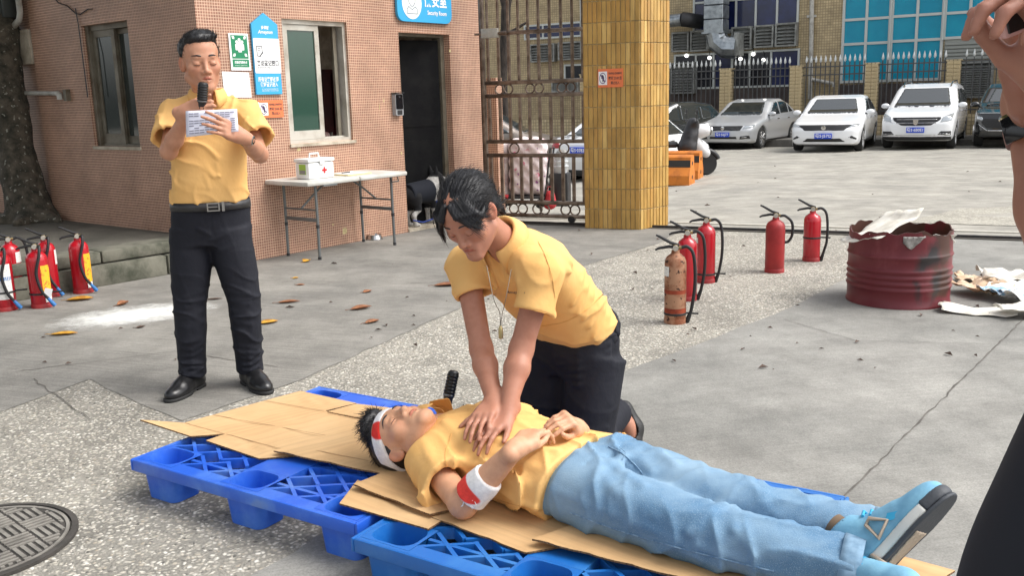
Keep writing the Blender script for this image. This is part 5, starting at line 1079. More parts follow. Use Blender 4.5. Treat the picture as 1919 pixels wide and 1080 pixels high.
# ================================================================== pallets
es = nz([.843, -.538, 0]); et = np.array([.538, .843, 0])
def pallet(o, label, m, L_=1.10, W_=.95, H=.15):
    t = thing('plastic_pallet', label, 'pallet', o, math.atan2(es[1], es[0]), 'blue plastic pallets under the lying man')
    sc, sw, tc_, tw = (.098, L_ / 2, L_ - .098), .090, (.082, W_ / 2 - .005, W_ - .082), .072
    S = [0] + [x for c in sc for x in (c - sw, c + sw)] + [L_]; T = [0] + [x for c in tc_ for x in (c - tw, c + tw)] + [W_]
    mb = MB(); th = .026
    def cell(a, b_, c, d): mb.span((a, c, H - th), (b_, d, H))
    for j in range(7):
        if j in (0, 6): cell(0, L_, T[j], T[j + 1]); continue
        for i in range(7):
            if j % 2 == 1:
                if i % 2 == 0: cell(S[i], S[i + 1], T[j], .05 if j == 1 and i in (2, 4) else T[j + 1])
            else:
                if i in (0, 6): cell(S[i], S[i + 1], T[j], T[j + 1])
                if i == 3: cell(S[3], S[4], T[j], T[j + 1])
    obj('deck', mb, m, t, None, False)
    mb = MB(); r_ = .012
    for a, b_ in (((0.0005, -r_, 0), (L_ - .0005, 0, 0)), ((.0005, W_, 0), (L_ - .0005, W_ + r_, 0)), ((-r_, -r_, 0), (0, W_ + r_, 0)), ((L_, -r_, 0), (L_ + r_, W_ + r_, 0))):
        a = np.array(a); b_ = np.array(b_); sz = b_ - a; sz[2] = .044; mb.bbox((a + b_) / 2 + np.array([0, 0, H + .002 - .022]), sz, .0045, seg=2)
    obj('rim', mb, m, t, 40, False)
    def lat(x0, x1, y0, y1):
        mb = MB(); p = .098
        for sg_ in (1, -1):
            for k in range(-12, 26):
                c = k * p; pts = []
                # line y - y0 = sg*(x - x0)*0.75 + c
                for x in (x0, x1):
                    y = y0 + sg_ * (x - x0) * .72 + c
                    if y0 <= y <= y1: pts.append((x, y))
                for y in (y0, y1):
                    x = x0 + (y - y0 - c) / (sg_ * .72)
                    if x0 < x < x1: pts.append((x, y))
                if len(pts) >= 2:
                    a, b_ = np.array(pts[0] + (H - .0195 - .0006 * (sg_ > 0),)), np.array(pts[1] + (H - .0195 - .0006 * (sg_ > 0),)); d = b_ - a; ln_ = np.linalg.norm(d)
                    if ln_ > .03: mb.box((a + b_) / 2, (ln_ - .004, .013, .036), rotz(math.atan2(d[1], d[0])))
        mb.span((x0 + .001, (y0 + y1) / 2 - .007, H - .037), (x1 - .001, (y0 + y1) / 2 + .007, H - .0028))
        obj('lattice', mb, m, t, None, False)
    for (a, b_) in ((S[1], S[3]), (S[4], S[6])):
        for (c, d) in ((T[2], T[3]), (T[4], T[5])): lat(a, b_, c, d)
    for i in (2, 4): lat(S[i], S[i + 1], .05, T[2])
    def ringp(hx, hy, r, z, n=5):
        return [(x, y, z) for x, y in rr(-hx, -hy, hx, hy, r, n)]
    R1 = [ringp(sw - .012, tw - .010, .045, H + .0005), ringp(sw - .018, tw - .015, .04, H - .03), ringp(sw - .03, tw - .024, .03, .012), ringp(.002, .002, .001, .011)]
    R0 = [ringp(sw - .001, tw - .001, .0015, H + .0002)]
    R2 = [ringp(sw - .003, tw - .002, .03, H - .027), ringp(sw - .014, tw - .010, .03, .004), ringp(sw - .020, tw - .016, .03, 0), ringp(.002, .002, .001, 0)]
    V = []; F = []; Rs = [R0[0]] + R1; n = len(R0[0])
    for r_ in Rs: V += r_
    for i in range(len(Rs) - 1):
        for k in range(n): k2 = (k + 1) % n; F.append((i * n + k, i * n + k2, (i + 1) * n + k2, (i + 1) * n + k))
    o2 = len(V)
    for r_ in R2: V += r_
    for i in range(len(R2) - 1):
        for k in range(n): k2 = (k + 1) % n; F.append((o2 + i * n + k, o2 + (i + 1) * n + k, o2 + (i + 1) * n + k2, o2 + i * n + k2))
    me = MB().add(V, F).mesh('foot', 40)
    for cx in sc:
        for cy in tc_:
            f = link('foot', me, [] if me.materials else m, t, False); f.location = (cx, cy, 0)
    return t
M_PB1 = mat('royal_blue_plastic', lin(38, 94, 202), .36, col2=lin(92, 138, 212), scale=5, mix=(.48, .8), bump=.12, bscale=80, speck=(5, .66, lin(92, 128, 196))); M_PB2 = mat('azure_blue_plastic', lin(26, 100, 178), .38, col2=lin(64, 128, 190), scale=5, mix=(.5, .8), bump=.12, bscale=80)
A1 = g(243, 862, .15); A1[2] = 0; A2 = g(656, 1010, .15); A2[2] = 0
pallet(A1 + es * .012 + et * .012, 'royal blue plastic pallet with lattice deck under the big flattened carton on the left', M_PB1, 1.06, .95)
pallet(A2 + es * .012 + et * .012, 'azure blue plastic pallet at the front under the lying man legs', M_PB2, 1.16, .95)

# ================================================================== flattened cartons on the pallets
def cardmat(name, ang, c1=(206, 172, 128), c2=(196, 160, 116)):
    m = mat(name, lin(*c1), .85, spec=.2); N, L, b = nodes(m)
    tc = N.new('ShaderNodeTexCoord'); mp = N.new('ShaderNodeMapping'); mp.inputs['Rotation'].default_value = (0, 0, ang); L.new(tc.outputs['Object'], mp.inputs['Vector'])
    def ns(sc, st, d=4):
        p_ = N.new('ShaderNodeMapping'); p_.inputs['Scale'].default_value = st; L.new(mp.outputs[0], p_.inputs['Vector']); n = N.new('ShaderNodeTexNoise'); n.inputs['Scale'].default_value = sc; n.inputs['Detail'].default_value = d; L.new(p_.outputs[0], n.inputs['Vector']); return n.outputs['Fac']
    fl = ns(1, (1.2, 60, 1), 2); bg_ = ns(4, (1, 1, 1), 6)
    mr = N.new('ShaderNodeMapRange'); mr.inputs[1].default_value = .35; mr.inputs[2].default_value = .65; L.new(bg_, mr.inputs[0])
    mx = N.new('ShaderNodeMix'); mx.data_type = 'RGBA'; mx.inputs['A'].default_value = lin(*c1); mx.inputs['B'].default_value = lin(*c2); L.new(mr.outputs[0], mx.inputs['Factor'])
    m2 = N.new('ShaderNodeMapRange'); m2.inputs[1].default_value = .3; m2.inputs[2].default_value = .7; m2.inputs[3].default_value = .90; m2.inputs[4].default_value = 1.05; L.new(fl, m2.inputs[0]); cc = N.new('ShaderNodeCombineColor'); [L.new(m2.outputs[0], cc.inputs[i]) for i in range(3)]
    mu = N.new('ShaderNodeMix'); mu.data_type = 'RGBA'; mu.blend_type = 'MULTIPLY'; mu.inputs['Factor'].default_value = 1; L.new(mx.outputs['Result'], mu.inputs['A']); L.new(cc.outputs[0], mu.inputs['B']); L.new(mu.outputs['Result'], b.inputs['Base Color'])
    bp = N.new('ShaderNodeBump'); bp.inputs['Distance'].default_value = .003; bp.inputs['Strength'].default_value = .5; L.new(fl, bp.inputs['Height']); L.new(bp.outputs[0], b.inputs['Normal'])
    return m
def carton(label, panels, m, seed):
    t = None; q = np.random.RandomState(seed)
    for k, (c4, zc, bend) in enumerate(panels):
        P4 = [g(x, y, z) for (x, y), z in zip(c4, zc)]
        if t is None: t = thing('cardboard_sheet', label, 'cardboard', P4[0], 0, 'flattened cartons laid on the pallets')
        n, m_ = 22, 16; P = np.zeros((n, m_, 3)); f1, f2, p1, p2 = q.uniform(2, 5), q.uniform(2, 5), q.uniform(0, 6), q.uniform(0, 6)
        for i in range(n):
            for j in range(m_):
                u, v = i / (n - 1), j / (m_ - 1); p = (P4[0] * (1 - u) + P4[1] * u) * (1 - v) + (P4[3] * (1 - u) + P4[2] * u) * v
                e = .0 * (math.sin(37 * u + seed) + math.sin(53 * u)) * (v in (0, 1)); p = p + nz(P4[3] - P4[0]) * e
                p[2] += 1.6 * math.sin(math.pi * u) * math.sin(math.pi * v) * .003 * math.sin(f1 * u * 3 + p1) * math.sin(f2 * v * 3 + p2) + bend * (1 - v) ** 2 + (.003 * max(0, math.sin(f1 * u * 6 + p2)) * (1 - v) ** 4 if bend else 0)
                P[i, j] = p
        obj('panel', MB().grid(P, .0055, 0, 1), [m, M_EDGE], t, 60)
M_EDGE = mat('corrugated_edge', lin(140, 108, 74), .95, col2=lin(84, 62, 42), scale=1, stretch=(160, 160, 10), mix=(.4, .6))
M_C1 = cardmat('corrugated_card', R_(-38)); M_FOLD = mat('card_fold', lin(150, 116, 78), .95)
M_C2 = cardmat('corrugated_card_dark', R_(40), (204, 170, 126), (192, 156, 112))
zz = lambda z: (z, z, z, z)
carton('big flattened carton spread on the left pallet with curled flaps', [(((345, 793), (567, 853), (712, 788), (497, 751)), (.168, .160, .162, .163), 0), (((497, 751), (608.5, 770.3), (668, 756), (563, 733)), (.163, .1625, .164, .164), 0), (((263, 787), (357, 818), (421.5, 813.6), (345, 793)), (.205, .178, .1653, .168), 0), (((386, 826), (486, 860), (567, 853), (421.5, 813.6)), (.163, .158, .160, .1653), 0)], M_C1, 3)
carton('flattened carton under the lying man head on the left pallet', [(((513, 848), (716, 892), (905, 842), (706, 787)), (.172, .170, .172, .168), .006), (((613, 772), (700, 789), (775, 770), (668, 757)), zz(.166), 0)], M_C1, 5)
carton('narrow carton flap under the man elbow, lowest of the stack at the pallet joint', [(((636, 944), (803, 992), (850, 962), (670, 900)), (.167, .160, .163, .160), 0)], M_C2, 7)
carton('folded carton under the lying man shoulder over the pallet joint', [(((662, 911), (806, 967), (1010, 915), (762, 866)), (.178, .172, .172, .178), .004)], M_C2, 9)
carton('long carton under the lying man waist on the front pallet', [(((808, 967), (987, 1035), (1330, 975), (1010, 870)), (.168, .160, .166, .170), -.004)], M_C2, 11)
carton('long carton under the lying man legs at the bottom edge of the picture', [(((997, 1014), (1340, 1104), (1680, 1040), (1260, 915)), (.176, .168, .168, .172), .005), (((1340, 1104), (1620, 1175), (1790, 1070), (1680, 1040)), (.168, .166, .166, .168), 0)], M_C2, 13)
o = obj('orange_card', MB().grid(crumple(g(868, 800, .16), .06, .04, .3, .012, 77, .06), .002), mat('orange_card', lin(200, 130, 60), .8), None, 180); tag(o, 'small orange torn card behind the lying man neck', 'card')

def crease_line(sheet_no, pts, z):
    par = [o for o in COL.objects if o.get('category') == 'cardboard'][sheet_no]; P = [g(x, y, z) for x, y in pts]; mb = MB()
    for a, b_ in zip(P[:-1], P[1:]):
        d = nz(b_ - a); n = np.array([-d[1], d[0], 0]) * .0016; k = 10; A_ = [a + (b_ - a) * i / k for i in range(k + 1)]; V = [p + n * (1 + .4 * math.sin(i * 2.3)) for i, p in enumerate(A_)] + [p - n for p in A_]; mb.add(V, [(i, i + 1, k + 2 + i, k + 1 + i) for i in range(k)])
    obj('fold_line', mb, M_FOLD, par, None)
crease_line(0, [(497, 751), (608, 770.5)], .1665); crease_line(0, [(346, 793), (421, 813.5)], .170); crease_line(0, [(424, 814), (565, 852)], .1655); crease_line(0, [(400, 778), (640, 822)], .1672); crease_line(1, [(615, 772), (700, 788)], .170); crease_line(1, [(560, 838), (730, 872)], .1755); crease_line(4, [(900, 925), (1080, 985)], .1690); crease_line(5, [(1120, 985), (1420, 1065)], .1765)
# ================================================================== microphones
def microphone(o, ax, label, L_=.21, ring_only=None):
    ax = nz(ax); x = nz(np.cross(ax, [0.3, 1, 0.1])); y = np.cross(ax, x); Rm = np.stack([x, y, ax], 1); t = thing('microphone', label, 'microphone', o)
    obj('handle', MB().lathe([(.016, 0), (.0185, .006), (.0185, L_ * .45), (.021, L_ * .5), (.021, L_ * .52)], o, 20, Rm), mat('black_mic_body', (.02, .02, .022), .35), t, 40)
    obj('head', MB().lathe([(.0205, L_ * .52)] + [(.0215 + .0022 * (k % 2), L_ * (.55 + .032 * k)) for k in range(13)] + [(.0205, L_ * .97), (.014, L_)], o, 20, Rm), mat('black_mic_grille', (.03, .03, .03), .3, .6), t, 30)
    obj('collar', MB().lathe([(.0225, L_ * .50), (.0232, L_ * .51), (.0232, L_ * .53), (.0225, L_ * .54)], o, 20, Rm, caps=False), mat('grey_ring', (.2, .2, .2), .3, .9), t, 40); return t
mp0 = at(831, 790, 3.42); microphone(mp0, at(843, 733, 3.44) - mp0, 'black microphone standing upright behind the lying man neck', .20)

# ================================================================== manhole cover
MC = g(-42, 1024); MC[2] = 0; man = thing('manhole_cover', 'round cast iron manhole cover with ribbed pattern set in the pebble concrete', 'manhole cover', MC)
M_IRON = mat('worn_cast_iron', lin(140, 136, 128), .8, .1, col2=lin(112, 108, 102), scale=12, bump=.3, bscale=90); M_IROND = mat('dirty_cast_iron', lin(70, 66, 62), .9, col2=lin(52, 50, 46), scale=12)
MR = .278; obj('frame', MB().lathe([(MR + .026, .003), (MR + .026, .014), (MR + .006, .016), (MR + .006, .003)], seg=64, caps=False), M_IROND, man, 40, False); obj('lid', MB().lathe([(MR, .003), (MR, .010), (.001, .010)], seg=64), M_IROND, man, 40, False); obj('lid_rim', MB().lathe([(MR - .001, .010), (MR - .001, .0145), (MR - .012, .0145), (MR - .012, .010)], seg=64, caps=False), M_IRON, man, 40, False)
mb = MB(); cs = .095; wr = rotz(R_(48))
for i in range(-4, 5):
    for j in range(-4, 5):
        c = np.array([i * cs, j * cs, .012]);
        if (i, j) == (0, 0): continue
        for k in range(4):
            o_ = (k - 1.5) * cs / 4; hor = (i + j) % 2 == 0; L1 = cs * .92
            a = c + (np.array([-L1 / 2, o_, 0]) if hor else np.array([o_, -L1 / 2, 0])); b_ = c + (np.array([L1 / 2, o_, 0]) if hor else np.array([o_, L1 / 2, 0]))
            n = 8; pts = [a + (b_ - a) * q / n for q in range(n + 1)]; ins = [p for p in pts if np.hypot(p[0], p[1]) < MR - .016]
            if len(ins) > 1: a, b_ = ins[0], ins[-1]; d = b_ - a; mb.box((a + b_) / 2, (np.linalg.norm(d), cs * .135, .005), rotz(math.atan2(d[1], d[0])))
V = mb.v; mb.v = [v @ wr.T for v in V]; o = obj('rib_pattern', mb, M_IRON, man, None, False)
text('污水', .07, (0, 0, .0135), wr @ np.array([1, 0, 0]), wr @ np.array([0, 1, 0]), M_IRON, man, None, .001).matrix_parent_inverse = Matrix.Identity(4)

# ================================================================== fallen leaves
M_LY = mat('yellow_leaf', lin(206, 158, 54), .6, col2=lin(160, 104, 36), scale=18); M_LB = mat('brown_leaf', lin(150, 100, 66), .7, col2=lin(110, 64, 42), scale=16); M_LD = mat('dark_leaf', lin(84, 66, 56), .8)
def leaf(x, y, L_, w_, rz, m_, label, curl=.25, z=0.0):
    p = g(x, y, z); t = thing('fallen_leaf', label, 'leaf', p, rz, 'fallen leaves on the ground'); n, k = 9, 5; P = np.zeros((n, k, 3))
    for i in range(n):
        u = i / (n - 1); hw = w_ / 2 * math.sin(math.pi * min(.04 + u * .94, .99)) ** .8
        for j in range(k): v = j / (k - 1) * 2 - 1; P[i, j] = ((u - .5) * L_, v * hw, .008 + L_ * curl * (v * v * .32 * math.sin(math.pi * u) + .5 * (u - .45) ** 2))
    obj('blade', MB().grid(P, .0012), m_, t, 180, False); obj('stalk', MB().tube([(-L_ * .5, 0, .008 + L_ * curl * .1), (-L_ * .62, .01, .012), (-L_ * .72, .02, .008)], .0018, 5), m_, t, 60, False)
for a in ((150, 564, .19, .10, .2, M_LY, 'big yellow brown curled leaf at the foot of the extinguisher by the kerb', .35), (231, 573, .10, .055, 1.1, M_LB, 'brown leaf standing curled in the white powder', .9), (120, 629, .17, .06, .1, M_LY, 'long yellow leaf on the slab left of the standing man', .25), (503, 607, .13, .085, .5, M_LY, 'yellow leaf just right of the standing man trouser leg', .3), (575, 492, .08, .08, 1.2, M_LY, 'bright yellow leaf near the front table leg', .9), (554, 523, .05, .04, .4, M_LY, 'tiny yellow leaf in front of the table', .4), (563, 536, .07, .035, 0, M_LB, 'tiny brown leaf in front of the table', .3), (541, 569, .16, .05, .2, M_LB, 'long thin brown leaf right of the man trousers', .3), (689, 549, .08, .06, .9, M_LB, 'small pale brown leaf in the middle of the yard', .5), (677, 581, .15, .07, .5, M_LB, 'curled reddish brown leaf left of the kneeling woman', .45), (698, 606, .11, .06, .8, M_LB, 'pinkish brown leaf nearest the cartons', .4), (838, 537, .20, .09, .1, M_LB, 'large brown leaf beside the woman sleeve', .3), (294, 431, .11, .07, .3, M_LB, 'orange brown leaf on the platform by the wall', .5, .262), (402, 563, .12, .03, .1, M_LD, 'dark leaf strip between the man legs', .2), (264, 616, .06, .03, .7, M_LD, 'dark crumpled leaf bit below the powder', .5), (590, 410, .05, .03, .3, M_LD, 'dark leaf bit under the table', .4)): leaf(*a)
q_ = np.random.RandomState(4); V = []; F = []
for i in range(130):
    x, y = q_.uniform(0, 1900), q_.uniform(300, 700)
    p = gs(x, y); z = gz(p[0], p[1]) + .01
    if p[1] > 22 or (x < 860 and y < 460) or (900 < x < 1260 and y < 430): continue
    s = q_.uniform(.006, .022) * (1 + p[1] * .08); a = q_.uniform(0, 6.3); k = len(V)
    V += [(p[0] + s * math.cos(a), p[1] + s * math.sin(a), z), (p[0] - s * .4 * math.sin(a), p[1] + s * .4 * math.cos(a), z + s * .5), (p[0] - s * math.cos(a), p[1] - s * math.sin(a), z), (p[0] + s * .4 * math.sin(a), p[1] - s * .4 * math.cos(a), z + s * .3)]; F.append((k, k + 1, k + 2, k + 3))
tag(obj('ground_litter', MB().add(V, F), M_LD, None, None), 'tiny dark leaf crumbs scattered over the concrete', 'litter', None, 'stuff')
# ================================================================== people
M_SHIRT = mat('yellow_polo_cloth', lin(230, 184, 118), .88, col2=lin(224, 174, 106), scale=3, bump=.4, bscale=48, dist=.004, spec=.2, detail=3)
M_TROU = mat('dark_navy_trousers', (.011, .012, .018), .75, col2=(.016, .017, .024), scale=3, bump=.5, bscale=22, dist=.008, spec=.25, detail=3)
M_JEAN = mat('light_blue_denim', lin(98, 132, 162), .95, col2=lin(136, 162, 182), scale=5, mix=(.38, .66), bump=.6, bscale=260, dist=.002, spec=.1, speck=(420, .57, lin(130, 158, 180)), detail=8)
M_HAIR = mat('black_hair', (.007, .007, .008), .38, spec=.5, bump=.5, bscale=120, dist=.002, col2=(.016, .016, .018), scale=30)
M_HAIRW = mat('tied_black_hair', (.009, .009, .011), .5, spec=.35, bump=.35, bscale=160, dist=.0015)
M_LASH = mat('dark_lash', (.02, .012, .01), .6); M_BELT = mat('black_leather', (.02, .02, .022), .4, bump=.3, bscale=120, col2=(.035, .035, .037), scale=20); M_SHOE = mat('black_shoe_leather', (.012, .012, .013), .28, bump=.2, bscale=60); M_SOLE = mat('black_sole', (.015, .015, .015), .7); M_BUT = mat('yellow_button', lin(226, 178, 90), .4)
def skinmat(name): return mat(name, (1, 1, 1), .5, spec=.4, attr='tint', col2=(.86, .80, .78), scale=26, mix=(.35, .7), bump=.14, bscale=190, dist=.0012, sub=.12)
M_SKIN = skinmat('skin')
def crease(P, d, f, amp, seed, sharp=3.0, warp=1.6):        # cloth creases: warped ridges that come and go
    d = nz(d).astype(np.float32); w = wob(P, f * .45, seed); r = 1 - np.abs(np.sin(P @ (d * f) * .5 + warp * w)); mk = np.clip(wob(P, f * .22, seed + 1) * 1.6 + .45, 0, 1)
    return amp * mk * r ** sharp
def fuzz(par, ho, n, L0, L1, dirf, r, seed, m, name='strands', lift=.25, sel=None, jit=.18):      # fine strands growing out of a hair shape
    me = ho.data; N_ = len(me.vertices); V = np.zeros(N_ * 3); me.vertices.foreach_get('co', V); V = V.reshape(-1, 3); Nn = np.zeros(N_ * 3); me.vertices.foreach_get('normal', Nn); Nn = Nn.reshape(-1, 3); q = np.random.RandomState(seed)
    idx = np.arange(N_) if sel is None else np.nonzero(sel(V, Nn))[0]; idx = idx[q.randint(len(idx), size=n)]; p0, nn = V[idx], Nn[idx]; d = dirf(p0, nn, q); d = d - nn * (d * nn).sum(1)[:, None]; d /= np.linalg.norm(d, axis=1)[:, None] + 1e-9
    d = d + q.normal(size=d.shape) * jit; L_ = q.uniform(L0, L1, n)[:, None]; b = np.cross(d, nn); b /= np.linalg.norm(b, axis=1)[:, None] + 1e-9; P = []
    for t, w in ((0, .6), (.4, 1), (.75, .8), (1, .15)):
        c = p0 - nn * .0008 + d * L_ * t + nn * L_ * lift * (t - .55 * t * t); P += [c + b * r * w, c - b * r * .5 * w + nn * r * .87 * w, c - b * r * .5 * w - nn * r * .87 * w]
    P = np.stack(P, 1); F = []
    for k in range(3):
        for j in range(3): j2 = (j + 1) % 3; F.append((k * 3 + j, k * 3 + j2, k * 3 + 3 + j2, k * 3 + 3 + j))
    Q = (np.arange(n)[:, None, None] * 12 + np.array(F)[None]).reshape(-1, 4); o = link(name, npmesh(name, P.reshape(-1, 3), Q), m, par); o['kind'] = 'stuff'; return o
class Head:
    def __init__(s, sd, c, F, U, sc=1.0, fem=False):
        s.c = np.array(c, float); F = nz(F); U = np.array(U, float); U = nz(U - F * (U @ F)); X = np.cross(U, F); s.R = np.stack([X, -F, U], 1); s.s = sc; s.sd = sd
        W = s.w; k = sc; f = .94 if fem else 1.0
        E = lambda p, r, kk=.015, m='u', RR=None: sd.ell(W(p), np.array(r) * k, s.R if RR is None else s.R @ RR, kk * k, m)
        Cp = lambda a, b, ra, rb=None, kk=.015, m='u': sd.cap(W(a), W(b), ra * k, (ra if rb is None else rb) * k, kk * k, m)
        E((0, .014, .040), (.075, .094, .082)); E((0, -.03, .045), (.062, .058, .058), .03); E((0, -.028, -.035), (.061 * f, .062, .075), .03)
        for x in (-1, 1):
            Cp((x * .054 * f, .005, -.062), (x * .014, -.076, -.104), .019, .015, .035)
            E((x * .043, -.058, -.022), (.024, .022, .020), .03)
        E((0, -.082, -.103), (.018, .014, .014), .02)
        Cp((-.032, -.080, .021), (.032, -.080, .021), .010, None, .022)
        for x in (-1, 1): E((x * .0325, -.103, -.002), (.018, .018, .011), .016, 's')
        for x in (-1, 1): E((x * .0325, -.0775, -.003), (.0165, .0155, .0125), .005)
        for x in (-1, 1): Cp((x * .018, -.0885, .0075), (x * .047, -.0775, .007), .0035, .003, .007)
        Cp((0, -.086, .012), (0, -.106, -.034), .0065, .0095, .014); E((0, -.1065, -.037), (.0105, .010, .0095), .008)
        for x in (-1, 1): E((x * .0145, -.0945, -.040), (.0085, .010, .008), .008)
        for x in (-1, 1): E((x * .0075, -.1005, -.0485), (.0042, .0055, .004), .003, 's')
        E((0, -.079, -.066), (.030, .018, .024), .018)
        s.lip = [((-.023, -.0835, -.0690), (-.006, -.0985, -.0635)), ((-.006, -.0985, -.0635), (.006, -.0985, -.0635)), ((.006, -.0985, -.0635), (.023, -.0835, -.0690)), ((-.018, -.087, -.0735), (0, -.0965, -.0775)), ((0, -.0965, -.0775), (.018, -.087, -.0735))]
        for i, (a, b) in enumerate(s.lip): Cp(a, b, .0042 if i < 3 else .005, None, .005)
        Cp((-.022, -.088, -.0700), (0, -.1045, -.0702), .0016, None, .002, 's'); Cp((0, -.1045, -.0702), (.022, -.088, -.0700), .0016, None, .002, 's')
        for x in (-1, 1):
            Re = np.array(Euler((R_(-12), 0, x * R_(-24))).to_matrix())
            E((x * .0775, .012, -.006), (.0085, .019, .032), .008, 'u', Re); E((x * .0865, .006, -.002), (.006, .010, .017), .004, 's', Re)
    def w(s, p): return s.c + s.R @ (np.array(p, float) * s.s)
    def loc(s, V): return (V - s.c) @ s.R / s.s
    def tint(s, V, base):
        q = s.loc(V); col = np.tile(np.array(base), (len(V), 1))
        dl = np.min([dcap(q.astype(np.float32), a, b, 0, 0) for a, b in s.lip], 0); m = (dl < .0062) & (np.abs(q[:, 0]) < .026); col[m] = np.array(base) * [.78, .50, .52]
        e = np.exp(-(np.linalg.norm((q - [0, 0, -.005]) / [1, 1.3, 1], axis=1) - .088) ** 2 / .0001) * (np.abs(q[:, 0]) > .074) * (np.abs(q[:, 2]) < .05); col *= 1 - e[:, None] * np.array([.05, .22, .25])
        ck = np.exp(-(((np.abs(q[:, 0]) - .042) / .02) ** 2 + ((q[:, 2] + .03) / .022) ** 2)) * (q[:, 1] < -.03); col *= 1 - ck[:, None] * np.array([.0, .09, .09]); return col
    def surf(s, x, z, lift=0.0):
        ys = np.linspace(-.125, -.03, 96); P = np.array([s.w((x, y, z)) for y in ys], np.float32); d = s.sd(P); i = int(np.argmax(d < 0)); return s.w((x, ys[i] - lift, z))
    def features(s, par, brow=.0034, browz=.026, lash=.0011):
        for x in (-1, 1):
            P = [s.surf(x * (.0325 + dx), -.0065 - .0035 * (1 - (dx / .0145) ** 2), .0002) for dx in np.linspace(-.0145, .0155, 9)]; obj('eyelash', MB().tube(P, np.array([.3, .7, 1, 1, 1, 1, 1.1, .9, .4]) * lash * s.s, 5), M_LASH, par, 60)
            P = [s.surf(x * u, browz + .004 * math.sin(math.pi * min((u - .014) / .03, 1) * .8), .0006) for u in np.linspace(.015, .052, 8)]; obj('eyebrow', MB().tube(P, np.array([.5, 1, 1.05, 1, .9, .75, .5, .2]) * brow * s.s, 6), M_HAIR, par, 60)
def arm(sd, Sh, El, Wr, r=(.045, .037, .036, .0265), k=.02, hand_dir=None):
    Sh, El, Wr = map(lambda v: np.array(v, float), (Sh, El, Wr)); sd.cap(Sh, El, r[0], r[1], k); m_ = El * .68 + Wr * .32; sd.cap(El, m_, r[2], r[2] * 1.04, k); sd.cap(m_, Wr, r[2] * 1.03, r[3], k)
def hand(sd, W_, D, Nn, sgn, curl, thumb=(.55, .75, -.35), sc=1.0, spread=.06, tb=.25):
    # W_ wrist, D finger direction, Nn back-of-hand normal, thumb lies on sgn * (D x Nn)
    W_ = np.array(W_, float); D = nz(D); Nn = np.array(Nn, float); Nn = nz(Nn - D * (Nn @ D)); T = sgn * np.cross(D, Nn); A = lambda d, t, n: W_ + (D * d + T * t + Nn * n) * sc
    lat = (.029, .0095, -.0100, -.0275); kn = (.088, .092, .087, .078); tips = []
    for l, kk in zip(lat, kn): sd.cap(A(.004, l * .55, 0), A(kk, l, .002), .0145 * sc, .0105 * sc, .016 * sc)
    sd.cap(A(.018, .016, -.008), A(.052, .034, -.008), .016 * sc, .014 * sc, .018 * sc); sd.cap(A(.02, -.018, -.008), A(.06, -.026, -.006), .014 * sc, .011 * sc, .016 * sc)
    sd.cap(A(-.03, 0, 0), A(.012, 0, 0), .026 * sc, .022 * sc, .02 * sc)
    seg = ((.042, .026, .022), (.046, .030, .023), (.043, .028, .022), (.034, .021, .020)); rad = ((.0090, .0080, .0070, .0058), (.0092, .0082, .0071, .0058), (.0088, .0078, .0068, .0056), (.0078, .0069, .0061, .0052))
    for i in range(4):
        p = A(kn[i], lat[i], .001); d0 = nz(D + T * spread * (1.5 - i)); a = 0
        for j in range(3):
            a += curl[i][j]; d = d0 * math.cos(a) - Nn * math.sin(a); q = p + d * seg[i][j] * sc; sd.cap(p, q, rad[i][j] * sc, rad[i][j + 1] * sc, .0035 * sc if j else .009 * sc); p = q
        tips.append(p)
    p = A(.026, .026, -.008); d = nz(D * thumb[0] + T * thumb[1] + Nn * thumb[2]); ax = nz(np.cross(d, D))
    for j, L_ in enumerate((.040, .032, .025)):
        q = p + d * L_ * sc; sd.cap(p, q, (.0125, .0104, .0092)[j] * sc, (.0104, .0092, .0072)[j] * sc, (.012, .004, .004)[j] * sc); p = q; d = nz(d * math.cos(tb) + np.cross(ax, d) * math.sin(tb))
    tips.append(p); return tips
def collar(par, c, Fd, Ud, rx, ry, h, fall, pt, m, gap=.30, flare=.022, name='collar', lift=.0):
    Fd = nz(Fd); Ud = np.array(Ud, float); Ud = nz(Ud - Fd * (Ud @ Fd)); X = np.cross(Ud, Fd); c = np.array(c, float); n = 41; P = np.zeros((n, 7, 3))
    for i in range(n):
        t = gap + (2 * math.pi - 2 * gap) * i / (n - 1); fr = max(0, math.cos(t)); f = fall + (pt - fall) * fr ** 3; rows = ((0, -.012), (.0, h * .5), (.001, h), (.006, h + .003), (.012, h - .003), (flare * .75, h - f * .5), (flare, h - f))
        for j, (o, z) in enumerate(rows):
            if fr > .7 and j >= 4: z -= .0; o += .006 * (fr - .7) / .3
            P[i, j] = c + X * math.sin(t) * (rx + o) + Fd * math.cos(t) * (ry + o) + Ud * (z - .012 * fr + lift * (1 - fr))
    return obj(name, MB().grid(P, .0022), m, par, 180)
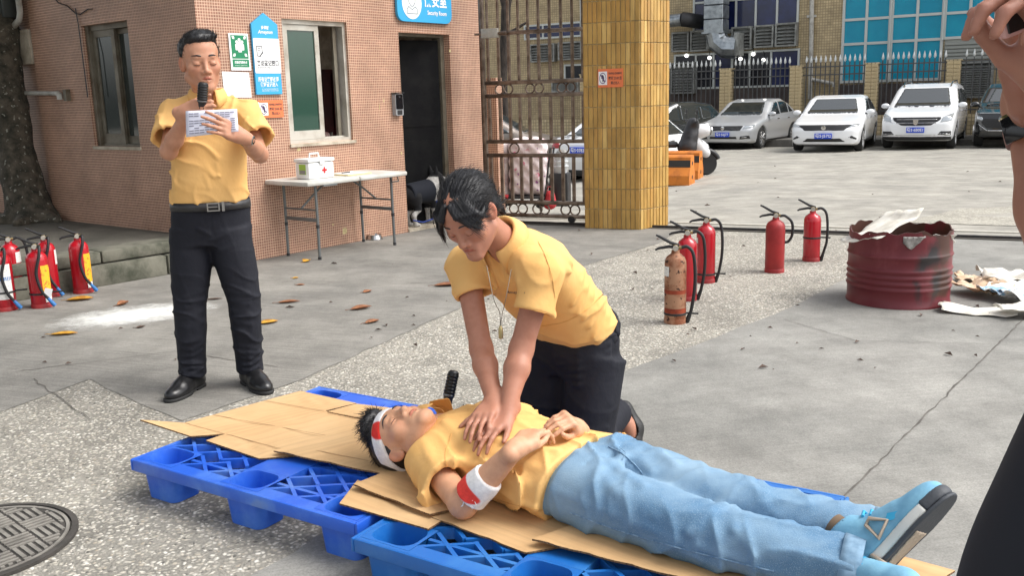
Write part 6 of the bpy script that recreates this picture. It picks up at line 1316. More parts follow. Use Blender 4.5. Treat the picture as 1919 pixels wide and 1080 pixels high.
def shoe(par, heel, toe, up, m, sole, L_=.28, w_=.048, nm='shoe', h=.004):
    heel = np.array(heel, float); D = nz(np.array(toe) - heel); up = np.array(up, float); up = nz(up - D * (up @ D)); X = np.cross(D, up); A = lambda d, x, z: heel + D * d * L_ + X * x + up * z
    s = SDF(); s.cap(A(.10, 0, .045), A(.42, 0, .042), .040, .042, .02); s.ell(A(.70, 0, .032), (w_, .085, .036), np.stack([X, D, up], 1), .03); s.cap(A(.62, 0, .035), A(.88, 0, .028), .044, .030, .02); s.cap(A(.16, 0, .05), A(.20, 0, .10), .040, .043, .03); s.cap(A(.24, 0, .085), A(.60, 0, .052), .044, .036, .03); s.plane(A(0, 0, .018), -up, .004)
    for d in (.42, .48, .54): s.fold([A(d, -.03, .085 - (d - .42) * .18), A(d, .03, .085 - (d - .42) * .18)], .005, .004)
    o = sobj(nm, s, h, m, par); s = SDF(); s.cap(A(.10, 0, .012), A(.42, 0, .012), .042, .040, .02); s.ell(A(.70, 0, .012), (w_ + .003, .095, .03), np.stack([X, D, up], 1), .03); s.cap(A(.62, 0, .012), A(.9, 0, .014), .046, .031, .02); s.plane(A(0, 0, .020), up, .001); s.plane(A(0, 0, .0005), -up, .001); s.box(A(.40, 0, .0), (.06, .026, .012), np.stack([X, D, up], 1), 0, .004, 's'); sobj('sole', s, h, sole, o); return o
def person(label, base): return thing('person', label, 'person', base)
PG = 'people in yellow polo shirts'

# ------------------------------------------------------------------ standing man reading from a sheet into a microphone
man_ = person('man in yellow polo and black trousers standing and reading a sheet into a microphone', g(415, 725))
u = np.array([.953, .304, 0]); bk = np.array([-.304, .953, 0]); fr_ = -bk
hc = at(376, 117, 4.40); hF = nz(fr_ * .96 + u * .20 - UZ * .05); hU = nz(UZ * .98 + fr_ * .06 - u * .02)
sd = SDF(); H1 = Head(sd, hc, hF, hU, 1.06)
nb = at(389, 184, 4.50); hip = at(394, 372, 4.53)
ts = Loft(hip - UZ * .02, nb + UZ * .02, u, [(0, .176, .124), (.2, .174, .126, 0, -.005), (.42, .177, .124, 0, -.004), (.66, .186, .118), (.80, .180, .106, 0, .006), (.90, .140, .084, 0, .010), (1, .074, .066, 0, .012)], 2.2)
tb_ = Loft(hip - UZ * .02, nb + UZ * .02, u, [(0, .166, .112), (.42, .168, .112), (.66, .172, .104), (.82, .160, .084, 0, .008), (.91, .118, .064, 0, .012), (1, .06, .055, 0, .014)], 2.2)
sd.loft(tb_, .03); sd.cap(H1.w((0, .022, -.06)), nb - UZ * .03 - fr_ * .01, .054, .058, .03)
SL, SR = at(329, 212, 4.49), at(458, 212, 4.54); EL, ER = at(316, 284, 4.33), at(487, 290, 4.40); WL, WR = at(350, 214, 4.22), at(456, 257, 4.12)
arm(sd, SL, EL, WL); arm(sd, SR, ER, WR)
# hand round the microphone
mtop, mbot = at(381, 154, 4.185), at(377, 226, 4.205); max_ = nz(mtop - mbot); mic = microphone(mbot, max_, 'black ringed microphone held to the standing man mouth', float(np.linalg.norm(mtop - mbot)))
hW = at(352, 208, 4.215); D_ = nz(u * .80 + max_ * .10 + fr_ * .55); hand(sd, hW - D_ * .02, D_, nz(fr_ * .85 - u * .5 + max_ * .05), -1, ((.55, 1.35, .9), (.55, 1.4, .9), (.6, 1.4, .9), (.65, 1.3, .9)), (.70, .45, -.60), 1.04, .0)
# hand on the paper
hw2 = at(454, 256, 4.115); D2 = nz(at(412, 236, 4.035) - hw2); hand(sd, hw2, D2, nz(fr_ * .9 + UZ * .3 + u * .15), 1, ((.08, .2, .15), (.1, .25, .15), (.12, .3, .2), (.16, .35, .2)), (.70, .45, -.62), 1.04, .07)
# lower body under the clothes
lk, rk = at(356, 565, 4.49), at(457, 560, 4.52); la, ra_ = at(361, 698, 4.50), at(468, 692, 4.55); lh, rh = at(360, 445, 4.53), at(430, 445, 4.55)
for a, b, c in ((lh, lk, la), (rh, rk, ra_)): sd.cap(a, b, .075, .050, .03); sd.cap(b, c, .050, .036, .03)
for a, t in ((la, at(335, 735, 4.35)), (ra_, at(492, 722, 4.42))): f_ = np.array([t[0] - a[0], t[1] - a[1], 0]); a0 = np.array([a[0], a[1], .045]); sd.cap(a, a0, .034, .028, .02); sd.cap(a0 - UZ * .01, a0 + nz(f_) * .12 - UZ * .02, .022, .014, .02)
sobj('body', sd, .0036, M_SKIN, man_, lambda V: H1.tint(V, lin(190, 140, 113)[:3])); H1.features(man_, .0038, .027, .0013)
for x in (-1, 1): pass
obj('mouth_gap', MB().tube([H1.surf(x, -.0702, .0) for x in np.linspace(-.014, .014, 7)], [.0006, .0018, .0024, .0026, .0024, .0018, .0006], 6), M_LASH, man_, 60)
# hair
s = SDF(); E = lambda p, r, k=.012, m='u': s.ell(H1.w(p), np.array(r) * H1.s, H1.R, k, m)
E((0, .022, .052), (.0815, .097, .080)); E((-.012, -.040, .102), (.052, .042, .022), .03); E((.02, -.02, .108), (.05, .05, .020), .03)
E((0, -.105, .005), (.060, .062, .077), .010, 's'); s.box(H1.w((0, -.07, -.05)), (.12, .068, .075), H1.R, .01, .008, 's'); s.box(H1.w((0, .0, -.115)), (.12, .2, .07), H1.R, .01, .012, 's')
for x in (-1, 1): s.ell(H1.w((x * .088, .006, -.012)), (.018, .020, .030), H1.R, .006, 's')
s.disp(lambda P: .0030 * wob(P, 55, 5) + .0018 * wob(P, 130, 6)); hm = sobj('hair', s, .0034, M_HAIR, man_)
fuzz(hm, hm, 2600, .010, .026, lambda p, n, q: H1.R @ np.array([.25, -.1, 1.]) + 0 * p + (H1.R @ np.array([0, .9, -.9])) * (((p - H1.c) @ H1.R)[:, 1:2] > .02), .0007, 3, M_HAIR, lift=.35)
# polo shirt
s = SDF(); s.loft(ts, .03)
hl, hr_ = at(316, 258, 4.36), at(485, 259, 4.42)
for S0, h0, out in ((SL, hl, -u), (SR, hr_, u)):
    s.cap(S0 - out * .05 + UZ * .012, S0 + out * .002, .052, .058, .05); s.loft(Loft(S0 + UZ * .01, h0, fr_, [(0, .062, .060), (.35, .074, .068), (.7, .078, .072), (1, .080, .074)], 2.0, .006), .04)
s.plane(hip - UZ * .012, -UZ, .012)
for S0, h0, E0 in ((SL, hl, EL), (SR, hr_, ER)): d = nz(E0 - S0); s.cap(h0 - d * .03, h0 + d * .06, .061, .066, .004, 's')
s.cap(nb + UZ * .00, nb + UZ * .16, .060, .068, .008, 's'); s.cap(nb + fr_ * .075 + UZ * .015, nb + fr_ * .108 - UZ * .055, .026, .006, .006, 's')
q = np.random.RandomState(11); ctr = at(392, 300, 4.40)
for k in range(7): a = at(330 + k * 20 + q.uniform(-8, 8), 352 - q.uniform(0, 18), 4.40); s.fold([a, a + UZ * q.uniform(.05, .12) + u * q.uniform(-.04, .04)], .011, q.uniform(.004, .008))
for a, b, am in (((352, 262), (400, 330), .007), ((372, 258), (430, 322), .006), ((470, 250), (440, 320), .007), ((335, 245), (345, 300), .006), ((462, 215), (452, 262), .007), ((320, 210), (336, 250), .006), ((408, 330), (450, 345), .006), ((340, 335), (380, 350), .006)): s.fold([at(a[0], a[1], 4.40), at(b[0], b[1], 4.40)], .010, am)
for a, b in (((308, 225), (322, 248)), ((300, 215), (300, 245)), ((478, 222), (470, 246)), ((492, 225), (494, 250))): s.fold([at(a[0], a[1], 4.36), at(b[0], b[1], 4.34)], .009, .006)
s.disp(lambda P: .003 * wob(P, 20, 21) + crease(P, u * .5 + UZ * .8, 62, .008, 23) * 1.5 + crease(P, u * .9 - UZ * .35, 48, .009, 25))
shirt = sobj('polo_shirt', s, .0055, M_SHIRT, man_)
collar(man_, nb + UZ * .010 + fr_ * .004, nz(fr_ + u * .05), nz(UZ + fr_ * .10), .066, .070, .032, .048, .085, M_SHIRT, .36, .028)
for k in range(2): p = nb + fr_ * (.128 + .006 * k) - UZ * (.085 + .05 * k); obj('button', MB().cyl(p, p + fr_ * .006, .0055, seg=12), M_BUT, shirt)
# trousers, belt, shoes
s = SDF(); wst = at(396, 366, 4.54); s.loft(Loft(at(396, 452, 4.55), wst + UZ * .01, u, [(0, .172, .125, 0, .004), (.4, .186, .130), (.8, .180, .124), (1, .176, .120)], 2.3), .03)
for h0, k0, a0, sg_ in ((lh, lk, la, -1), (rh, rk, ra_, 1)):
    s.loft(Loft(h0 + UZ * .03, k0, u, [(0, .098, .108), (.45, .098, .106), (1, .079, .086)], 2.2), .03); s.loft(Loft(k0 + UZ * .02, a0 - UZ * .005, u, [(0, .079, .087), (.4, .074, .086, 0, .01), (.85, .066, .078), (1, .067, .080)], 2.2), .006)
    d = nz(a0 - k0); s.cap(a0 - d * .012, a0 + d * .05, .056, .060, .003, 's')
    for k in range(5): t_ = .62 + k * .085; c_ = k0 + (a0 - k0) * t_; s.fold([c_ + u * -.06 + fr_ * .075 + UZ * q.uniform(-.015, .015), c_ + fr_ * .085, c_ + u * .06 + fr_ * .07 + UZ * q.uniform(-.03, .03)], .010, q.uniform(.004, .009))
    for k in range(4): c_ = k0 + UZ * (.06 - k * .05); s.fold([c_ + u * sg_ * -.07 + fr_ * .06, c_ + u * sg_ * .02 + fr_ * .085 - UZ * .025], .011, q.uniform(.003, .007))
for k in range(5): c_ = at(395 + q.uniform(-4, 4), 440 + k * 12, 4.42); s.fold([c_, c_ + u * (.05 + .02 * k) * (1 if k % 2 else -1) + UZ * .03], .010, .006)
s.fold([at(395, 385, 4.41), at(396, 440, 4.42)], .006, -.004); s.fold([at(335, 385, 4.44), at(352, 420, 4.43)], .004, -.004); s.fold([at(448, 385, 4.44), at(464, 418, 4.46)], .004, -.004)
s.disp(lambda P: .002 * wob(P * np.array([1, 1, .4], np.float32), 30, 31) + crease(P, UZ + u * .35, 62, 1, 33) * (.004 + .010 * np.clip((.62 - P[..., 2]) / .5, 0, 1)) + crease(P, u + UZ * .3, 40, .006, 35)); sobj('trousers', s, .006, M_TROU, man_)
bl = Loft(hip - UZ * .06, hip + UZ * .06, u, [(0, .186, .130, 0, .003), (1, .180, .128, 0, .003)], 2.3); P = np.zeros((60, 2, 3))
for i in range(60):
    for j in range(2): P[i, j] = bl.pt(.10 + .33 * j, 2 * math.pi * i / 59, .004)
belt = obj('belt', MB().grid(P, .004), M_BELT, man_, 180); bf = hip + fr_ * .137 - UZ * .028 + u * .01; Rb = np.stack([u, fr_, UZ], 1)
M_BUCK = mat('dull_buckle', (.35, .34, .32), .35, .9); mb = MB()
for x, z, w_, h_ in ((-.026, 0, .006, .04), (.026, 0, .006, .04), (0, .0175, .046, .005), (0, -.0175, .046, .005), (-.003, 0, .046, .004)): mb.box(bf + u * x + UZ * z + fr_ * .004, (w_, .006, h_), Rb)
obj('buckle', mb, M_BUCK, belt, None); obj('belt_loop', MB().box(bf + u * .045 + fr_ * .001, (.012, .008, .044), Rb), M_BUCK, belt, None)
for a, t in ((la, at(330, 738, 4.35)), (ra_, at(493, 724, 4.42))): ah = np.array([a[0], a[1], 0]); th_ = nz(np.array([t[0], t[1], 0]) - ah); so_ = shoe(man_, ah - th_ * .062, ah + th_ * .22, UZ, M_SHOE, M_SOLE, .285); [obj('lace', MB().tube([ah + th_ * (.055 + .02 * k) + np.cross(UZ, th_) * x + UZ * (.108 - .012 * k - 12 * x * x) for x in (-.024, -.012, 0, .012, .024)], .003, 5), M_SOLE, so_, 60) for k in range(4)]
# watch
wd = nz(ER - WR); wc = WR + wd * .022; wx = nz(np.cross(wd, fr_)); Rw = np.stack([wx, np.cross(wd, wx), wd], 1); watch = obj('wrist_watch', MB().lathe([(.029, -.011), (.0315, -.010), (.0315, .010), (.029, .011)], wc, 24, Rw, caps=False), M_BELT, man_, 60)
wn = nz(fr_ * .8 + u * .55); wn = nz(wn - wd * (wn @ wd)); Rn = np.stack([nz(np.cross(wd, wn)), wd, wn], 1); obj('watch_face', MB().lathe([(.001, 0), (.019, 0), (.021, .003), (.021, .010), (.018, .012), (.001, .012)], wc + wn * .029, 24, np.stack([wd, np.cross(wn, wd), wn], 1)), M_BUCK, watch, 40); obj('dial', MB().lathe([(.0165, .0122), (.0165, .0132), (.001, .0132)], wc + wn * .029, 24, np.stack([wd, np.cross(wn, wd), wn], 1)), mat('glossy_black', (0, 0, 0)), watch, 40)
# paper
pc = [at(348, 208, 4.125), at(444, 204, 4.095), at(447, 246, 4.055), at(349, 257, 4.085)]; P = np.zeros((12, 7, 3))
for i in range(12):
    for j in range(7): a, b = i / 11, j / 6; P[i, j] = (pc[0] * (1 - a) + pc[1] * a) * (1 - b) + (pc[3] * (1 - a) + pc[2] * a) * b + fr_ * .012 * math.sin(a * 3.1) * (1 - .5 * b)
pap = thing('paper_sheet', 'white printed sheet of paper held up by the standing man', 'paper', pc[3]); obj('sheet', MB().grid(P, .0008), mat('lilac_white_paper', lin(216, 216, 230), .7), pap, 180)
X = nz(pc[1] - pc[0]); Yp = nz(pc[0] - pc[3]); Zp = np.cross(X, Yp); M_TXT = mat('grey_print', lin(120, 120, 136), .8); mb = MB()
for r_ in range(9):
    for sg_ in range(9):
        if rnd.random() < .25 or r_ == 2 and sg_ < 6: continue
        a = .06 + sg_ * .1; b = .10 + r_ * .095; L_ = .09; quad = []
        for da, db in ((0, 0), (L_, 0), (L_, .035), (0, .035)):
            A_, B_ = min(a + da, .97), b + db; quad.append((pc[0] * (1 - A_) + pc[1] * A_) * (1 - B_) + (pc[3] * (1 - A_) + pc[2] * A_) * B_ + fr_ * (.012 * math.sin(A_ * 3.1) * (1 - .5 * B_) + .0032))
        mb.add(quad, [(0, 1, 2, 3)])
obj('printed_lines', mb, M_TXT, pap, None)['kind'] = 'stuff'

# ------------------------------------------------------------------ man lying on the cartons
lm = person('man in yellow polo and light jeans lying on the cartons with bandaged head and arm', g(1000, 950, .17))
ax = nz([.76, -.65, 0]); lat_ = np.array([-ax[1], ax[0], 0]); lat_ = lat_ if lat_[1] > 0 else -lat_   # towards the far side
sd = SDF(); hc = g(763, 820, .285); H2 = Head(sd, hc, nz([-.28, -.20, .94]), nz([-.80, .53, -.25]), 1.08)
nk = np.array([-.262, 3.035, .280]); pv = np.array([.185, 2.700, .252])
def lx(t, l, z): return nk + (pv - nk) * t + lat_ * l + np.array([0, 0, z])
tl = Loft(nk, pv + ax * .02, lat_, [(-.04, .066, .056, 0, -.010), (.05, .115, .080, 0, -.004), (.17, .182, .104), (.35, .195, .116), (.6, .188, .112), (.85, .185, .104), (1.06, .196, .102)], 2.3)
tbd = Loft(nk, pv, lat_, [(-.08, .055, .05), (.05, .10, .065), (.16, .155, .085), (.35, .165, .096), (.6, .158, .09), (.85, .158, .09), (1.0, .16, .092)], 2.2)
sd.loft(tbd, .03); sd.cap(H2.w((0, .022, -.06)), nk + ax * .03, .053, .060, .03)
S1, S2 = nk + ax * .105 - lat_ * .160 + UZ * -.025, nk + ax * .09 + lat_ * .165
E1 = g(868, 945, .212); W1 = g(966, 842, .40); arm(sd, S1, E1, W1, (.048, .041, .042, .028))
D1 = nz(g(1014, 795, .432) - W1); hand(sd, W1, D1, nz(UZ * .75 - lat_ * .75), 1, ((.40, .65, .4), (.42, .7, .4), (.45, .7, .4), (.5, .75, .4)), (.92, .16, -.34), 1.0, .03)
KN2 = g(1062, 784, .43); W2 = KN2 + lat_ * .072 - UZ * .058 - ax * .012; E2 = W2 + lat_ * .16 - ax * .10; E2[2] = .20; arm(sd, S2, E2, W2, (.047, .040, .040, .027))
D2 = nz(KN2 - W2); hand(sd, W2, D2, nz(UZ * .9 + ax * .45), -1, ((.85, .45, .2), (.85, .45, .2), (.9, .5, .2), (.95, .5, .25)), (.8, .3, -.5), 1.0, .05)
hN, hF_ = pv - lat_ * .092, pv + lat_ * .095; kN, kF = g(1335, 1003, .245), g(1388, 955, .250); aN, aF = g(1588, 1066, .220), g(1644, 1014, .225)
for a, b, c in ((hN, kN, aN), (hF_, kF, aF)): sd.cap(a, b, .072, .05, .03); sd.cap(b, c, .05, .036, .03)
fF = nz(g(1757, 950, .36) - g(1630, 1035, .19)); fN = nz(ax * .62 - lat_ * .50 + UZ * .42)
for a, f_ in ((aF, fF), (aN, fN)): sd.cap(a, a + f_ * .06 + ax * .02, .032, .020, .02)
sobj('body', sd, .0036, M_SKIN, lm, lambda V: H2.tint(V, lin(210, 161, 128)[:3])); H2.features(lm, .0036, .026, .0012)
s = SDF(); E = lambda p, r, k=.012, m='u': s.ell(H2.w(p), np.array(r) * 1.08, H2.R, k, m)
E((0, .026, .050), (.083, .098, .092)); E((0, -.045, .118), (.055, .045, .025), .03); E((0, -.105, .0), (.066, .066, .080), .010, 's'); s.box(H2.w((0, -.072, -.05)), (.12, .074, .075), H2.R, .01, .008, 's'); s.box(H2.w((0, .0, -.105)), (.12, .2, .07), H2.R, .01, .012, 's')
for x in (-1, 1): s.ell(H2.w((x * .088, .004, -.012)), (.02, .020, .030), H2.R, .006, 's')
s.put('i', lambda P: .166 - P[..., 2], None, 0, .004)
s.disp(lambda P: .004 * wob(P, 50, 3) + .003 * wob(P, 90, 5))
hr2 = sobj('hair', s, .0036, M_HAIR, lm); fuzz(hr2, hr2, 2600, .02, .04, lambda p, n, q: H2.R @ np.array([0, .7, .8]) + 0 * p, .0008, 7, M_HAIR, lift=.10, sel=lambda V, N: ((V - H2.c) @ H2.R)[:, 2] > .098); mb = MB()
for k in range(24):
    x = rnd.uniform(-.06, .06); b0 = H2.w((x, -.05 + rnd.uniform(-.02, .05), .128 + rnd.uniform(-.01, .01))); d = H2.R @ np.array([rnd.uniform(-.4, .4), -.55 + rnd.uniform(-.6, .5), .8]); P = [b0 + d * t * .035 + UZ * .008 * t * (2 - t) - np.array([0, 0, .012]) * t * t for t in np.linspace(0, rnd.uniform(.7, 1.6), 6)]; mb.tube(P, np.linspace(.0016, .0004, 6), 4)
obj('loose_strands', mb, M_HAIR, hr2, 60)
# head bandage
s = SDF(); s.ell(H2.w((0, .014, .036)), np.array((.088, .110, .108)) * 1.08, H2.R, 0); s.plane(H2.w((0, 0, .074)), H2.R @ nz([0, .06, 1]), .003); s.plane(H2.w((0, 0, .026)), -(H2.R @ nz([0, .24, 1])), .003); s.disp(lambda P: .0012 * wob(P, 160, 8)); s.put('i', lambda P: .168 - P[..., 2], None, 0, .003)
def bcol(V):
    q = H2.loc(V); c = np.tile(np.array([.80, .79, .78]), (len(V), 1)); d = np.hypot((np.arctan2(q[:, 0], -q[:, 1]) + .70) / .34, (q[:, 2] - .045) / .05) + .25 * wob(V, 90, 2); r = np.clip((1.02 - d) / .12, 0, 1)[:, None]; return c * (1 - r) + np.array([.72, .035, .025]) * r
M_GAUZE = mat('gauze', (1, 1, 1), .95, attr='tint', col2=(.85, .85, .86), scale=90, bump=.6, bscale=220, dist=.002); sobj('head_bandage', s, .003, M_GAUZE, lm, bcol)
# arm bandage
fa = E1 + (W1 - E1) * .14; fb_ = E1 + (W1 - E1) * .50; s = SDF(); s.loft(Loft(fa, fb_, UZ, [(0, .053, .053), (.3, .053, .053), (.7, .051, .051), (1, .048, .048)], 2, .004), 0); s.disp(lambda P: .0018 * wob(P, 130, 8))
def acol(V):
    t = ((V - fa) @ (fb_ - fa)) / ((fb_ - fa) @ (fb_ - fa)); c = np.tile(np.array([.80, .78, .76]), (len(V), 1)); up_ = (V - (fa + fb_) / 2) @ nz(UZ * .6 - lat_ * .2); d = np.hypot((t - .26) / .30, (up_ - .03) / .05) + .22 * wob(V, 70, 5); r = np.clip((1.0 - d) / .1, 0, 1)[:, None]; return c * (1 - r) + np.array([.76, .05, .035]) * r
ab = sobj('arm_bandage', s, .003, M_GAUZE, lm, acol); mb = MB()
for k in range(12):
    b0 = fa + (fb_ - fa) * rnd.uniform(.2, .75) - lat_ * .046 - UZ * .012; mb.tube([b0, b0 - lat_ * .006 - UZ * rnd.uniform(.01, .02) + ax * rnd.uniform(-.02, .01), b0 - lat_ * .004 - UZ * rnd.uniform(.025, .045) + ax * rnd.uniform(-.04, .02)], [.0025, .002, .0008], 4)
obj('gauze_fringe', mb, M_GAUZE, ab, 60); setcol(ab.children[0].data, np.full((len(ab.children[0].data.vertices), 3), .8))
# polo
s = SDF(); s.loft(tl, .03); Eh1 = S1 + (E1 - S1) * .60; s.cap(S1 + lat_ * .05, S1, .07, .066, .05); s.loft(Loft(S1 - nz(E1 - S1) * .01, Eh1, UZ, [(0, .070, .070), (.4, .078, .076), (1, .094, .080)], 2, .005), .04); s.cap(S2 - ax * .01, S2 + ax * .10 + lat_ * .02, .075, .078, .05)
s.loft(Loft(pv - ax * .12, pv + ax * .035, lat_, [(0, .19, .102), (.6, .21, .106, 0, .0), (1, .226, .108, 0, .002)], 2.4), .03); s.plane(pv + ax * .018, nz(ax - UZ * .12), .008); d = nz(E1 - S1); s.cap(Eh1 - d * .03, Eh1 + d * .06, .058, .074, .004, 's')
s.put('i', lambda P: .1665 - P[..., 2], None, 0, .004)
s.cap(nk - ax * .14, nk - ax * .005, .068, .060, .006, 's'); s.cap(nk - ax * .02 + UZ * .075, nk + ax * .085 + UZ * .112, .024, .006, .006, 's')
q = np.random.RandomState(5)
for a, b, am, w_ in (((.20, -.10, .10), (.55, -.16, .06), .008, .014), ((.25, .0, .115), (.5, -.10, .10), .006, .012), ((.4, .05, .115), (.75, -.02, .115), .006, .014), ((.55, -.19, .03), (.95, -.20, .03), .008, .014), ((.6, -.12, .10), (1.0, -.10, .11), .008, .014), ((.7, -.17, .07), (1.02, -.17, .07), .009, .012), ((.5, .12, .10), (.95, .06, .11), .007, .014), ((.8, .02, .112), (1.02, .0, .112), .007, .012), ((.2, .12, .09), (.45, .08, .11), .006, .012), ((.05, -.10, .08), (.3, -.02, .11), .006, .013), ((.02, .08, .08), (.3, .03, .115), .006, .013), ((.65, -.2, -.02), (1.02, -.22, -.03), .008, .012)): s.fold([lx(*a), lx((a[0] + b[0]) / 2, (a[1] + b[1]) / 2 + q.uniform(-.01, .01), (a[2] + b[2]) / 2), lx(*b)], w_, am)
for k in range(4): p = S1 + (Eh1 - S1) * (.35 + .15 * k); s.fold([p + UZ * .08 - ax * .05, p + UZ * .06 - lat_ * .05 + ax * .02], .010, .006)
s.disp(lambda P: .003 * wob(P, 22, 41) + crease(P, lat_ + ax * .45, 58, .015, 43) + crease(P, ax - lat_ * .5, 56, .009, 45)); S_LM = s; ls = sobj('polo_shirt', s, .0055, M_SHIRT, lm)
collar(lm, nk - ax * .045 + UZ * .012, nz(UZ - ax * .1), -ax, .068, .064, .030, .050, .09, M_SHIRT, .34, .03)
p = lx(.20, -.0, .122); obj('chest_logo', MB().box(p, (.004, .004, .002)), M_INK, ls, None)
# jeans
s = SDF(); s.loft(Loft(pv - ax * .06, pv + ax * .16, lat_, [(0, .172, .092), (.5, .182, .099), (1, .174, .094)], 2.4), .03)
for h0, k0, a0 in ((hN, kN, aN), (hF_, kF, aF)):
    s.loft(Loft(h0 + ax * .05, k0, lat_, [(0, .092, .094), (.5, .094, .090), (1, .080, .077)], 2.3), .035); s.loft(Loft(k0 - ax * .02, a0 + ax * .02, lat_, [(0, .080, .077), (.4, .080, .073), (.8, .080, .071), (1, .082, .073)], 2.3), .006); d = nz(a0 - k0); s.plane(a0 + d * .03 + (10 if 0 else 0) * d, d, .004) if 0 else None; s.cap(a0 - d * .01, a0 + d * .06, .062, .072, .004, 's')
s.put('i', lambda P: .168 - P[..., 2], None, 0, .004)
def leg_p(h0, k0, a0, t, l, z): c_ = (h0 + (k0 - h0) * t) if t < 1 else k0 + (a0 - k0) * (t - 1); return c_ + lat_ * l + UZ * z
for h0, k0, a0 in ((hN, kN, aN), (hF_, kF, aF)):
    for a, b, am, w_ in (((.05, .05, .09), (.5, -.07, .07), .010, .016), ((.2, .06, .09), (.6, -.02, .09), .008, .016), ((.75, -.07, .04), (.95, .02, .085), .012, .013), ((.95, -.08, .03), (1.05, .03, .085), .013, .013), ((1.1, .05, .07), (1.25, -.06, .06), .010, .014), ((1.35, -.07, .04), (1.55, .04, .075), .009, .016), ((1.55, -.07, .03), (1.75, .03, .075), .010, .014), ((1.75, -.07, .04), (1.9, .05, .07), .010, .013), ((.1, -.09, .03), (.9, -.085, .0), .007, .012), ((1.0, -.08, .0), (1.9, -.08, -.02), .006, .012)): s.fold([leg_p(h0, k0, a0, *a), leg_p(h0, k0, a0, *b)], w_, am)
cr_ = pv + ax * .13 + UZ * .09; s.fold([cr_ - ax * .1, cr_ + ax * .06 - UZ * .03], .008, -.008)
for l in (-1, 1): s.fold([cr_, cr_ + lat_ * l * .10 - ax * .02 + UZ * .0], .012, -.008); s.fold([cr_ + ax * .03, cr_ + lat_ * l * .08 + ax * .08], .012, .008)
s.disp(lambda P: .003 * wob(P, 26, 51) + crease(P, ax + lat_ * .6, 56, .013, 53, 2.0) + crease(P, lat_ - ax * .3 + UZ * .3, 46, .010, 55, 2.0) + crease(P, ax - lat_ * .8, 90, .005, 57, 2.0)); S_JN = s; jn = sobj('jeans', s, .006, M_JEAN, lm)
M_SEAM = mat('pale_denim_hem', lin(134, 164, 188), .9, col2=lin(108, 140, 166), scale=30)
for k0, a0 in ((kN, aN), (kF, aF)):
    d = nz(a0 - k0); lf = Loft(a0 - d * .02, a0 + d * .02, lat_, [(0, .084, .075), (1, .085, .076)], 2.3); P = np.zeros((48, 4, 3))
    for i in range(48):
        for j in range(4): P[i, j] = lf.pt(.1 + j * .42, 2 * math.pi * i / 47, .009 + .002 * math.sin(i * 2.2)); P[i, j][2] = max(P[i, j][2], .169)
    obj('hem', MB().grid(P, .003), M_SEAM, jn, 180)
# sneakers
M_SNK = mat('sky_blue_suede', lin(126, 178, 204), .85, col2=lin(108, 162, 192), scale=20, bump=.3, bscale=150); M_SNW = mat('off_white_rubber', lin(214, 214, 208), .6); M_SNG = mat('grey_rubber', lin(62, 66, 72), .6, bump=.5, bscale=120); M_TAN = mat('tan_rubber', lin(176, 160, 142), .7); M_LACE = mat('bright_blue_lace', lin(60, 170, 214), .8); M_SOCK = mat('brown_sock', lin(110, 92, 74), .9)
def sneaker(heel, toe, up, side):
    L_ = .295; heel = np.array(heel, float); D = nz(np.array(toe) - heel); up = np.array(up, float); up = nz(up - D * (up @ D)); X = np.cross(D, up); RR_ = np.stack([X, D, up], 1); A = lambda d, x, z: heel + D * d * L_ + X * x + up * z
    s = SDF(); s.cap(A(.12, 0, .055), A(.45, 0, .055), .042, .045, .02); s.ell(A(.72, 0, .045), (.051, .088, .036), RR_, .03); s.cap(A(.62, 0, .045), A(.88, 0, .038), .045, .030, .02); s.cap(A(.17, 0, .06), A(.16, 0, .125), .042, .046, .03); s.cap(A(.28, 0, .095), A(.58, 0, .065), .038, .028, .03); s.plane(A(0, 0, .034), -up, .003); s.cap(A(.17, 0, .10), A(.16, 0, .17), .034, .038, .004, 's')
    o = sobj('sneaker', s, .004, M_SNK, lm)
    def slab(z0, z1, ex, m, nm, d0=0, d1=1):
        s = SDF(); s.cap(A(.11, 0, (z0 + z1) / 2), A(.45, 0, (z0 + z1) / 2), .045 + ex, .044 + ex, .02); s.ell(A(.70, 0, (z0 + z1) / 2), (.052 + ex, .098, .04), RR_, .03); s.cap(A(.62, 0, (z0 + z1) / 2), A(.90, 0, (z0 + z1) / 2), .048 + ex, .034 + ex, .02); s.plane(A(0, 0, z1), up, .002); s.plane(A(0, 0, z0), -up, .002)
        if d0: s.plane(A(d0, 0, 0), -D, .002)
        if d1 < 1: s.plane(A(d1, 0, 0), D, .002)
        return sobj(nm, s, .004, m, o)
    slab(.010, .036, 0, M_SNW, 'midsole', 0, .80); slab(.010, .040, .0005, M_SNG, 'toe_cap', .80); slab(0, .010, .001, M_SNG, 'outsole'); slab(-.003, .001, -.020, M_TAN, 'sole_inset', .12, .62)
    for sg_ in (-1, 1):
        Q = [A(.42, sg_ * .047, .095), A(.52, sg_ * .050, .060), A(.36, sg_ * .050, .045), A(.36, sg_ * .047, .09)]
        obj('lace_wing', MB().tube(Q, .0055, 6, closed=True), M_TAN, o, 60)
        obj('mesh_panel', MB().add([A(.56, sg_ * .049, .072), A(.66, sg_ * .0505, .052), A(.56, sg_ * .051, .050), A(.50, sg_ * .050, .062)], [(0, 1, 2, 3)]), M_LACE, o, None)
    for k in range(5): d = .38 + k * .055; z = .128 - k * .0125; obj('lace', MB().tube([A(d, -.028, z - .012), A(d + .02, 0, z + .004), A(d, .028, z - .012)], .0045, 6), M_LACE, o, 60)
    obj('heel_tab', MB().bbox(A(.02, 0, .085), (.035, .014, .05), .004, RR_), M_SNG, o); obj('sock', MB().cyl(A(.17, 0, .09), A(.12, 0, .165), .036, .034, 16), M_SOCK, o, 60); return o
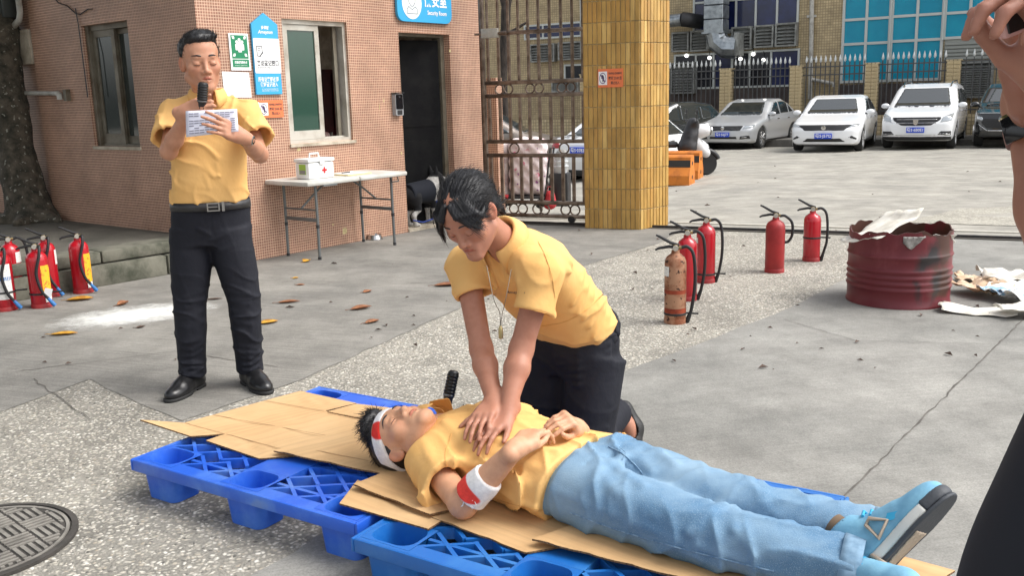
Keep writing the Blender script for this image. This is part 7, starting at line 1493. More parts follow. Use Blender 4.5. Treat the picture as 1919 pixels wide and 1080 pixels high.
sneaker(g(1632, 1096, .188), g(1732, 992, .340), nz(-ax * .62 + UZ * .6 + lat_ * .35), 1); dn_ = nz(ax * .62 - lat_ * .50 + UZ * .42); un_ = nz(-ax * .75 + UZ * .62 - lat_ * .1); un_ = nz(un_ - dn_ * (un_ @ dn_)); hs_ = aN - dn_ * .050 - un_ * .10 - ax * .01; sneaker(hs_, hs_ + dn_ * .29, un_, -1); pass

# ------------------------------------------------------------------ woman kneeling and pressing on his chest
wm = person('woman in yellow polo kneeling and pressing the lying man chest with both hands', np.array([.2, 3.45, 0]))
fw = np.array([-.6, -.8, 0]); lf_ = np.array([.8, -.6, 0])         # the way she faces, and her left (towards the right of the picture)
cam3 = lambda x, y, w: cR * x + cU * y - cF * w
sd = SDF(); wh = at(880, 402, 2.93); H3 = Head(sd, wh, cam3(-.34, -.74, .60), cam3(-.44, .66, .62), .99, True)
sm = at(942, 492, 3.10); nk3 = at(943, 452, 3.10); hp3 = at(1070, 606, 3.44)
shL, shR = sm + lf_ * .165 - UZ * .01, sm - lf_ * .165 - UZ * .01
Ax = nz(nk3 - hp3)
tw_ = Loft(hp3 - Ax * .03, nk3 + Ax * .01, lf_, [(0, .176, .122), (.2, .178, .124), (.42, .172, .122), (.66, .182, .118, 0, 0), (.82, .180, .104), (.92, .132, .078), (1, .070, .062)], 2.3)
tbw = Loft(hp3 - Ax * .02, nk3, lf_, [(0, .155, .10), (.4, .15, .10), (.66, .155, .094), (.82, .15, .082), (.92, .105, .058), (1, .055, .05)], 2.2)
sd.loft(tbw, .03); sd.cap(H3.w((0, .024, -.055)), nk3 - Ax * .03, .048, .056, .03)
wl = g(951, 768, .425); wr_ = g(926, 752, .44); eL, eR = at(977, 655, 2.96), at(902, 655, 3.06)
arm(sd, shL, eL, wl, (.046, .038, .039, .026)); arm(sd, shR, eR, wr_, (.045, .037, .038, .0265))
DR_ = nz(g(884, 812, .392) - wr_); hand(sd, wr_, DR_, nz(UZ * .85 - fw * -.3 + np.array([.1, .3, .2])), 1, ((.12, .35, .25), (.1, .35, .25), (.1, .35, .25), (.12, .4, .3)), (.80, .58, -.25), 1.0, .07, -.05)
DL_ = nz(g(893, 822, .375) - wl); hand(sd, wl - UZ * .012, DL_, nz(UZ + np.array([.1, .1, 0])), -1, ((.1, .3, .3), (.1, .3, .3), (.1, .35, .3), (.1, .4, .3)), (.85, .5, -.1), .98, .09, .1)
hq = hp3 - UZ * .13 - fw * .03; hl3, hr3 = hq + lf_ * .092, hq - lf_ * .092; K1, K2 = np.array([.262, 3.34, .078]), np.array([.075, 3.48, .078]); F1 = at(1160, 770, 3.62); F2 = K2 + (F1 - K1); BL = at(1188, 824, 3.60)
for a, b, c in ((hl3, K1, F1), (hr3, K2, F2)): sd.cap(a, b, .078, .055, .03); sd.cap(b, c, .050, .034, .03); sd.cap(c, c + (BL - F1) * .55, .034, .032, .02); sd.cap(c + (BL - F1) * .5, c + (BL - F1) * .95, .032, .022, .02)
sobj('body', sd, .0036, M_SKIN, wm, lambda V: H3.tint(V, lin(178, 126, 103)[:3])); H3.features(wm, .0026, .027, .0013)
# hair tied back
s = SDF(); E = lambda p, r, k=.012, m='u': s.ell(H3.w(p), np.array(r) * .97, H3.R, k, m)
E((0, .022, .046), (.086, .104, .089)); E((0, -.116, -.024), (.060, .070, .076), .010, 's'); s.box(H3.w((0, -.075, -.085)), (.12, .066, .075), H3.R, .01, .008, 's'); s.box(H3.w((0, .0, -.125)), (.12, .2, .07), H3.R, .01, .015, 's')
for x in (-1, 1): s.ell(H3.w((x * .090, .006, -.016)), (.022, .022, .034), H3.R, .006, 's')
s.cap(H3.w((.055, .055, -.01)), H3.w((.03, .095, -.065)), .026, .016, .02); s.cap(H3.w((-.055, .055, -.01)), H3.w((-.03, .095, -.065)), .026, .016, .02); s.cap(H3.w((0, .115, .0)), H3.w((0, .135, -.02)), .026, .022, .02); s.cap(H3.w((0, .135, -.02)), H3.w((.01, .135, -.12)), .024, .010, .015)
def bang(path, radii):
    for (a, b, ra, rb) in zip(path[:-1], path[1:], radii[:-1], radii[1:]): s.cap(H3.w(a), H3.w(b), ra, rb, .008)
for o_ in (0, 1, 2, 3, 4):
    bang([(.006 + .010 * o_, -.070 + .008 * o_, .096 - .004 * o_), (.026 + .012 * o_, -.088 + .008 * o_, .066 - .004 * o_), (.050 + .008 * o_, -.086 + .010 * o_, .030), (.064 + .005 * o_, -.066 + .012 * o_, -.004 + .010 * o_)], (.010, .009, .007, .003))
    bang([(-.006 - .010 * o_, -.070 + .008 * o_, .096 - .004 * o_), (-.032 - .010 * o_, -.090 + .008 * o_, .062), (-.060 - .005 * o_, -.088 + .010 * o_, .022), (-.078 - .002 * o_, -.082 + .012 * o_, -.034 + .02 * o_)], (.010, .009, .007, .003))
c32, R32 = H3.c.astype(np.float32), H3.R.astype(np.float32)
def strandw(P):
    q = (P - c32) @ R32; an = np.arctan2(q[..., 0], q[..., 2] + .03); return .0009 * np.sin(an * 80 + 9 * q[..., 1] + 2.5 * wob(P, 30, 3)) + .0008 * np.sin(an * 170 + 3 * wob(P, 40, 4)) + .002 * wob(P, 35, 6)
s.disp(strandw); s.put('d', lambda P: -.006 * np.exp(-(((P - c32) @ R32)[..., 0] / .004) ** 2) * (((P - c32) @ R32)[..., 1] < .03), None, 0, 0)
hw = sobj('hair', s, .0032, M_HAIRW, wm); mb = MB(); q = np.random.RandomState(3)
for side, n in ((1, 110), (-1, 110)):             # thin parted fringe
    for k in range(n):
        t = q.uniform(0, 1); rx, ry_ = .002 + .046 * t, -.062 + .022 * t + q.uniform(-.008, .008); rt = np.array([side * rx, ry_, .046 + .089 * math.sqrt(max(.01, 1 - ((ry_ - .022) / .104) ** 2 - (rx / .086) ** 2)) + .002])
        if side > 0: end = np.array([.066 + .014 * t + q.normal() * .006, -.078 + .030 * t + q.normal() * .006, -.006 - .040 * q.uniform() ** 3 + .02 * t + q.normal() * .006])
        else: end = np.array([-(.070 + .014 * t + q.normal() * .005), -.092 + .03 * t + q.normal() * .006, -.030 + .03 * t + q.normal() * .012])
        m1 = rt * .5 + end * .5 + np.array([side * .010, -.030 - .008 * q.uniform(), .014]); ts_ = np.linspace(0, 1, 9)[:, None]; P = rt * (1 - ts_) ** 2 + 2 * m1 * ts_ * (1 - ts_) + end * ts_ ** 2; mb.tube([H3.w(p) for p in P], np.array([1, 1, 1, 1, .95, .9, .8, .6, .3]) * .00085, 3)
fuzz(hw, hw, 3200, .025, .06, lambda p, n, q: H3.w((0, .125, -.01)) - p + 0 * p,   .0008, 5, M_HAIRW, lift=.0, jit=.05, sel=lambda V, N: ((V - H3.c) @ H3.R)[:, 1] > -.06)
obj('loose_strands', mb, M_HAIRW, hw, 60); obj('hair_tie', MB().lathe([(.026, -.006), (.031, 0), (.026, .006)], H3.w((0, .128, -.008)), 16, H3.R @ euler(R_(50), 0, 0), caps=False), M_BLACK, hw, 60)
# polo
s = SDF(); s.loft(tw_, .03); hemL, hemR = at(1000, 585, 2.96), at(889, 553, 3.14)
for S0, h0, o_ in ((shL, hemL, lf_), (shR, hemR, -lf_)): s.cap(S0 - o_ * .05 + Ax * .01, S0, .062, .060, .05); s.loft(Loft(S0, h0, nz(np.cross(h0 - S0, lf_)), [(0, .064, .062), (.35, .070, .066), (.7, .068, .064), (1, .070, .066)], 2, .005), .04)
s.plane(hp3 - Ax * .022, nz(-Ax - UZ * .15), .010)
for S0, h0, E0 in ((shL, hemL, eL), (shR, hemR, eR)): d = nz(h0 - S0); s.cap(h0 - d * .03, h0 + d * .06, .052, .060, .004, 's')
fn = nz(np.cross(lf_, Ax)); fn = fn if fn @ UZ < 0 else -fn       # chest normal (down and forward)
s.cap(nk3 - Ax * .0, nk3 + Ax * .13, .056, .066, .006, 's'); s.cap(nk3 + fn * .065, nk3 + fn * .104 - Ax * .09, .030, .006, .006, 's')
for a, b, am in (((985, 470), (960, 560), .007), ((1010, 500), (1040, 545), .009), ((1000, 460), (1040, 500), .006), ((1045, 500), (1095, 520), .007), ((1060, 560), (1030, 612), .007), ((1090, 545), (1060, 605), .008), ((1118, 545), (1085, 600), .007), ((905, 500), (925, 560), .006), ((940, 500), (955, 580), .006), ((1035, 470), (1085, 500), .005), ((1100, 500), (1125, 540), .005)):
    s.fold([onpl(a[0], a[1], sm + lf_ * .13, nz(lf_ * .7 + np.array([0, -.5, .5]))), onpl(b[0], b[1], sm + lf_ * .13, nz(lf_ * .7 + np.array([0, -.5, .5])))], .012, am)
for k in range(6): c_ = hp3 + Ax * (.02 + .05 * k) + lf_ * .17; s.fold([c_ + fn * .09, c_ + fn * -.02 + Ax * .03, c_ - fn * .10 + Ax * .02], .012, .007)
s.disp(lambda P: .003 * wob(P, 20, 61) + crease(P, UZ - lf_ * .5, 60, .008, 63, 2.2) + crease(P, Ax + lf_ * .7, 54, .006, 65, 2.2)); S_WOM = s; ws = sobj('polo_shirt', s, .0055, M_SHIRT, wm)
collar(wm, nk3 + Ax * .012 + fn * .004, fn, Ax, .062, .064, .034, .052, .095, M_SHIRT, .38, .03)
pass
# trousers
s = SDF(); s.loft(Loft(hq - UZ * .02, hp3 + Ax * .01, lf_, [(0, .165, .130), (.45, .180, .142), (1, .174, .124)], 2.3), .04)
for h0, k0, f0 in ((hl3, K1, F1), (hr3, K2, F2)):
    s.loft(Loft(h0, k0, lf_, [(0, .108, .118), (.5, .102, .108), (1, .085, .085)], 2.2), .04); s.cap(k0, k0 + (f0 - k0) * .3, .078, .075, .04); s.cap(k0 + (f0 - k0) * .25, k0 + (f0 - k0) * .93, .072, .060, .02)
    d = nz(f0 - k0); s.cap(k0 + (f0 - k0) * .9, f0 + d * .06, .050, .056, .004, 's')
    for k in range(5): c_ = k0 + (h0 - k0) * (.08 + .13 * k); s.fold([c_ - lf_ * .08 + fw * .06, c_ + fw * .10 + lf_ * .02 - UZ * .02, c_ + lf_ * .09 + fw * .03 - UZ * .01], .012, .008)
s.put('i', lambda P: .002 - P[..., 2], None, 0, .004)
for k in range(5): c_ = hp3 - UZ * (.10 + .03 * k); s.fold([c_ + lf_ * .02 + fw * .13, c_ + lf_ * .10 + fw * .11 + UZ * .02, c_ + lf_ * .18 + fw * .02 + UZ * .05], .012, .008)
s.disp(lambda P: .003 * wob(P, 26, 71) + crease(P, UZ + lf_ * .4, 50, .010, 73) + crease(P, lf_ - UZ * .5, 44, .007, 75)); wt = sobj('trousers', s, .006, M_TROU, wm)
P = np.zeros((60, 3, 3)); bl = Loft(hp3 - Ax * .07, hp3 + Ax * .01, lf_, [(0, .182, .136), (1, .177, .127)], 2.3)
for i in range(60):
    for j in range(3): P[i, j] = bl.pt(.18 + .22 * j, 2 * math.pi * i / 59, .004 + .002 * math.sin(i * 2.1))
obj('waistband', MB().grid(P, .004), M_TROU, wt, 180)
M_STRAP = mat('black_sandal_strap', (.015, .015, .015), .5)
for f0, k0 in ((F1, K1), (F2, K2)):
    d = nz(f0 - k0); q0 = f0 + d * .03; P = np.zeros((2, 9, 3)); sole = [f0 + d * .045 + UZ * .05, f0 + d * .085 - UZ * .0, f0 + d * .135 - UZ * .05]
    bv = BL - F1; bd = nz(bv); s = SDF(); s.cap(f0 + d * .036 + bv * .1, f0 + d * .030 + bv * .75, .038, .042, .02); s.cap(f0 + d * .03 + bv * .72, f0 + bv * 1.02 + d * .0, .042, .034, .02); s.cap(f0 - d * .012, f0 + bv * .66 - d * .012, .042, .040, .004, 's'); s.put('i', lambda P: .001 - P[..., 2], None, 0, .003); o = sobj('sandal', s, .005, M_STRAP, wm)
    obj('ankle_strap', MB().lathe([(.041, -.012), (.044, -.01), (.044, .01), (.041, .012)], f0 - d * .0, 18, np.stack([nz(np.cross(UZ, d)), UZ, d], 1), caps=False), M_STRAP, o, 60)
# necklace with a brass whistle
M_GOLD = mat('brass_whistle', (.5, .4, .2), .3, .95); tipn = at(938, 612, 2.93); nl = obj('necklace', MB().tube(cr(np.c_[[0, 1, 2, 3], [at(912, 498, 2.93), at(925, 560, 2.90), at(936, 585, 2.92), tipn]], 20)[1:].T, .0012, 5).tube(cr(np.c_[[0, 1, 2, 3], [at(958, 505, 2.96), at(948, 560, 2.90), at(941, 590, 2.92), tipn]], 20)[1:].T, .0012, 5), mat('silver_chain', (.22, .2, .17), .4, .9), wm, 60)
obj('whistle', MB().lathe([(.001, 0), (.006, .001), (.0075, .006), (.0075, .034), (.005, .040), (.003, .044)], tipn - UZ * .042, 14), M_GOLD, nl, 40)

def hit(sdf, x, y, t0, t1):
    d = nz(ray(x, y)); T = np.linspace(t0, t1, 400); v = sdf(np.array([CP + d * t for t in T], np.float32)); return CP + d * T[int(np.argmax(v < 0))]
def logo(sdf, txt, size, x, y, dx, t0, t1, par):
    a, b = hit(sdf, x - dx, y, t0, t1), hit(sdf, x + dx, y, t0, t1); c_ = hit(sdf, x, y + 6, t0, t1); X = nz(b - a); Y = nz(hit(sdf, x, y - 6, t0, t1) - c_); Y = nz(Y - X * (Y @ X)); Z = np.cross(X, Y)
    text(txt, size, (a + b) / 2 + Z * .006, X, Y, M_INK, par, np.linalg.norm(b - a), .0003)
logo(S_WOM, 'Ameyson', .012, 970, 549, 17, 2.4, 3.6, ws)

pk = [hit(S_WOM, x, y, 2.4, 3.6) for x, y in ((914, 498), (917, 512), (921, 526), (926, 540), (931, 554))]; P = np.array([[p + (cR * o - cF * .003) for o in (-.015, -.005, .005, .015)] for p in pk]); obj('placket', MB().grid(P, .003), M_SHIRT, ws, 180)
for x, y in ((918, 514), (927, 541)): p = hit(S_WOM, x, y, 2.4, 3.6); obj('button', MB().lathe([(.001, .010), (.0055, .009), (.006, .004)], p, 12, np.stack([cR, cU, -cF], 1), False), M_BUT, ws)

def seam(sdf, pts, r, m, par, name='seam', sink=.3):
    pts = np.array(pts, float); T = cr(np.c_[np.arange(len(pts)), pts], 40)[1:].T; P = [hit(sdf, x, y, 1.8, 4.2) - nz(ray(x, y)) * .0048 for x, y in T]; P = np.array(P); P[1:-1] = (P[:-2] + P[1:-1] * 2 + P[2:]) / 4; obj(name, MB().tube(P, r, 5), m, par, 60)
M_DSE = mat('dark_denim_seam', lin(92, 124, 154), .95, col2=lin(132, 160, 182), scale=60, mix=(.4, .6)); M_YSE = mat('yellow_stitch', lin(212, 164, 96), .9)
seam(S_JN, [(1068, 962), (1150, 992), (1250, 1022), (1350, 1048), (1450, 1072)], .0022, M_DSE, jn); seam(S_JN, [(1140, 838), (1165, 850), (1190, 872), (1205, 890)], .002, M_DSE, jn); seam(S_JN, [(1160, 838), (1172, 850), (1166, 862)], .0016, M_DSE, jn)
seam(S_LM, [(905, 928), (960, 946), (1010, 956), (1044, 958)], .0013, M_YSE, ls); seam(S_LM, [(846, 812), (835, 850), (838, 885), (846, 905)], .0013, M_YSE, ls)
seam(S_WOM, [(1008, 452), (1022, 480), (1035, 520), (1040, 560)], .0013, M_YSE, ws); seam(S_WOM, [(972, 578), (990, 581), (1008, 584), (1024, 588)], .0012, M_YSE, ws); seam(S_WOM, [(1015, 612), (1060, 603), (1100, 580), (1130, 552)], .0012, M_YSE, ws)
# ================================================================== parked cars
def dpoly(x, y, poly):
    n = len(poly); d = np.full(x.shape, 1e9, np.float32); sgn = np.ones(x.shape, np.float32)
    for i in range(n):
        ax_, ay = poly[i]; bx_, by_ = poly[i - 1]; ex, ey = bx_ - ax_, by_ - ay; wx, wy = x - ax_, y - ay
        t = np.clip((wx * ex + wy * ey) / (ex * ex + ey * ey + 1e-12), 0, 1); d = np.minimum(d, (wx - ex * t) ** 2 + (wy - ey * t) ** 2)
        c1, c2, c3 = y >= ay, y < by_, ex * wy > ey * wx; f = (c1 & c2 & c3) | (~c1 & ~c2 & ~c3); sgn = np.where(f, -sgn, sgn)
    return sgn * np.sqrt(d)
M_TYRE = mat('tyre_rubber', (.018, .018, .018), .8); M_RIM = mat('alloy_rim', (.5, .5, .5), .3, .8); M_CGL = mat('car_glass', (.02, .026, .028), .04, spec=.9, coat=.5); M_TRIM = mat('black_car_trim', (.012, .012, .013), .45); M_CHR = mat('chrome_trim', (.6, .6, .6), .15, 1.0); M_HL = mat('headlamp_glass', (.42, .45, .47), .08, .3, spec=.9, coat=.6); M_PLT = mat('plate_blue', lin(28, 74, 200), .45); M_TAIL = mat('tail_lamp_red', (.35, .01, .015), .15, coat=.5)
CARS = {
 'sedan': dict(L=4.65, W=1.80, wb=(.92, 3.62), r=.315, prof=[(.05, .22), (.0, .38), (.01, .58), (.10, .70), (.45, .80), (1.25, .96), (1.55, 1.08), (2.10, 1.40), (2.55, 1.475), (3.05, 1.47), (3.55, 1.33), (4.05, 1.08), (4.50, 1.04), (4.62, .90), (4.65, .55), (4.58, .25), (4.3, .2), (.4, .17)],
   ws=[(-.68, 1.00), (.68, 1.00), (.53, 1.38), (-.53, 1.38)], sw=[[(1.58, .98), (2.48, 1.0), (2.46, 1.385), (2.20, 1.35)], [(2.55, 1.0), (3.28, 1.02), (3.25, 1.34), (2.95, 1.385), (2.53, 1.39)], [(3.34, 1.02), (3.72, 1.05), (3.40, 1.26), (3.32, 1.30)]], rs=[(-.60, 1.05), (.60, 1.05), (.48, 1.36), (-.48, 1.36)], tum=.30),
 'mpv': dict(L=4.72, W=1.82, wb=(.95, 3.70), r=.33, prof=[(.06, .28), (.0, .42), (.02, .68), (.12, .86), (.55, .99), (1.05, 1.10), (1.28, 1.20), (1.95, 1.62), (2.35, 1.72), (3.2, 1.74), (4.1, 1.68), (4.42, 1.55), (4.62, 1.05), (4.72, .80), (4.70, .45), (4.6, .28), (4.2, .24), (.4, .22)],
   ws=[(-.72, 1.12), (.72, 1.12), (.57, 1.60), (-.57, 1.60)], sw=[[(1.36, 1.10), (2.32, 1.12), (2.30, 1.58), (2.05, 1.55)], [(2.39, 1.12), (3.28, 1.13), (3.24, 1.58), (2.37, 1.58)], [(3.36, 1.13), (4.25, 1.18), (4.08, 1.50), (3.33, 1.57)]], rs=[(-.62, 1.12), (.62, 1.12), (.52, 1.52), (-.52, 1.52)], tum=.24),
 'suv': dict(L=4.60, W=1.86, wb=(.92, 3.62), r=.36, prof=[(.06, .30), (.0, .45), (.02, .74), (.10, .92), (.50, 1.00), (1.20, 1.08), (1.45, 1.16), (2.05, 1.55), (2.45, 1.66), (3.2, 1.67), (4.0, 1.58), (4.38, 1.32), (4.56, 1.05), (4.60, .80), (4.58, .45), (4.5, .30), (4.2, .26), (.4, .26)],
   ws=[(-.72, 1.10), (.72, 1.10), (.57, 1.53), (-.57, 1.53)], sw=[[(1.52, 1.08), (2.42, 1.1), (2.40, 1.54), (2.15, 1.50)], [(2.49, 1.1), (3.32, 1.12), (3.28, 1.53), (2.47, 1.55)], [(3.40, 1.12), (3.98, 1.18), (3.82, 1.40), (3.37, 1.50)]], rs=[(-.62, 1.12), (.62, 1.12), (.52, 1.45), (-.52, 1.45)], tum=.26)}
def bodyfn(c):
    L_, W_ = c['L'], c['W']; poly = c['prof']; zb = .86 if c is CARS['sedan'] else 1.0
    def f(P):
        x, y, z = P[..., 0], P[..., 1], P[..., 2]; ax_ = np.abs(x)
        fr = np.clip(1 - y / .85, 0, 1); re = np.clip(1 - (L_ - y) / .8, 0, 1)
        push = .30 * (ax_ / (W_ / 2)) ** 3 * fr
        d1 = dpoly(y - push * .85, z, poly)
        hw = W_ / 2 - c['tum'] * np.clip(z - zb, 0, 2) - .05 * np.clip(.55 - z, 0, 1) - .10 * fr ** 2 - .13 * re ** 2 + .012 * np.sin(np.clip((z - .45) * 7, 0, 3.1))
        d2 = ax_ - hw
        d = -smin(-d1, -d2, .16)
        for yw in c['wb']:
            w = np.hypot(y - yw, z - c['r']) - (c['r'] + .055); d = np.maximum(d, -np.maximum(w, (W_ / 2 - .26) - ax_))
        return d.astype(np.float32)
    return f
class Fn:
    def __init__(s, f, lo, hi): s.f, s.lo, s.hi = f, lo, hi
def netfn(f, lo, hi, h):
    s = SDF(); c = (np.array(lo) + np.array(hi)) / 2; s.put('u', f, c, float(np.linalg.norm(np.array(hi) - np.array(lo)) / 2), 0); return s.net(h, lo, hi)
def car(kind, label, paint, loc, back, plate=None, group='cars parked in the yard', front='', rear=False, h=.032, rims=M_RIM):
    c = CARS[kind]; rz = math.atan2(back[1], back[0]) - math.pi / 2; t = thing('parked_car', label, 'car', loc, rz, group); L_, W_ = c['L'], c['W']; f = bodyfn(c); lo, hi = (-W_ / 2 - .05, -.05, .1), (W_ / 2 + .05, L_ + .05, 1.85)
    V, Q = netfn(f, lo, hi, h); link('body', npmesh('body', V, Q), paint, t, False)
    def patch(name, reg, m, lo, hi, out=.008, dep=.03, hh=.022, par=None):
        V, Q = netfn(lambda P: np.maximum(np.maximum(f(P) - out, -(f(P) + dep)), reg(P)), lo, hi, hh)
        return link(name, npmesh(name, V, Q), m, par or t, False) if len(Q) else None
    px = lambda poly: (lambda P: dpoly(P[..., 0], P[..., 2], poly))
    def fpatch(name, poly, m, out=.008, y1=1.0, hh=.02, dep=.03):
        a = np.array(poly); return patch(name, px(poly), m, (a[:, 0].min() - .03, -.06, a[:, 1].min() - .03), (a[:, 0].max() + .03, y1, a[:, 1].max() + .03), out, dep, hh)
    ym = 2.6
    fpatch('windshield', c['ws'], M_CGL, .02, ym, .03)
    a = np.array(c['rs']); patch('rear_window', px(c['rs']), M_CGL, (a[:, 0].min() - .03, L_ - 1.7, a[:, 1].min() - .03), (a[:, 0].max() + .03, L_ + .02, a[:, 1].max() + .03), .02, .03, .03)
    for sg in (-1, 1):
        for p in c['sw']:
            a = np.array(p); xs_ = sorted((sg * .45, sg * (W_ / 2 + .02))); patch('side_window', lambda P, p=p: dpoly(P[..., 1], P[..., 2], p), M_CGL, (xs_[0], a[:, 0].min() - .03, a[:, 1].min() - .03), (xs_[1], a[:, 0].max() + .03, a[:, 1].max() + .03), .014, .03, .028)
        zm = c['ws'][0][1] - .02; ymr = 1.52 if kind == 'sedan' else 1.40; m_ = SDF(); m_.ell((sg * (W_ / 2 + .07), ymr, zm + .04), (.115, .07, .075), k=0); m_.plane((0, ymr + .03, 0), (0, 1, 0), .01); V, Q = m_.net(.018); mo = link('mirror', npmesh('mirror', V, Q), paint, t, False); obj('mirror_arm', MB().cyl((sg * (W_ / 2 - .1), ymr, zm - .01), (sg * (W_ / 2 + .04), ymr, zm + .01), .025), M_TRIM, mo, 40, False)
        for yh in (2.22, 3.15): obj('door_handle', MB().bbox((sg * (W_ / 2 + .008), yh + (.1 if kind != 'sedan' else 0), .86 if kind == 'sedan' else .98), (.03, .16, .03), .008), M_CHR if kind != 'suv' else M_TRIM, t, 40, False)
        obj('sill_trim', MB().bbox((sg * (W_ / 2 - .055), (c['wb'][0] + c['wb'][1]) / 2, .24), (.05, c['wb'][1] - c['wb'][0] - .8, .05), .01), M_TRIM, t, 40, False)
    for yw in c['wb']:
        for sg in (-1, 1):
            r = c['r']; xw = sg * (W_ / 2 - .11); Rw = euler(0, R_(90), 0); w = obj('wheel', MB().lathe([(r * .66, -.10), (r * .93, -.105), (r, -.07), (r, .07), (r * .93, .105), (r * .66, .10)], (xw, yw, r), 28, Rw), M_TYRE, t, 50, False)
            mb = MB(); xo = xw + sg * .095; mb.lathe([(.02, 0), (r * .14, .01), (r * .15, -.02)], (xo, yw, r), 12, Rw)
            for k in range(9): an = 2 * math.pi * k / 9; e = np.array([xo, yw + r * .64 * math.cos(an), r + r * .64 * math.sin(an)]); mb.tube([(xo, yw + r * .1 * math.cos(an), r + r * .1 * math.sin(an)), e], [.022, .026], 5)
            mb.lathe([(r * .62, -.05), (r * .68, -.02), (r * .68, .012), (r * .62, .012)], (xo, yw, r), 28, Rw, False); obj('rim', mb, rims, w, 40, False); obj('rim_well', MB().lathe([(r * .64, 0), (.01, 0)], (xw + sg * .03, yw, r), 20, Rw, False), M_TRIM, w, None, False)
    if front == 'chrome':      # silver saloon: wide slatted grille, slim lamps, lower intake with fog lights
        fpatch('grille', [(-.52, .56), (.52, .56), (.60, .71), (-.60, .71)], M_TRIM, .006)
        for z in (.575, .61, .645, .68): fpatch('grille_bar', [(-.54, z), (.54, z), (.54, z + .012), (-.54, z + .012)], M_CHR, .014)
        for s_ in (-1, 1): fpatch('headlight', [(s_ * .58, .60), (s_ * .86, .66), (s_ * .84, .745), (s_ * .62, .71)], M_HL, .010); fpatch('fog_light', [(s_ * .50, .31), (s_ * .80, .33), (s_ * .78, .43), (s_ * .54, .41)], M_TRIM, .010); fpatch('fog_light_trim', [(s_ * .55, .35), (s_ * .74, .36), (s_ * .72, .39), (s_ * .57, .38)], M_CHR, .016)
        fpatch('lower_intake', [(-.44, .32), (.44, .32), (.42, .40), (-.42, .40)], M_TRIM, .008); bz, pz = .645, .455
    elif front == 'wing':      # white saloon: black bar grille joined to the lamps, sculpted bumper
        fpatch('grille', [(-.50, .575), (.50, .575), (.58, .64), (.80, .70), (.80, .725), (-.80, .725), (-.80, .70), (-.58, .64)], M_TRIM, .008)
        for s_ in (-1, 1): fpatch('headlight', [(s_ * .58, .655), (s_ * .84, .68), (s_ * .85, .75), (s_ * .70, .735)], M_HL, .012); fpatch('side_intake', [(s_ * .60, .40), (s_ * .80, .33), (s_ * .82, .37), (s_ * .70, .45)], M_TRIM, .008)
        fpatch('lower_intake', [(-.56, .28), (.56, .28), (.42, .38), (-.42, .38)], M_TRIM, .008); bz, pz = .655, .44
    elif front == 'shield':    # white people carrier: tall grille with two chrome bars, swept lamps, black cladding
        fpatch('grille', [(-.36, .64), (.36, .64), (.58, .78), (.60, .86), (-.60, .86), (-.58, .78)], M_TRIM, .008)
        for z in (.70, .79): fpatch('grille_bar', [(-.50, z), (.50, z), (.52, z + .025), (-.52, z + .025)], M_CHR, .016)
        for s_ in (-1, 1): fpatch('headlight', [(s_ * .58, .72), (s_ * .84, .76), (s_ * .86, .96), (s_ * .72, .90), (s_ * .62, .85)], M_HL, .012); fpatch('fog_light', [(s_ * .52, .40), (s_ * .84, .38), (s_ * .84, .50), (s_ * .60, .50)], M_TRIM, .010); fpatch('fog_light_trim', [(s_ * .54, .42), (s_ * .84, .40), (s_ * .84, .425), (s_ * .54, .445)], M_CHR, .018)
        fpatch('bumper_cladding', [(-.84, .26), (.84, .26), (.84, .36), (-.84, .36)], M_TRIM, .008); fpatch('lower_bar', [(-.5, .385), (.5, .385), (.5, .41), (-.5, .41)], M_CHR, .014); bz, pz = .75, .53
    elif front == 'dark':      # black crossover: thin light strip, big intake with bright lower lip
        fpatch('light_strip', [(-.80, .90), (.80, .90), (.80, .925), (-.80, .925)], M_HL, .012); fpatch('grille', [(-.60, .52), (.60, .52), (.74, .66), (.70, .78), (-.70, .78), (-.74, .66)], M_TRIM, .006)
        for s_ in (-1, 1): fpatch('headlight', [(s_ * .68, .72), (s_ * .86, .74), (s_ * .86, .84), (s_ * .72, .82)], M_HL, .010); fpatch('bumper_lip', [(s_ * .58, .44), (s_ * .82, .62), (s_ * .82, .65), (s_ * .58, .475)], M_CHR, .014)
        fpatch('bumper_lip', [(-.58, .44), (.58, .44), (.58, .475), (-.58, .475)], M_CHR, .014); bz, pz = .90, .60
    if front:
        yb = -.03
        b = obj('badge', MB().lathe([(.001, 0), (.055, 0), (.06, .008), (.001, .016)], (0, yb + .02, bz), 16, euler(R_(90), 0, 0)), M_CHR, t, 40, False)
        if front == 'shield': obj('badge_mark', MB().prism([(-.07, .06), (-.05, -.06), (0, -.10), (.05, -.06), (.07, .06), (0, .05)], .012, (0, yb + .0, bz), (1, 0, 0), (0, 0, 1)), M_CHR, b, None, False)
    if rear:
        for s_ in (-1, 1):
            a = np.array([(s_ * .52, .82), (s_ * .88, .78), (s_ * .88, .96), (s_ * .56, .94)]); patch('tail_light', px([tuple(q) for q in a]), M_TAIL, (a[:, 0].min() - .03, L_ - .5, .74), (a[:, 0].max() + .03, L_ + .03, 1.0), .012, .03, .02)
        patch('bumper_lower', px([(-.8, .24), (.8, .24), (.7, .36), (-.7, .36)]), M_TRIM, (-.85, L_ - .5, .2), (.85, L_ + .03, .4), .01, .03, .02); yb, pz = L_ + .035, .78
    if plate:
        s_ = 1 if not rear else -1; p = obj('number_plate', MB().bbox((0, yb - .01 * s_, pz), (.44, .016, .14), .006), M_PLT, t, 40, False)
        X = np.array([1, 0, 0]) * s_
        o = text(plate, .105, (0, yb - (.0195 if s_ > 0 else -.0), pz) if s_ > 0 else (0, yb + .0195, pz), X, (0, 0, 1), M_WHITE, p, .40, .002); o.matrix_parent_inverse = Matrix.Identity(4)
    return t
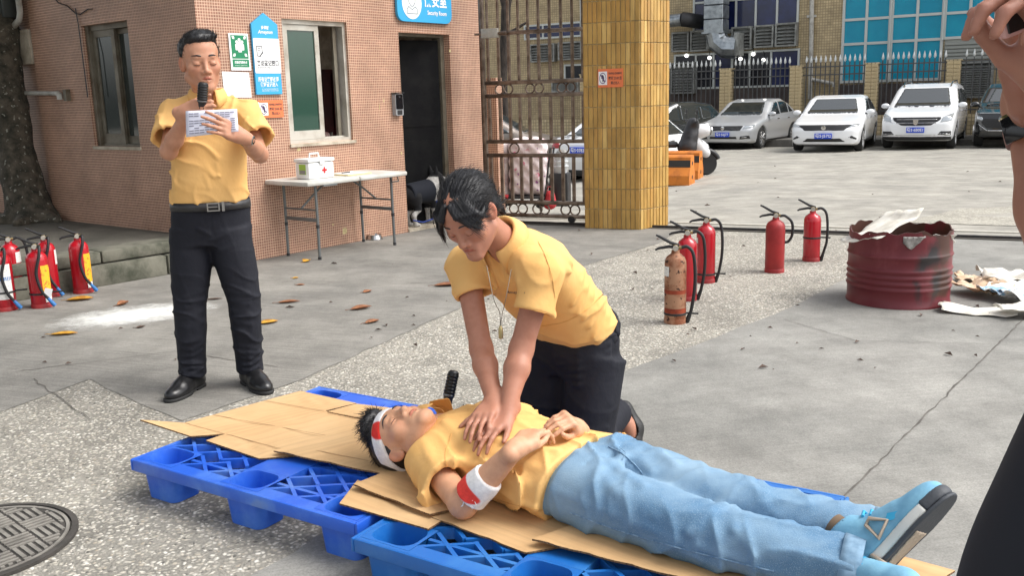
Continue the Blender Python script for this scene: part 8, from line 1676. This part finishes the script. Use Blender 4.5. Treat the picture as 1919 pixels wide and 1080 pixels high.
P_SIL = mat('silver_car_paint', (.56, .57, .58), .3, .35, coat=.8); P_WHI = mat('white_car_paint', (.78, .79, .80), .25, coat=.8); P_BLK = mat('black_car_paint', (.012, .013, .015), .18, coat=1.0); P_DRK = mat('dark_green_black_paint', (.012, .016, .016), .2, coat=.9); P_TAN = mat('tan_car_paint', (.26, .22, .19), .35, .4, coat=.6); P_WH2 = mat('white_car_paint', (0, 0, 0))
def cl(px_, Y): p = at(px_, 250, Y); return np.array([p[0], Y, gz(p[0], Y)])
car('sedan', 'silver saloon car parked left of the white saloon, nose to the yard', P_SIL, cl(1354, 28.5), (.585, .81), '粤S·56J77', front='chrome')
car('sedan', 'white saloon car with black bar grille parked right of the silver saloon', P_WHI, cl(1543, 24.9), (.46, .89), '粤S·J57I2', front='wing')
car('mpv', 'tall white people carrier with roof rails parked between the white saloon and the black car', P_WHI, cl(1715, 24.9), (.50, .86), '粤S·6B0E1', front='shield')
car('suv', 'black car with bright lower lip cut by the bystander arm at the right', P_BLK, cl(1896, 24.4), (.50, .86), None, front='dark')
car('suv', 'dark SUV half hidden by the yellow pillar, left of the silver saloon', P_DRK, cl(1128, 28.2), (.80, .60))
car('sedan', 'white car seen from behind with red tail lamps through the gate bars', P_WHI, cl(1085, 20.2) + np.array([2.9, 3.6, -.10]), (-.62, -.78), '粤S·07837', rear=True)
car('mpv', 'tan grey car seen from the side through the gate bars', P_TAN, cl(1066, 25.0), (-.985, .17))
for sg in (-1, 1):
    pass
mpv = [o for o in COL.objects if o.get('label', '').startswith('tall white people')][0]
for sg in (-1, 1): obj('roof_rail', MB().tube([(sg * .60, 2.0, 1.62), (sg * .62, 2.3, 1.76), (sg * .62, 3.4, 1.80), (sg * .60, 4.0, 1.70)], .02, 6), M_CHR, mpv, 40, False)

# ================================================================== things by the pillar and behind the gate
M_BAR = mat('orange_barrier_plastic', lin(206, 122, 40), .55, col2=lin(150, 84, 30), scale=4, mix=(.45, .75), bump=.2); M_BARB = mat('barrier_black_band', (.03, .028, .026), .7)
def barrier(loc, rz, label):
    t = thing('road_barrier', label, 'barrier', loc, rz, 'orange road barriers beside the pillar')
    P = [(-.26, 0), (.26, 0), (.26, .16), (.16, .30), (.15, .47), (.10, .50), (-.10, .50), (-.15, .47), (-.16, .30), (-.26, .16)]
    obj('shell', MB().prism(P, .95, (-.95, 0, 0), (0, 1, 0), (0, 0, 1)), M_BAR, t, None, False)
    for s_ in (-1, 1): obj('black_band', MB().add([(-.949, s_ * .165, .30), (-.001, s_ * .165, .30), (-.001, s_ * .156, .42), (-.949, s_ * .156, .42)], [(0, 1, 2, 3)]), M_BARB, t, None, False)
    for z in (.36, .12): obj('bolt_hole', MB().cyl((-.005, 0, z), (.006, 0, z), .035, seg=12), M_BARB, t, 30, False)
    return t
b0 = gs(1297, 345); barrier(b0, R_(-22), 'orange road barrier with black band nearest the yellow pillar'); b1 = gs(1313, 334); barrier(b1, R_(-22), 'orange road barrier behind the front one beside the scooter wheel')
# white electric scooter peeking out from behind the pillar
sp = gs(1323, 328); sp = np.array([sp[0], sp[1], gz(sp[0], sp[1])]); sx = nz([1, .12, 0]); sy = np.array([-sx[1], sx[0], 0]); SPp = lambda x, y, z: sp + sx * x + sy * y + UZ * z
sco = thing('electric_scooter', 'white electric scooter with black apron parked behind the orange barriers', 'scooter', sp); M_SCW = mat('white_scooter_plastic', (.62, .62, .62), .3, coat=.5)
Rwh = np.stack([sx, UZ, -sy], 1)
def wheel(x): w = obj('wheel', MB().lathe([(.13, -.04), (.19, -.045), (.215, 0), (.19, .045), (.13, .04)], SPp(x, 0, .215), 24, Rwh), M_TYRE, sco, 60); obj('rim', MB().lathe([(.14, -.02), (.03, -.03), (.03, .03), (.14, .02)], SPp(x, 0, .215), 20, Rwh), M_RIM, w, 40)
wheel(.0); wheel(-1.2)
s = SDF(); s.cap(SPp(-.02, 0, .42), SPp(-.22, 0, .60), .10, .12, .08); s.cap(SPp(-.22, 0, .60), SPp(-.30, 0, .86), .13, .10, .06); s.cap(SPp(-.4, 0, .26), SPp(-.95, 0, .28), .11, .13, .08); s.cap(SPp(-.95, 0, .35), SPp(-1.25, 0, .55), .16, .12, .08); sobj('body_shell', s, .02, M_SCW, sco)
s = SDF(); s.ell(SPp(-.10, 0, .84), (.20, .16, .13), np.stack([sx, sy, UZ], 1), k=.02); s.ell(SPp(-.22, 0, .80), (.15, .14, .12), np.stack([sx, sy, UZ], 1), k=.08); sobj('lamp_housing', s, .016, M_SCW, sco)
obj('headlight', MB().lathe([(.001, .012), (.05, .012), (.075, 0), (.08, -.02)], SPp(.075, -.05, .84), 18, np.stack([sy, UZ, sx], 1) @ euler(0, 0, 0), False), M_CHR, sco, 40); obj('lamp_glass', MB().lathe([(.001, .018), (.045, .013)], SPp(.075, -.05, .84), 16, np.stack([sy, UZ, sx], 1), False), M_TRIM, sco, 40)
obj('mudguard', MB().tube([SPp(.22 * math.cos(R_(a)) * 1.12, 0, .215 + .245 * math.sin(R_(a))) for a in range(20, 165, 12)], .05, 8), M_TRIM, sco, 60)
obj('handlebar', MB().tube([SPp(-.30, -.34, 1.02), SPp(-.28, -.15, 1.0), SPp(-.26, 0, .96), SPp(-.28, .15, 1.0), SPp(-.30, .34, 1.02)], .018, 8), M_TRIM, sco, 60); obj('seat', MB().bbox(SPp(-.85, 0, .60), (.55, .26, .12), .05, np.stack([sx, sy, UZ], 1)), M_TRIM, sco)
for y in (-.32, .32): obj('mirror', MB().bbox(SPp(-.30, y, 1.2), (.02, .12, .09), .008, np.stack([sx, sy, UZ], 1)), M_TRIM, sco); obj('mirror_stem', MB().cyl(SPp(-.30, y, 1.0), SPp(-.30, y, 1.17), .008), M_TRIM, sco)
s = SDF(); s.cap(SPp(-.30, -.1, .95), SPp(-.42, -.14, .55), .13, .17, .08); s.cap(SPp(-.30, -.2, 1.0), SPp(-.28, .1, 1.0), .07, .07, .05); s.cap(SPp(-.42, -.14, .55), SPp(-.45, -.16, .38), .16, .12, .06); s.disp(lambda P: .012 * wob(P, 26, 3) + .008 * wob(P, 55, 4)); sobj('black_apron', s, .02, mat('black_nylon', (.02, .02, .022), .5, bump=.4), sco)
# wrapped mattress bundle on a small trolley, pails, bollard
mp_ = g(975, 392); md = nz([1, -.25, 0]); mn = np.array([-md[1], md[0], 0]); MPp = lambda x, y, z: mp_ + md * x + mn * y + UZ * z
tr = thing('trolley', 'small black trolley under the floral bundle behind the gate', 'trolley', mp_ + mn * .25)
obj('platform', MB().bbox(MPp(.0, .22, .14), (.6, .4, .03), .008, np.stack([md, mn, UZ], 1)), M_BLACK, tr)
for x in (-.24, .24):
    for y in (.08, .36): obj('wheel', MB().lathe([(.03, -.02), (.06, -.02), (.06, .02), (.03, .02)], MPp(x, y, .06), 14, np.stack([md, UZ, -mn], 1)), M_TYRE, tr, 40)
obj('push_handle', MB().tube([MPp(.3, .1, .15), MPp(.38, .1, .75), MPp(.38, .34, .75), MPp(.3, .34, .15)], .012, 6), M_BLACK, tr, 60)
M_FLOR = mat('floral_cotton', lin(226, 212, 212), .8, col2=lin(206, 92, 126), scale=9, mix=(.60, .66), bump=.5, bscale=24, dist=.01, speck=(14, .66, lin(150, 90, 150)))
bu = thing('mattress_bundle', 'white mattress bundle with pink flowers standing behind the gate', 'bundle', MPp(.05, .22, .16)); s = SDF(); s.box(MPp(.07, .22, .52), (.24, .15, .36), np.stack([md, mn, UZ], 1), .10, 0); s.disp(lambda P: .012 * np.sin(P[..., 2] * 40) * np.sin((P @ md.astype(np.float32)) * 40) + .01 * wob(P, 12, 3)); sobj('cloth', s, .015, M_FLOR, bu)
bu2 = thing('plastic_wrapped_bundle', 'bundle in clear plastic wrap standing left of the floral mattress', 'bundle', MPp(-.3, .2, 0)); s = SDF(); s.box(MPp(-.30, .2, .45), (.13, .14, .40), np.stack([md, mn, UZ], 1), .08, 0); s.disp(lambda P: .015 * wob(P, 14, 13) + .006 * wob(P, 40, 14)); sobj('wrap', s, .014, mat('greyish_plastic_wrap', lin(186, 176, 172), .25, col2=lin(140, 118, 122), scale=6, bump=.5, bscale=18, dist=.01), bu2); obj('red_cord', MB().tube([MPp(-.44, .05, .14), MPp(-.30, .03, .17), MPp(-.16, .04, .15)], .03, 6), mat('red_cloth', lin(176, 50, 56), .9), bu2, 60)
pl_ = thing('pail_stack', 'stack of white pails right of the floral bundle behind the gate', 'pails', MPp(.48, .3, 0)); 
obj('crate', MB().bbox(MPp(.46, .3, .22), (.24, .24, .42), .02, np.stack([md, mn, UZ], 1)), M_BLACK, pl_)
for k in range(3): obj('pail', MB().lathe([(.085, 0), (.105, .075), (.112, .08), (.112, .09), (.10, .092)], MPp(.46, .3, .43 + k * .062), 18), mat('pail_plastic', lin(200, 204, 206), .4), pl_, 40)
rb_ = thing('red_cloth_bag', 'red cloth bag beside the floral bundle behind the gate', 'bag', MPp(.34, .02, 0)); s = SDF(); s.cap(MPp(.36, .12, .06), MPp(.36, .12, .16), .085, .06, .04); s.disp(lambda P: .01 * wob(P, 30, 2)); sobj('bag_body', s, .012, mat('red_cloth', (0, 0, 0)), rb_); obj('bag_handle', MB().tube([MPp(.32, .12, .2), MPp(.34, .12, .27), MPp(.39, .12, .27), MPp(.40, .12, .2)], .008, 6), mat('red_cloth', (0, 0, 0)), rb_, 60)
bo = gs(1054, 352); bo[2] = gz(bo[0], bo[1]); t = thing('stone_bollard', 'grey stone bollard standing behind the gate', 'bollard', bo); Yb = bo[1]; rb = 12 / FPX * Yb
obj('shaft', MB().lathe([(rb * 1.05, 0), (rb, .04), (rb, .52), (rb * .8, .55), (rb * .8, .60), (rb, .63), (rb * .95, .70), (rb * .6, .76), (.005, .78)], bo, 20), mat('grey_granite', lin(150, 148, 144), .8, col2=lin(116, 114, 110), scale=20), t, 40); obj('plinth', MB().bbox(bo + UZ * .02, (rb * 2.4, rb * 2.4, .06), .01), mat('grey_granite', (0, 0, 0)), t)
pt_ = gs(928, 250); 
# ================================================================== bystander at the right edge, filming with a phone
by_ = person('bystander in a dark dress at the right edge holding a pink phone up', np.array([.80, 1.22, 0]))
sd = SDF(); f_ = nz([-.25, 1, 0]); r_ = np.array([f_[1], -f_[0], 0]); bc_ = np.array([1.0, 1.16, 0]); BPt = lambda x, y, z: bc_ + r_ * x + f_ * y + UZ * z
H4 = Head(sd, BPt(0, .03, 1.52), f_ - UZ * .1, UZ + f_ * .1, .97, True)
lb = Loft(BPt(0, 0, .86), BPt(0, 0, 1.36), r_, [(0, .15, .11), (.3, .13, .10), (.6, .15, .105), (.82, .15, .085), (.93, .10, .06), (1, .055, .05)], 2.2); sd.loft(lb, .03); sd.cap(BPt(0, .0, 1.33), H4.w((0, .02, -.06)), .05, .047, .03)
for s_ in (-1, 1): sd.cap(BPt(s_ * .085 - .04, 0, .84), BPt(s_ * .085 - .10, .02, .46), .078, .05, .03); sd.cap(BPt(s_ * .085 - .10, .02, .46), BPt(s_ * .085 - .12, 0, .08), .052, .034, .03); sd.cap(BPt(s_ * .085 - .12, 0, .05), BPt(s_ * .09 - .12, .14, .02), .03, .018, .02)
WLp = at(1930, 202, 1.08); ELp = at(2008, 480, 1.0); SLp = BPt(-.15, .02, 1.27); arm(sd, SLp, ELp, WLp, (.045, .038, .038, .025))
DL2 = nz([-.046, -.056, .026]); NL2 = nz([-1, .1, -.1]); tips = hand(sd, WLp, DL2, NL2, -1, ((.25, 1.15, .9), (1.20, .55, .35), (1.25, .55, .35), (1.30, .55, .35)), (.55, .75, .35), 1.02, .05, .3)
WRp = at(2010, 190, .92); arm(sd, BPt(.15, .02, 1.27), BPt(.26, .12, 1.08), WRp, (.045, .038, .038, .025)); hand(sd, WRp, nz(UZ * .9 - r_ * .4), r_, 1, ((.7, 1, .6),) * 4, (.8, .4, -.4), .98, .02)
sobj('body', sd, .0045, M_SKIN, by_, lambda V: H4.tint(V, lin(160, 112, 94)[:3])); H4.features(by_, .003, .027)
M_DRESS = mat('dark_navy_dress', (.006, .008, .015), .8, bump=.3, bscale=20); s = SDF(); s.loft(Loft(BPt(0, 0, .38), BPt(0, 0, 1.34), r_, [(0, .30, .25, -.16), (.28, .275, .21, -.155), (.50, .25, .16, -.15), (.68, .21, .125, -.125), (.82, .165, .115, -.05), (.9, .160, .105), (.96, .125, .08), (1, .075, .062)], 2.1), .02); s.plane(BPt(0, 0, .40), -UZ, .01)
for s_ in (-1, 1): s.cap(BPt(s_ * .13, .01, 1.27), BPt(s_ * .20, .05, 1.14), .062, .068, .04)
s.cap(BPt(0, 0, 1.33), BPt(0, .01, 1.45), .058, .066, .004, 's'); s.disp(lambda P: .012 * np.sin(np.arctan2(P[..., 0] - bc_[0], P[..., 1] - bc_[1]) * 11) * np.clip((.95 - P[..., 2]) / .5, 0, 1) + .003 * wob(P, 24, 3)); sobj('dress', s, .008, M_DRESS, by_)
s = SDF(); s.ell(H4.w((0, .024, .045)), (.086, .104, .09), H4.R, 0); s.cap(H4.w((0, .06, .02)), H4.w((0, .09, -.22)), .07, .05, .05); s.ell(H4.w((0, -.11, -.01)), (.066, .07, .085), H4.R, .01, 's'); s.box(H4.w((0, -.08, -.08)), (.12, .07, .08), H4.R, .01, .008, 's'); s.disp(lambda P: .002 * wob(P, 120, 4)); sobj('hair', s, .006, M_HAIR, by_)
for s_ in (-1, 1): shoe(by_, BPt(s_ * .09 - .12, -.05, 0), BPt(s_ * .11 - .12, .2, 0), UZ, M_SHOE, M_SOLE, .24, .042, 'shoe', .008)
# watch strap, watch and heart bracelet on her wrist
wd = nz(WLp - ELp); wx = nz(np.cross(wd, f_)); Rw = np.stack([wx, np.cross(wd, wx), wd], 1); wc = WLp - wd * .030
M_BRN = mat('mauve_leather', lin(130, 88, 82), .6); o = obj('wrist_watch', MB().lathe([(.028, -.010), (.0335, -.009), (.0335, .009), (.028, .010)], wc, 24, Rw, False), M_BRN, by_, 60)
wn = nz(-r_ * .95 - f_ * .3); wn = nz(wn - wd * (wn @ wd)); obj('watch_case', MB().bbox(wc + wn * .035 + wd * .004, (.030, .012, .034), .005, np.stack([nz(np.cross(wn, wd)), wn, wd], 1)), mat('gold_case', (.6, .45, .25), .2, 1), o); obj('dial', MB().bbox(wc + wn * .0415, (.026, .003, .030), .001, np.stack([nz(np.cross(wn, wd)), wn, wd], 1)), mat('glossy_black', (0, 0, 0)), o)
bc2 = WLp - wd * .004; o = obj('bracelet', MB().lathe([(.031, -.002), (.0335, 0), (.031, .002)], bc2, 24, Rw, False), mat('gold_case', (0, 0, 0)), by_, 60); hn = nz(-f_ * .9 - r_ * .35); hn = nz(hn - wd * (hn @ wd)); Rh = np.stack([nz(np.cross(wd, hn)), hn, wd], 1)
hp_ = [(0, -.012), (.012, 0), (.013, .006), (.008, .011), (.003, .010), (0, .006), (-.003, .010), (-.008, .011), (-.013, .006), (-.012, 0)]; obj('heart_charm', MB().prism(hp_, .006, bc2 + hn * .0335, Rh[:, 0], wd * -1), mat('pearl', (.75, .76, .8), .15, coat=.6), o, None)
ph = thing('mobile_phone', 'pink cased phone held upright by the bystander at the top right corner', 'phone', at(1905, 10, 1.06)); pcn = at(1906, -92, .935); pU = nz(UZ * .95 - r_ * .30 + f_ * .05); pX = nz(np.cross(pU, f_) ); Rp = np.stack([pX, nz(np.cross(pU, pX)), pU], 1)
obj('case', MB().bbox(pcn, (.072, .010, .15), .004, Rp), mat('pink_case', lin(206, 160, 156), .4), ph); obj('screen', MB().bbox(pcn - Rp[:, 1] * -.0056, (.066, .002, .142), .0008, Rp), mat('glossy_black', (0, 0, 0)), ph); obj('marble_patch', MB().bbox(pcn + Rp[:, 1] * -.0058, (.06, .0015, .09), .0005, Rp), mat('cream_marble', lin(226, 220, 206), .3, col2=lin(180, 172, 160), scale=40), ph)
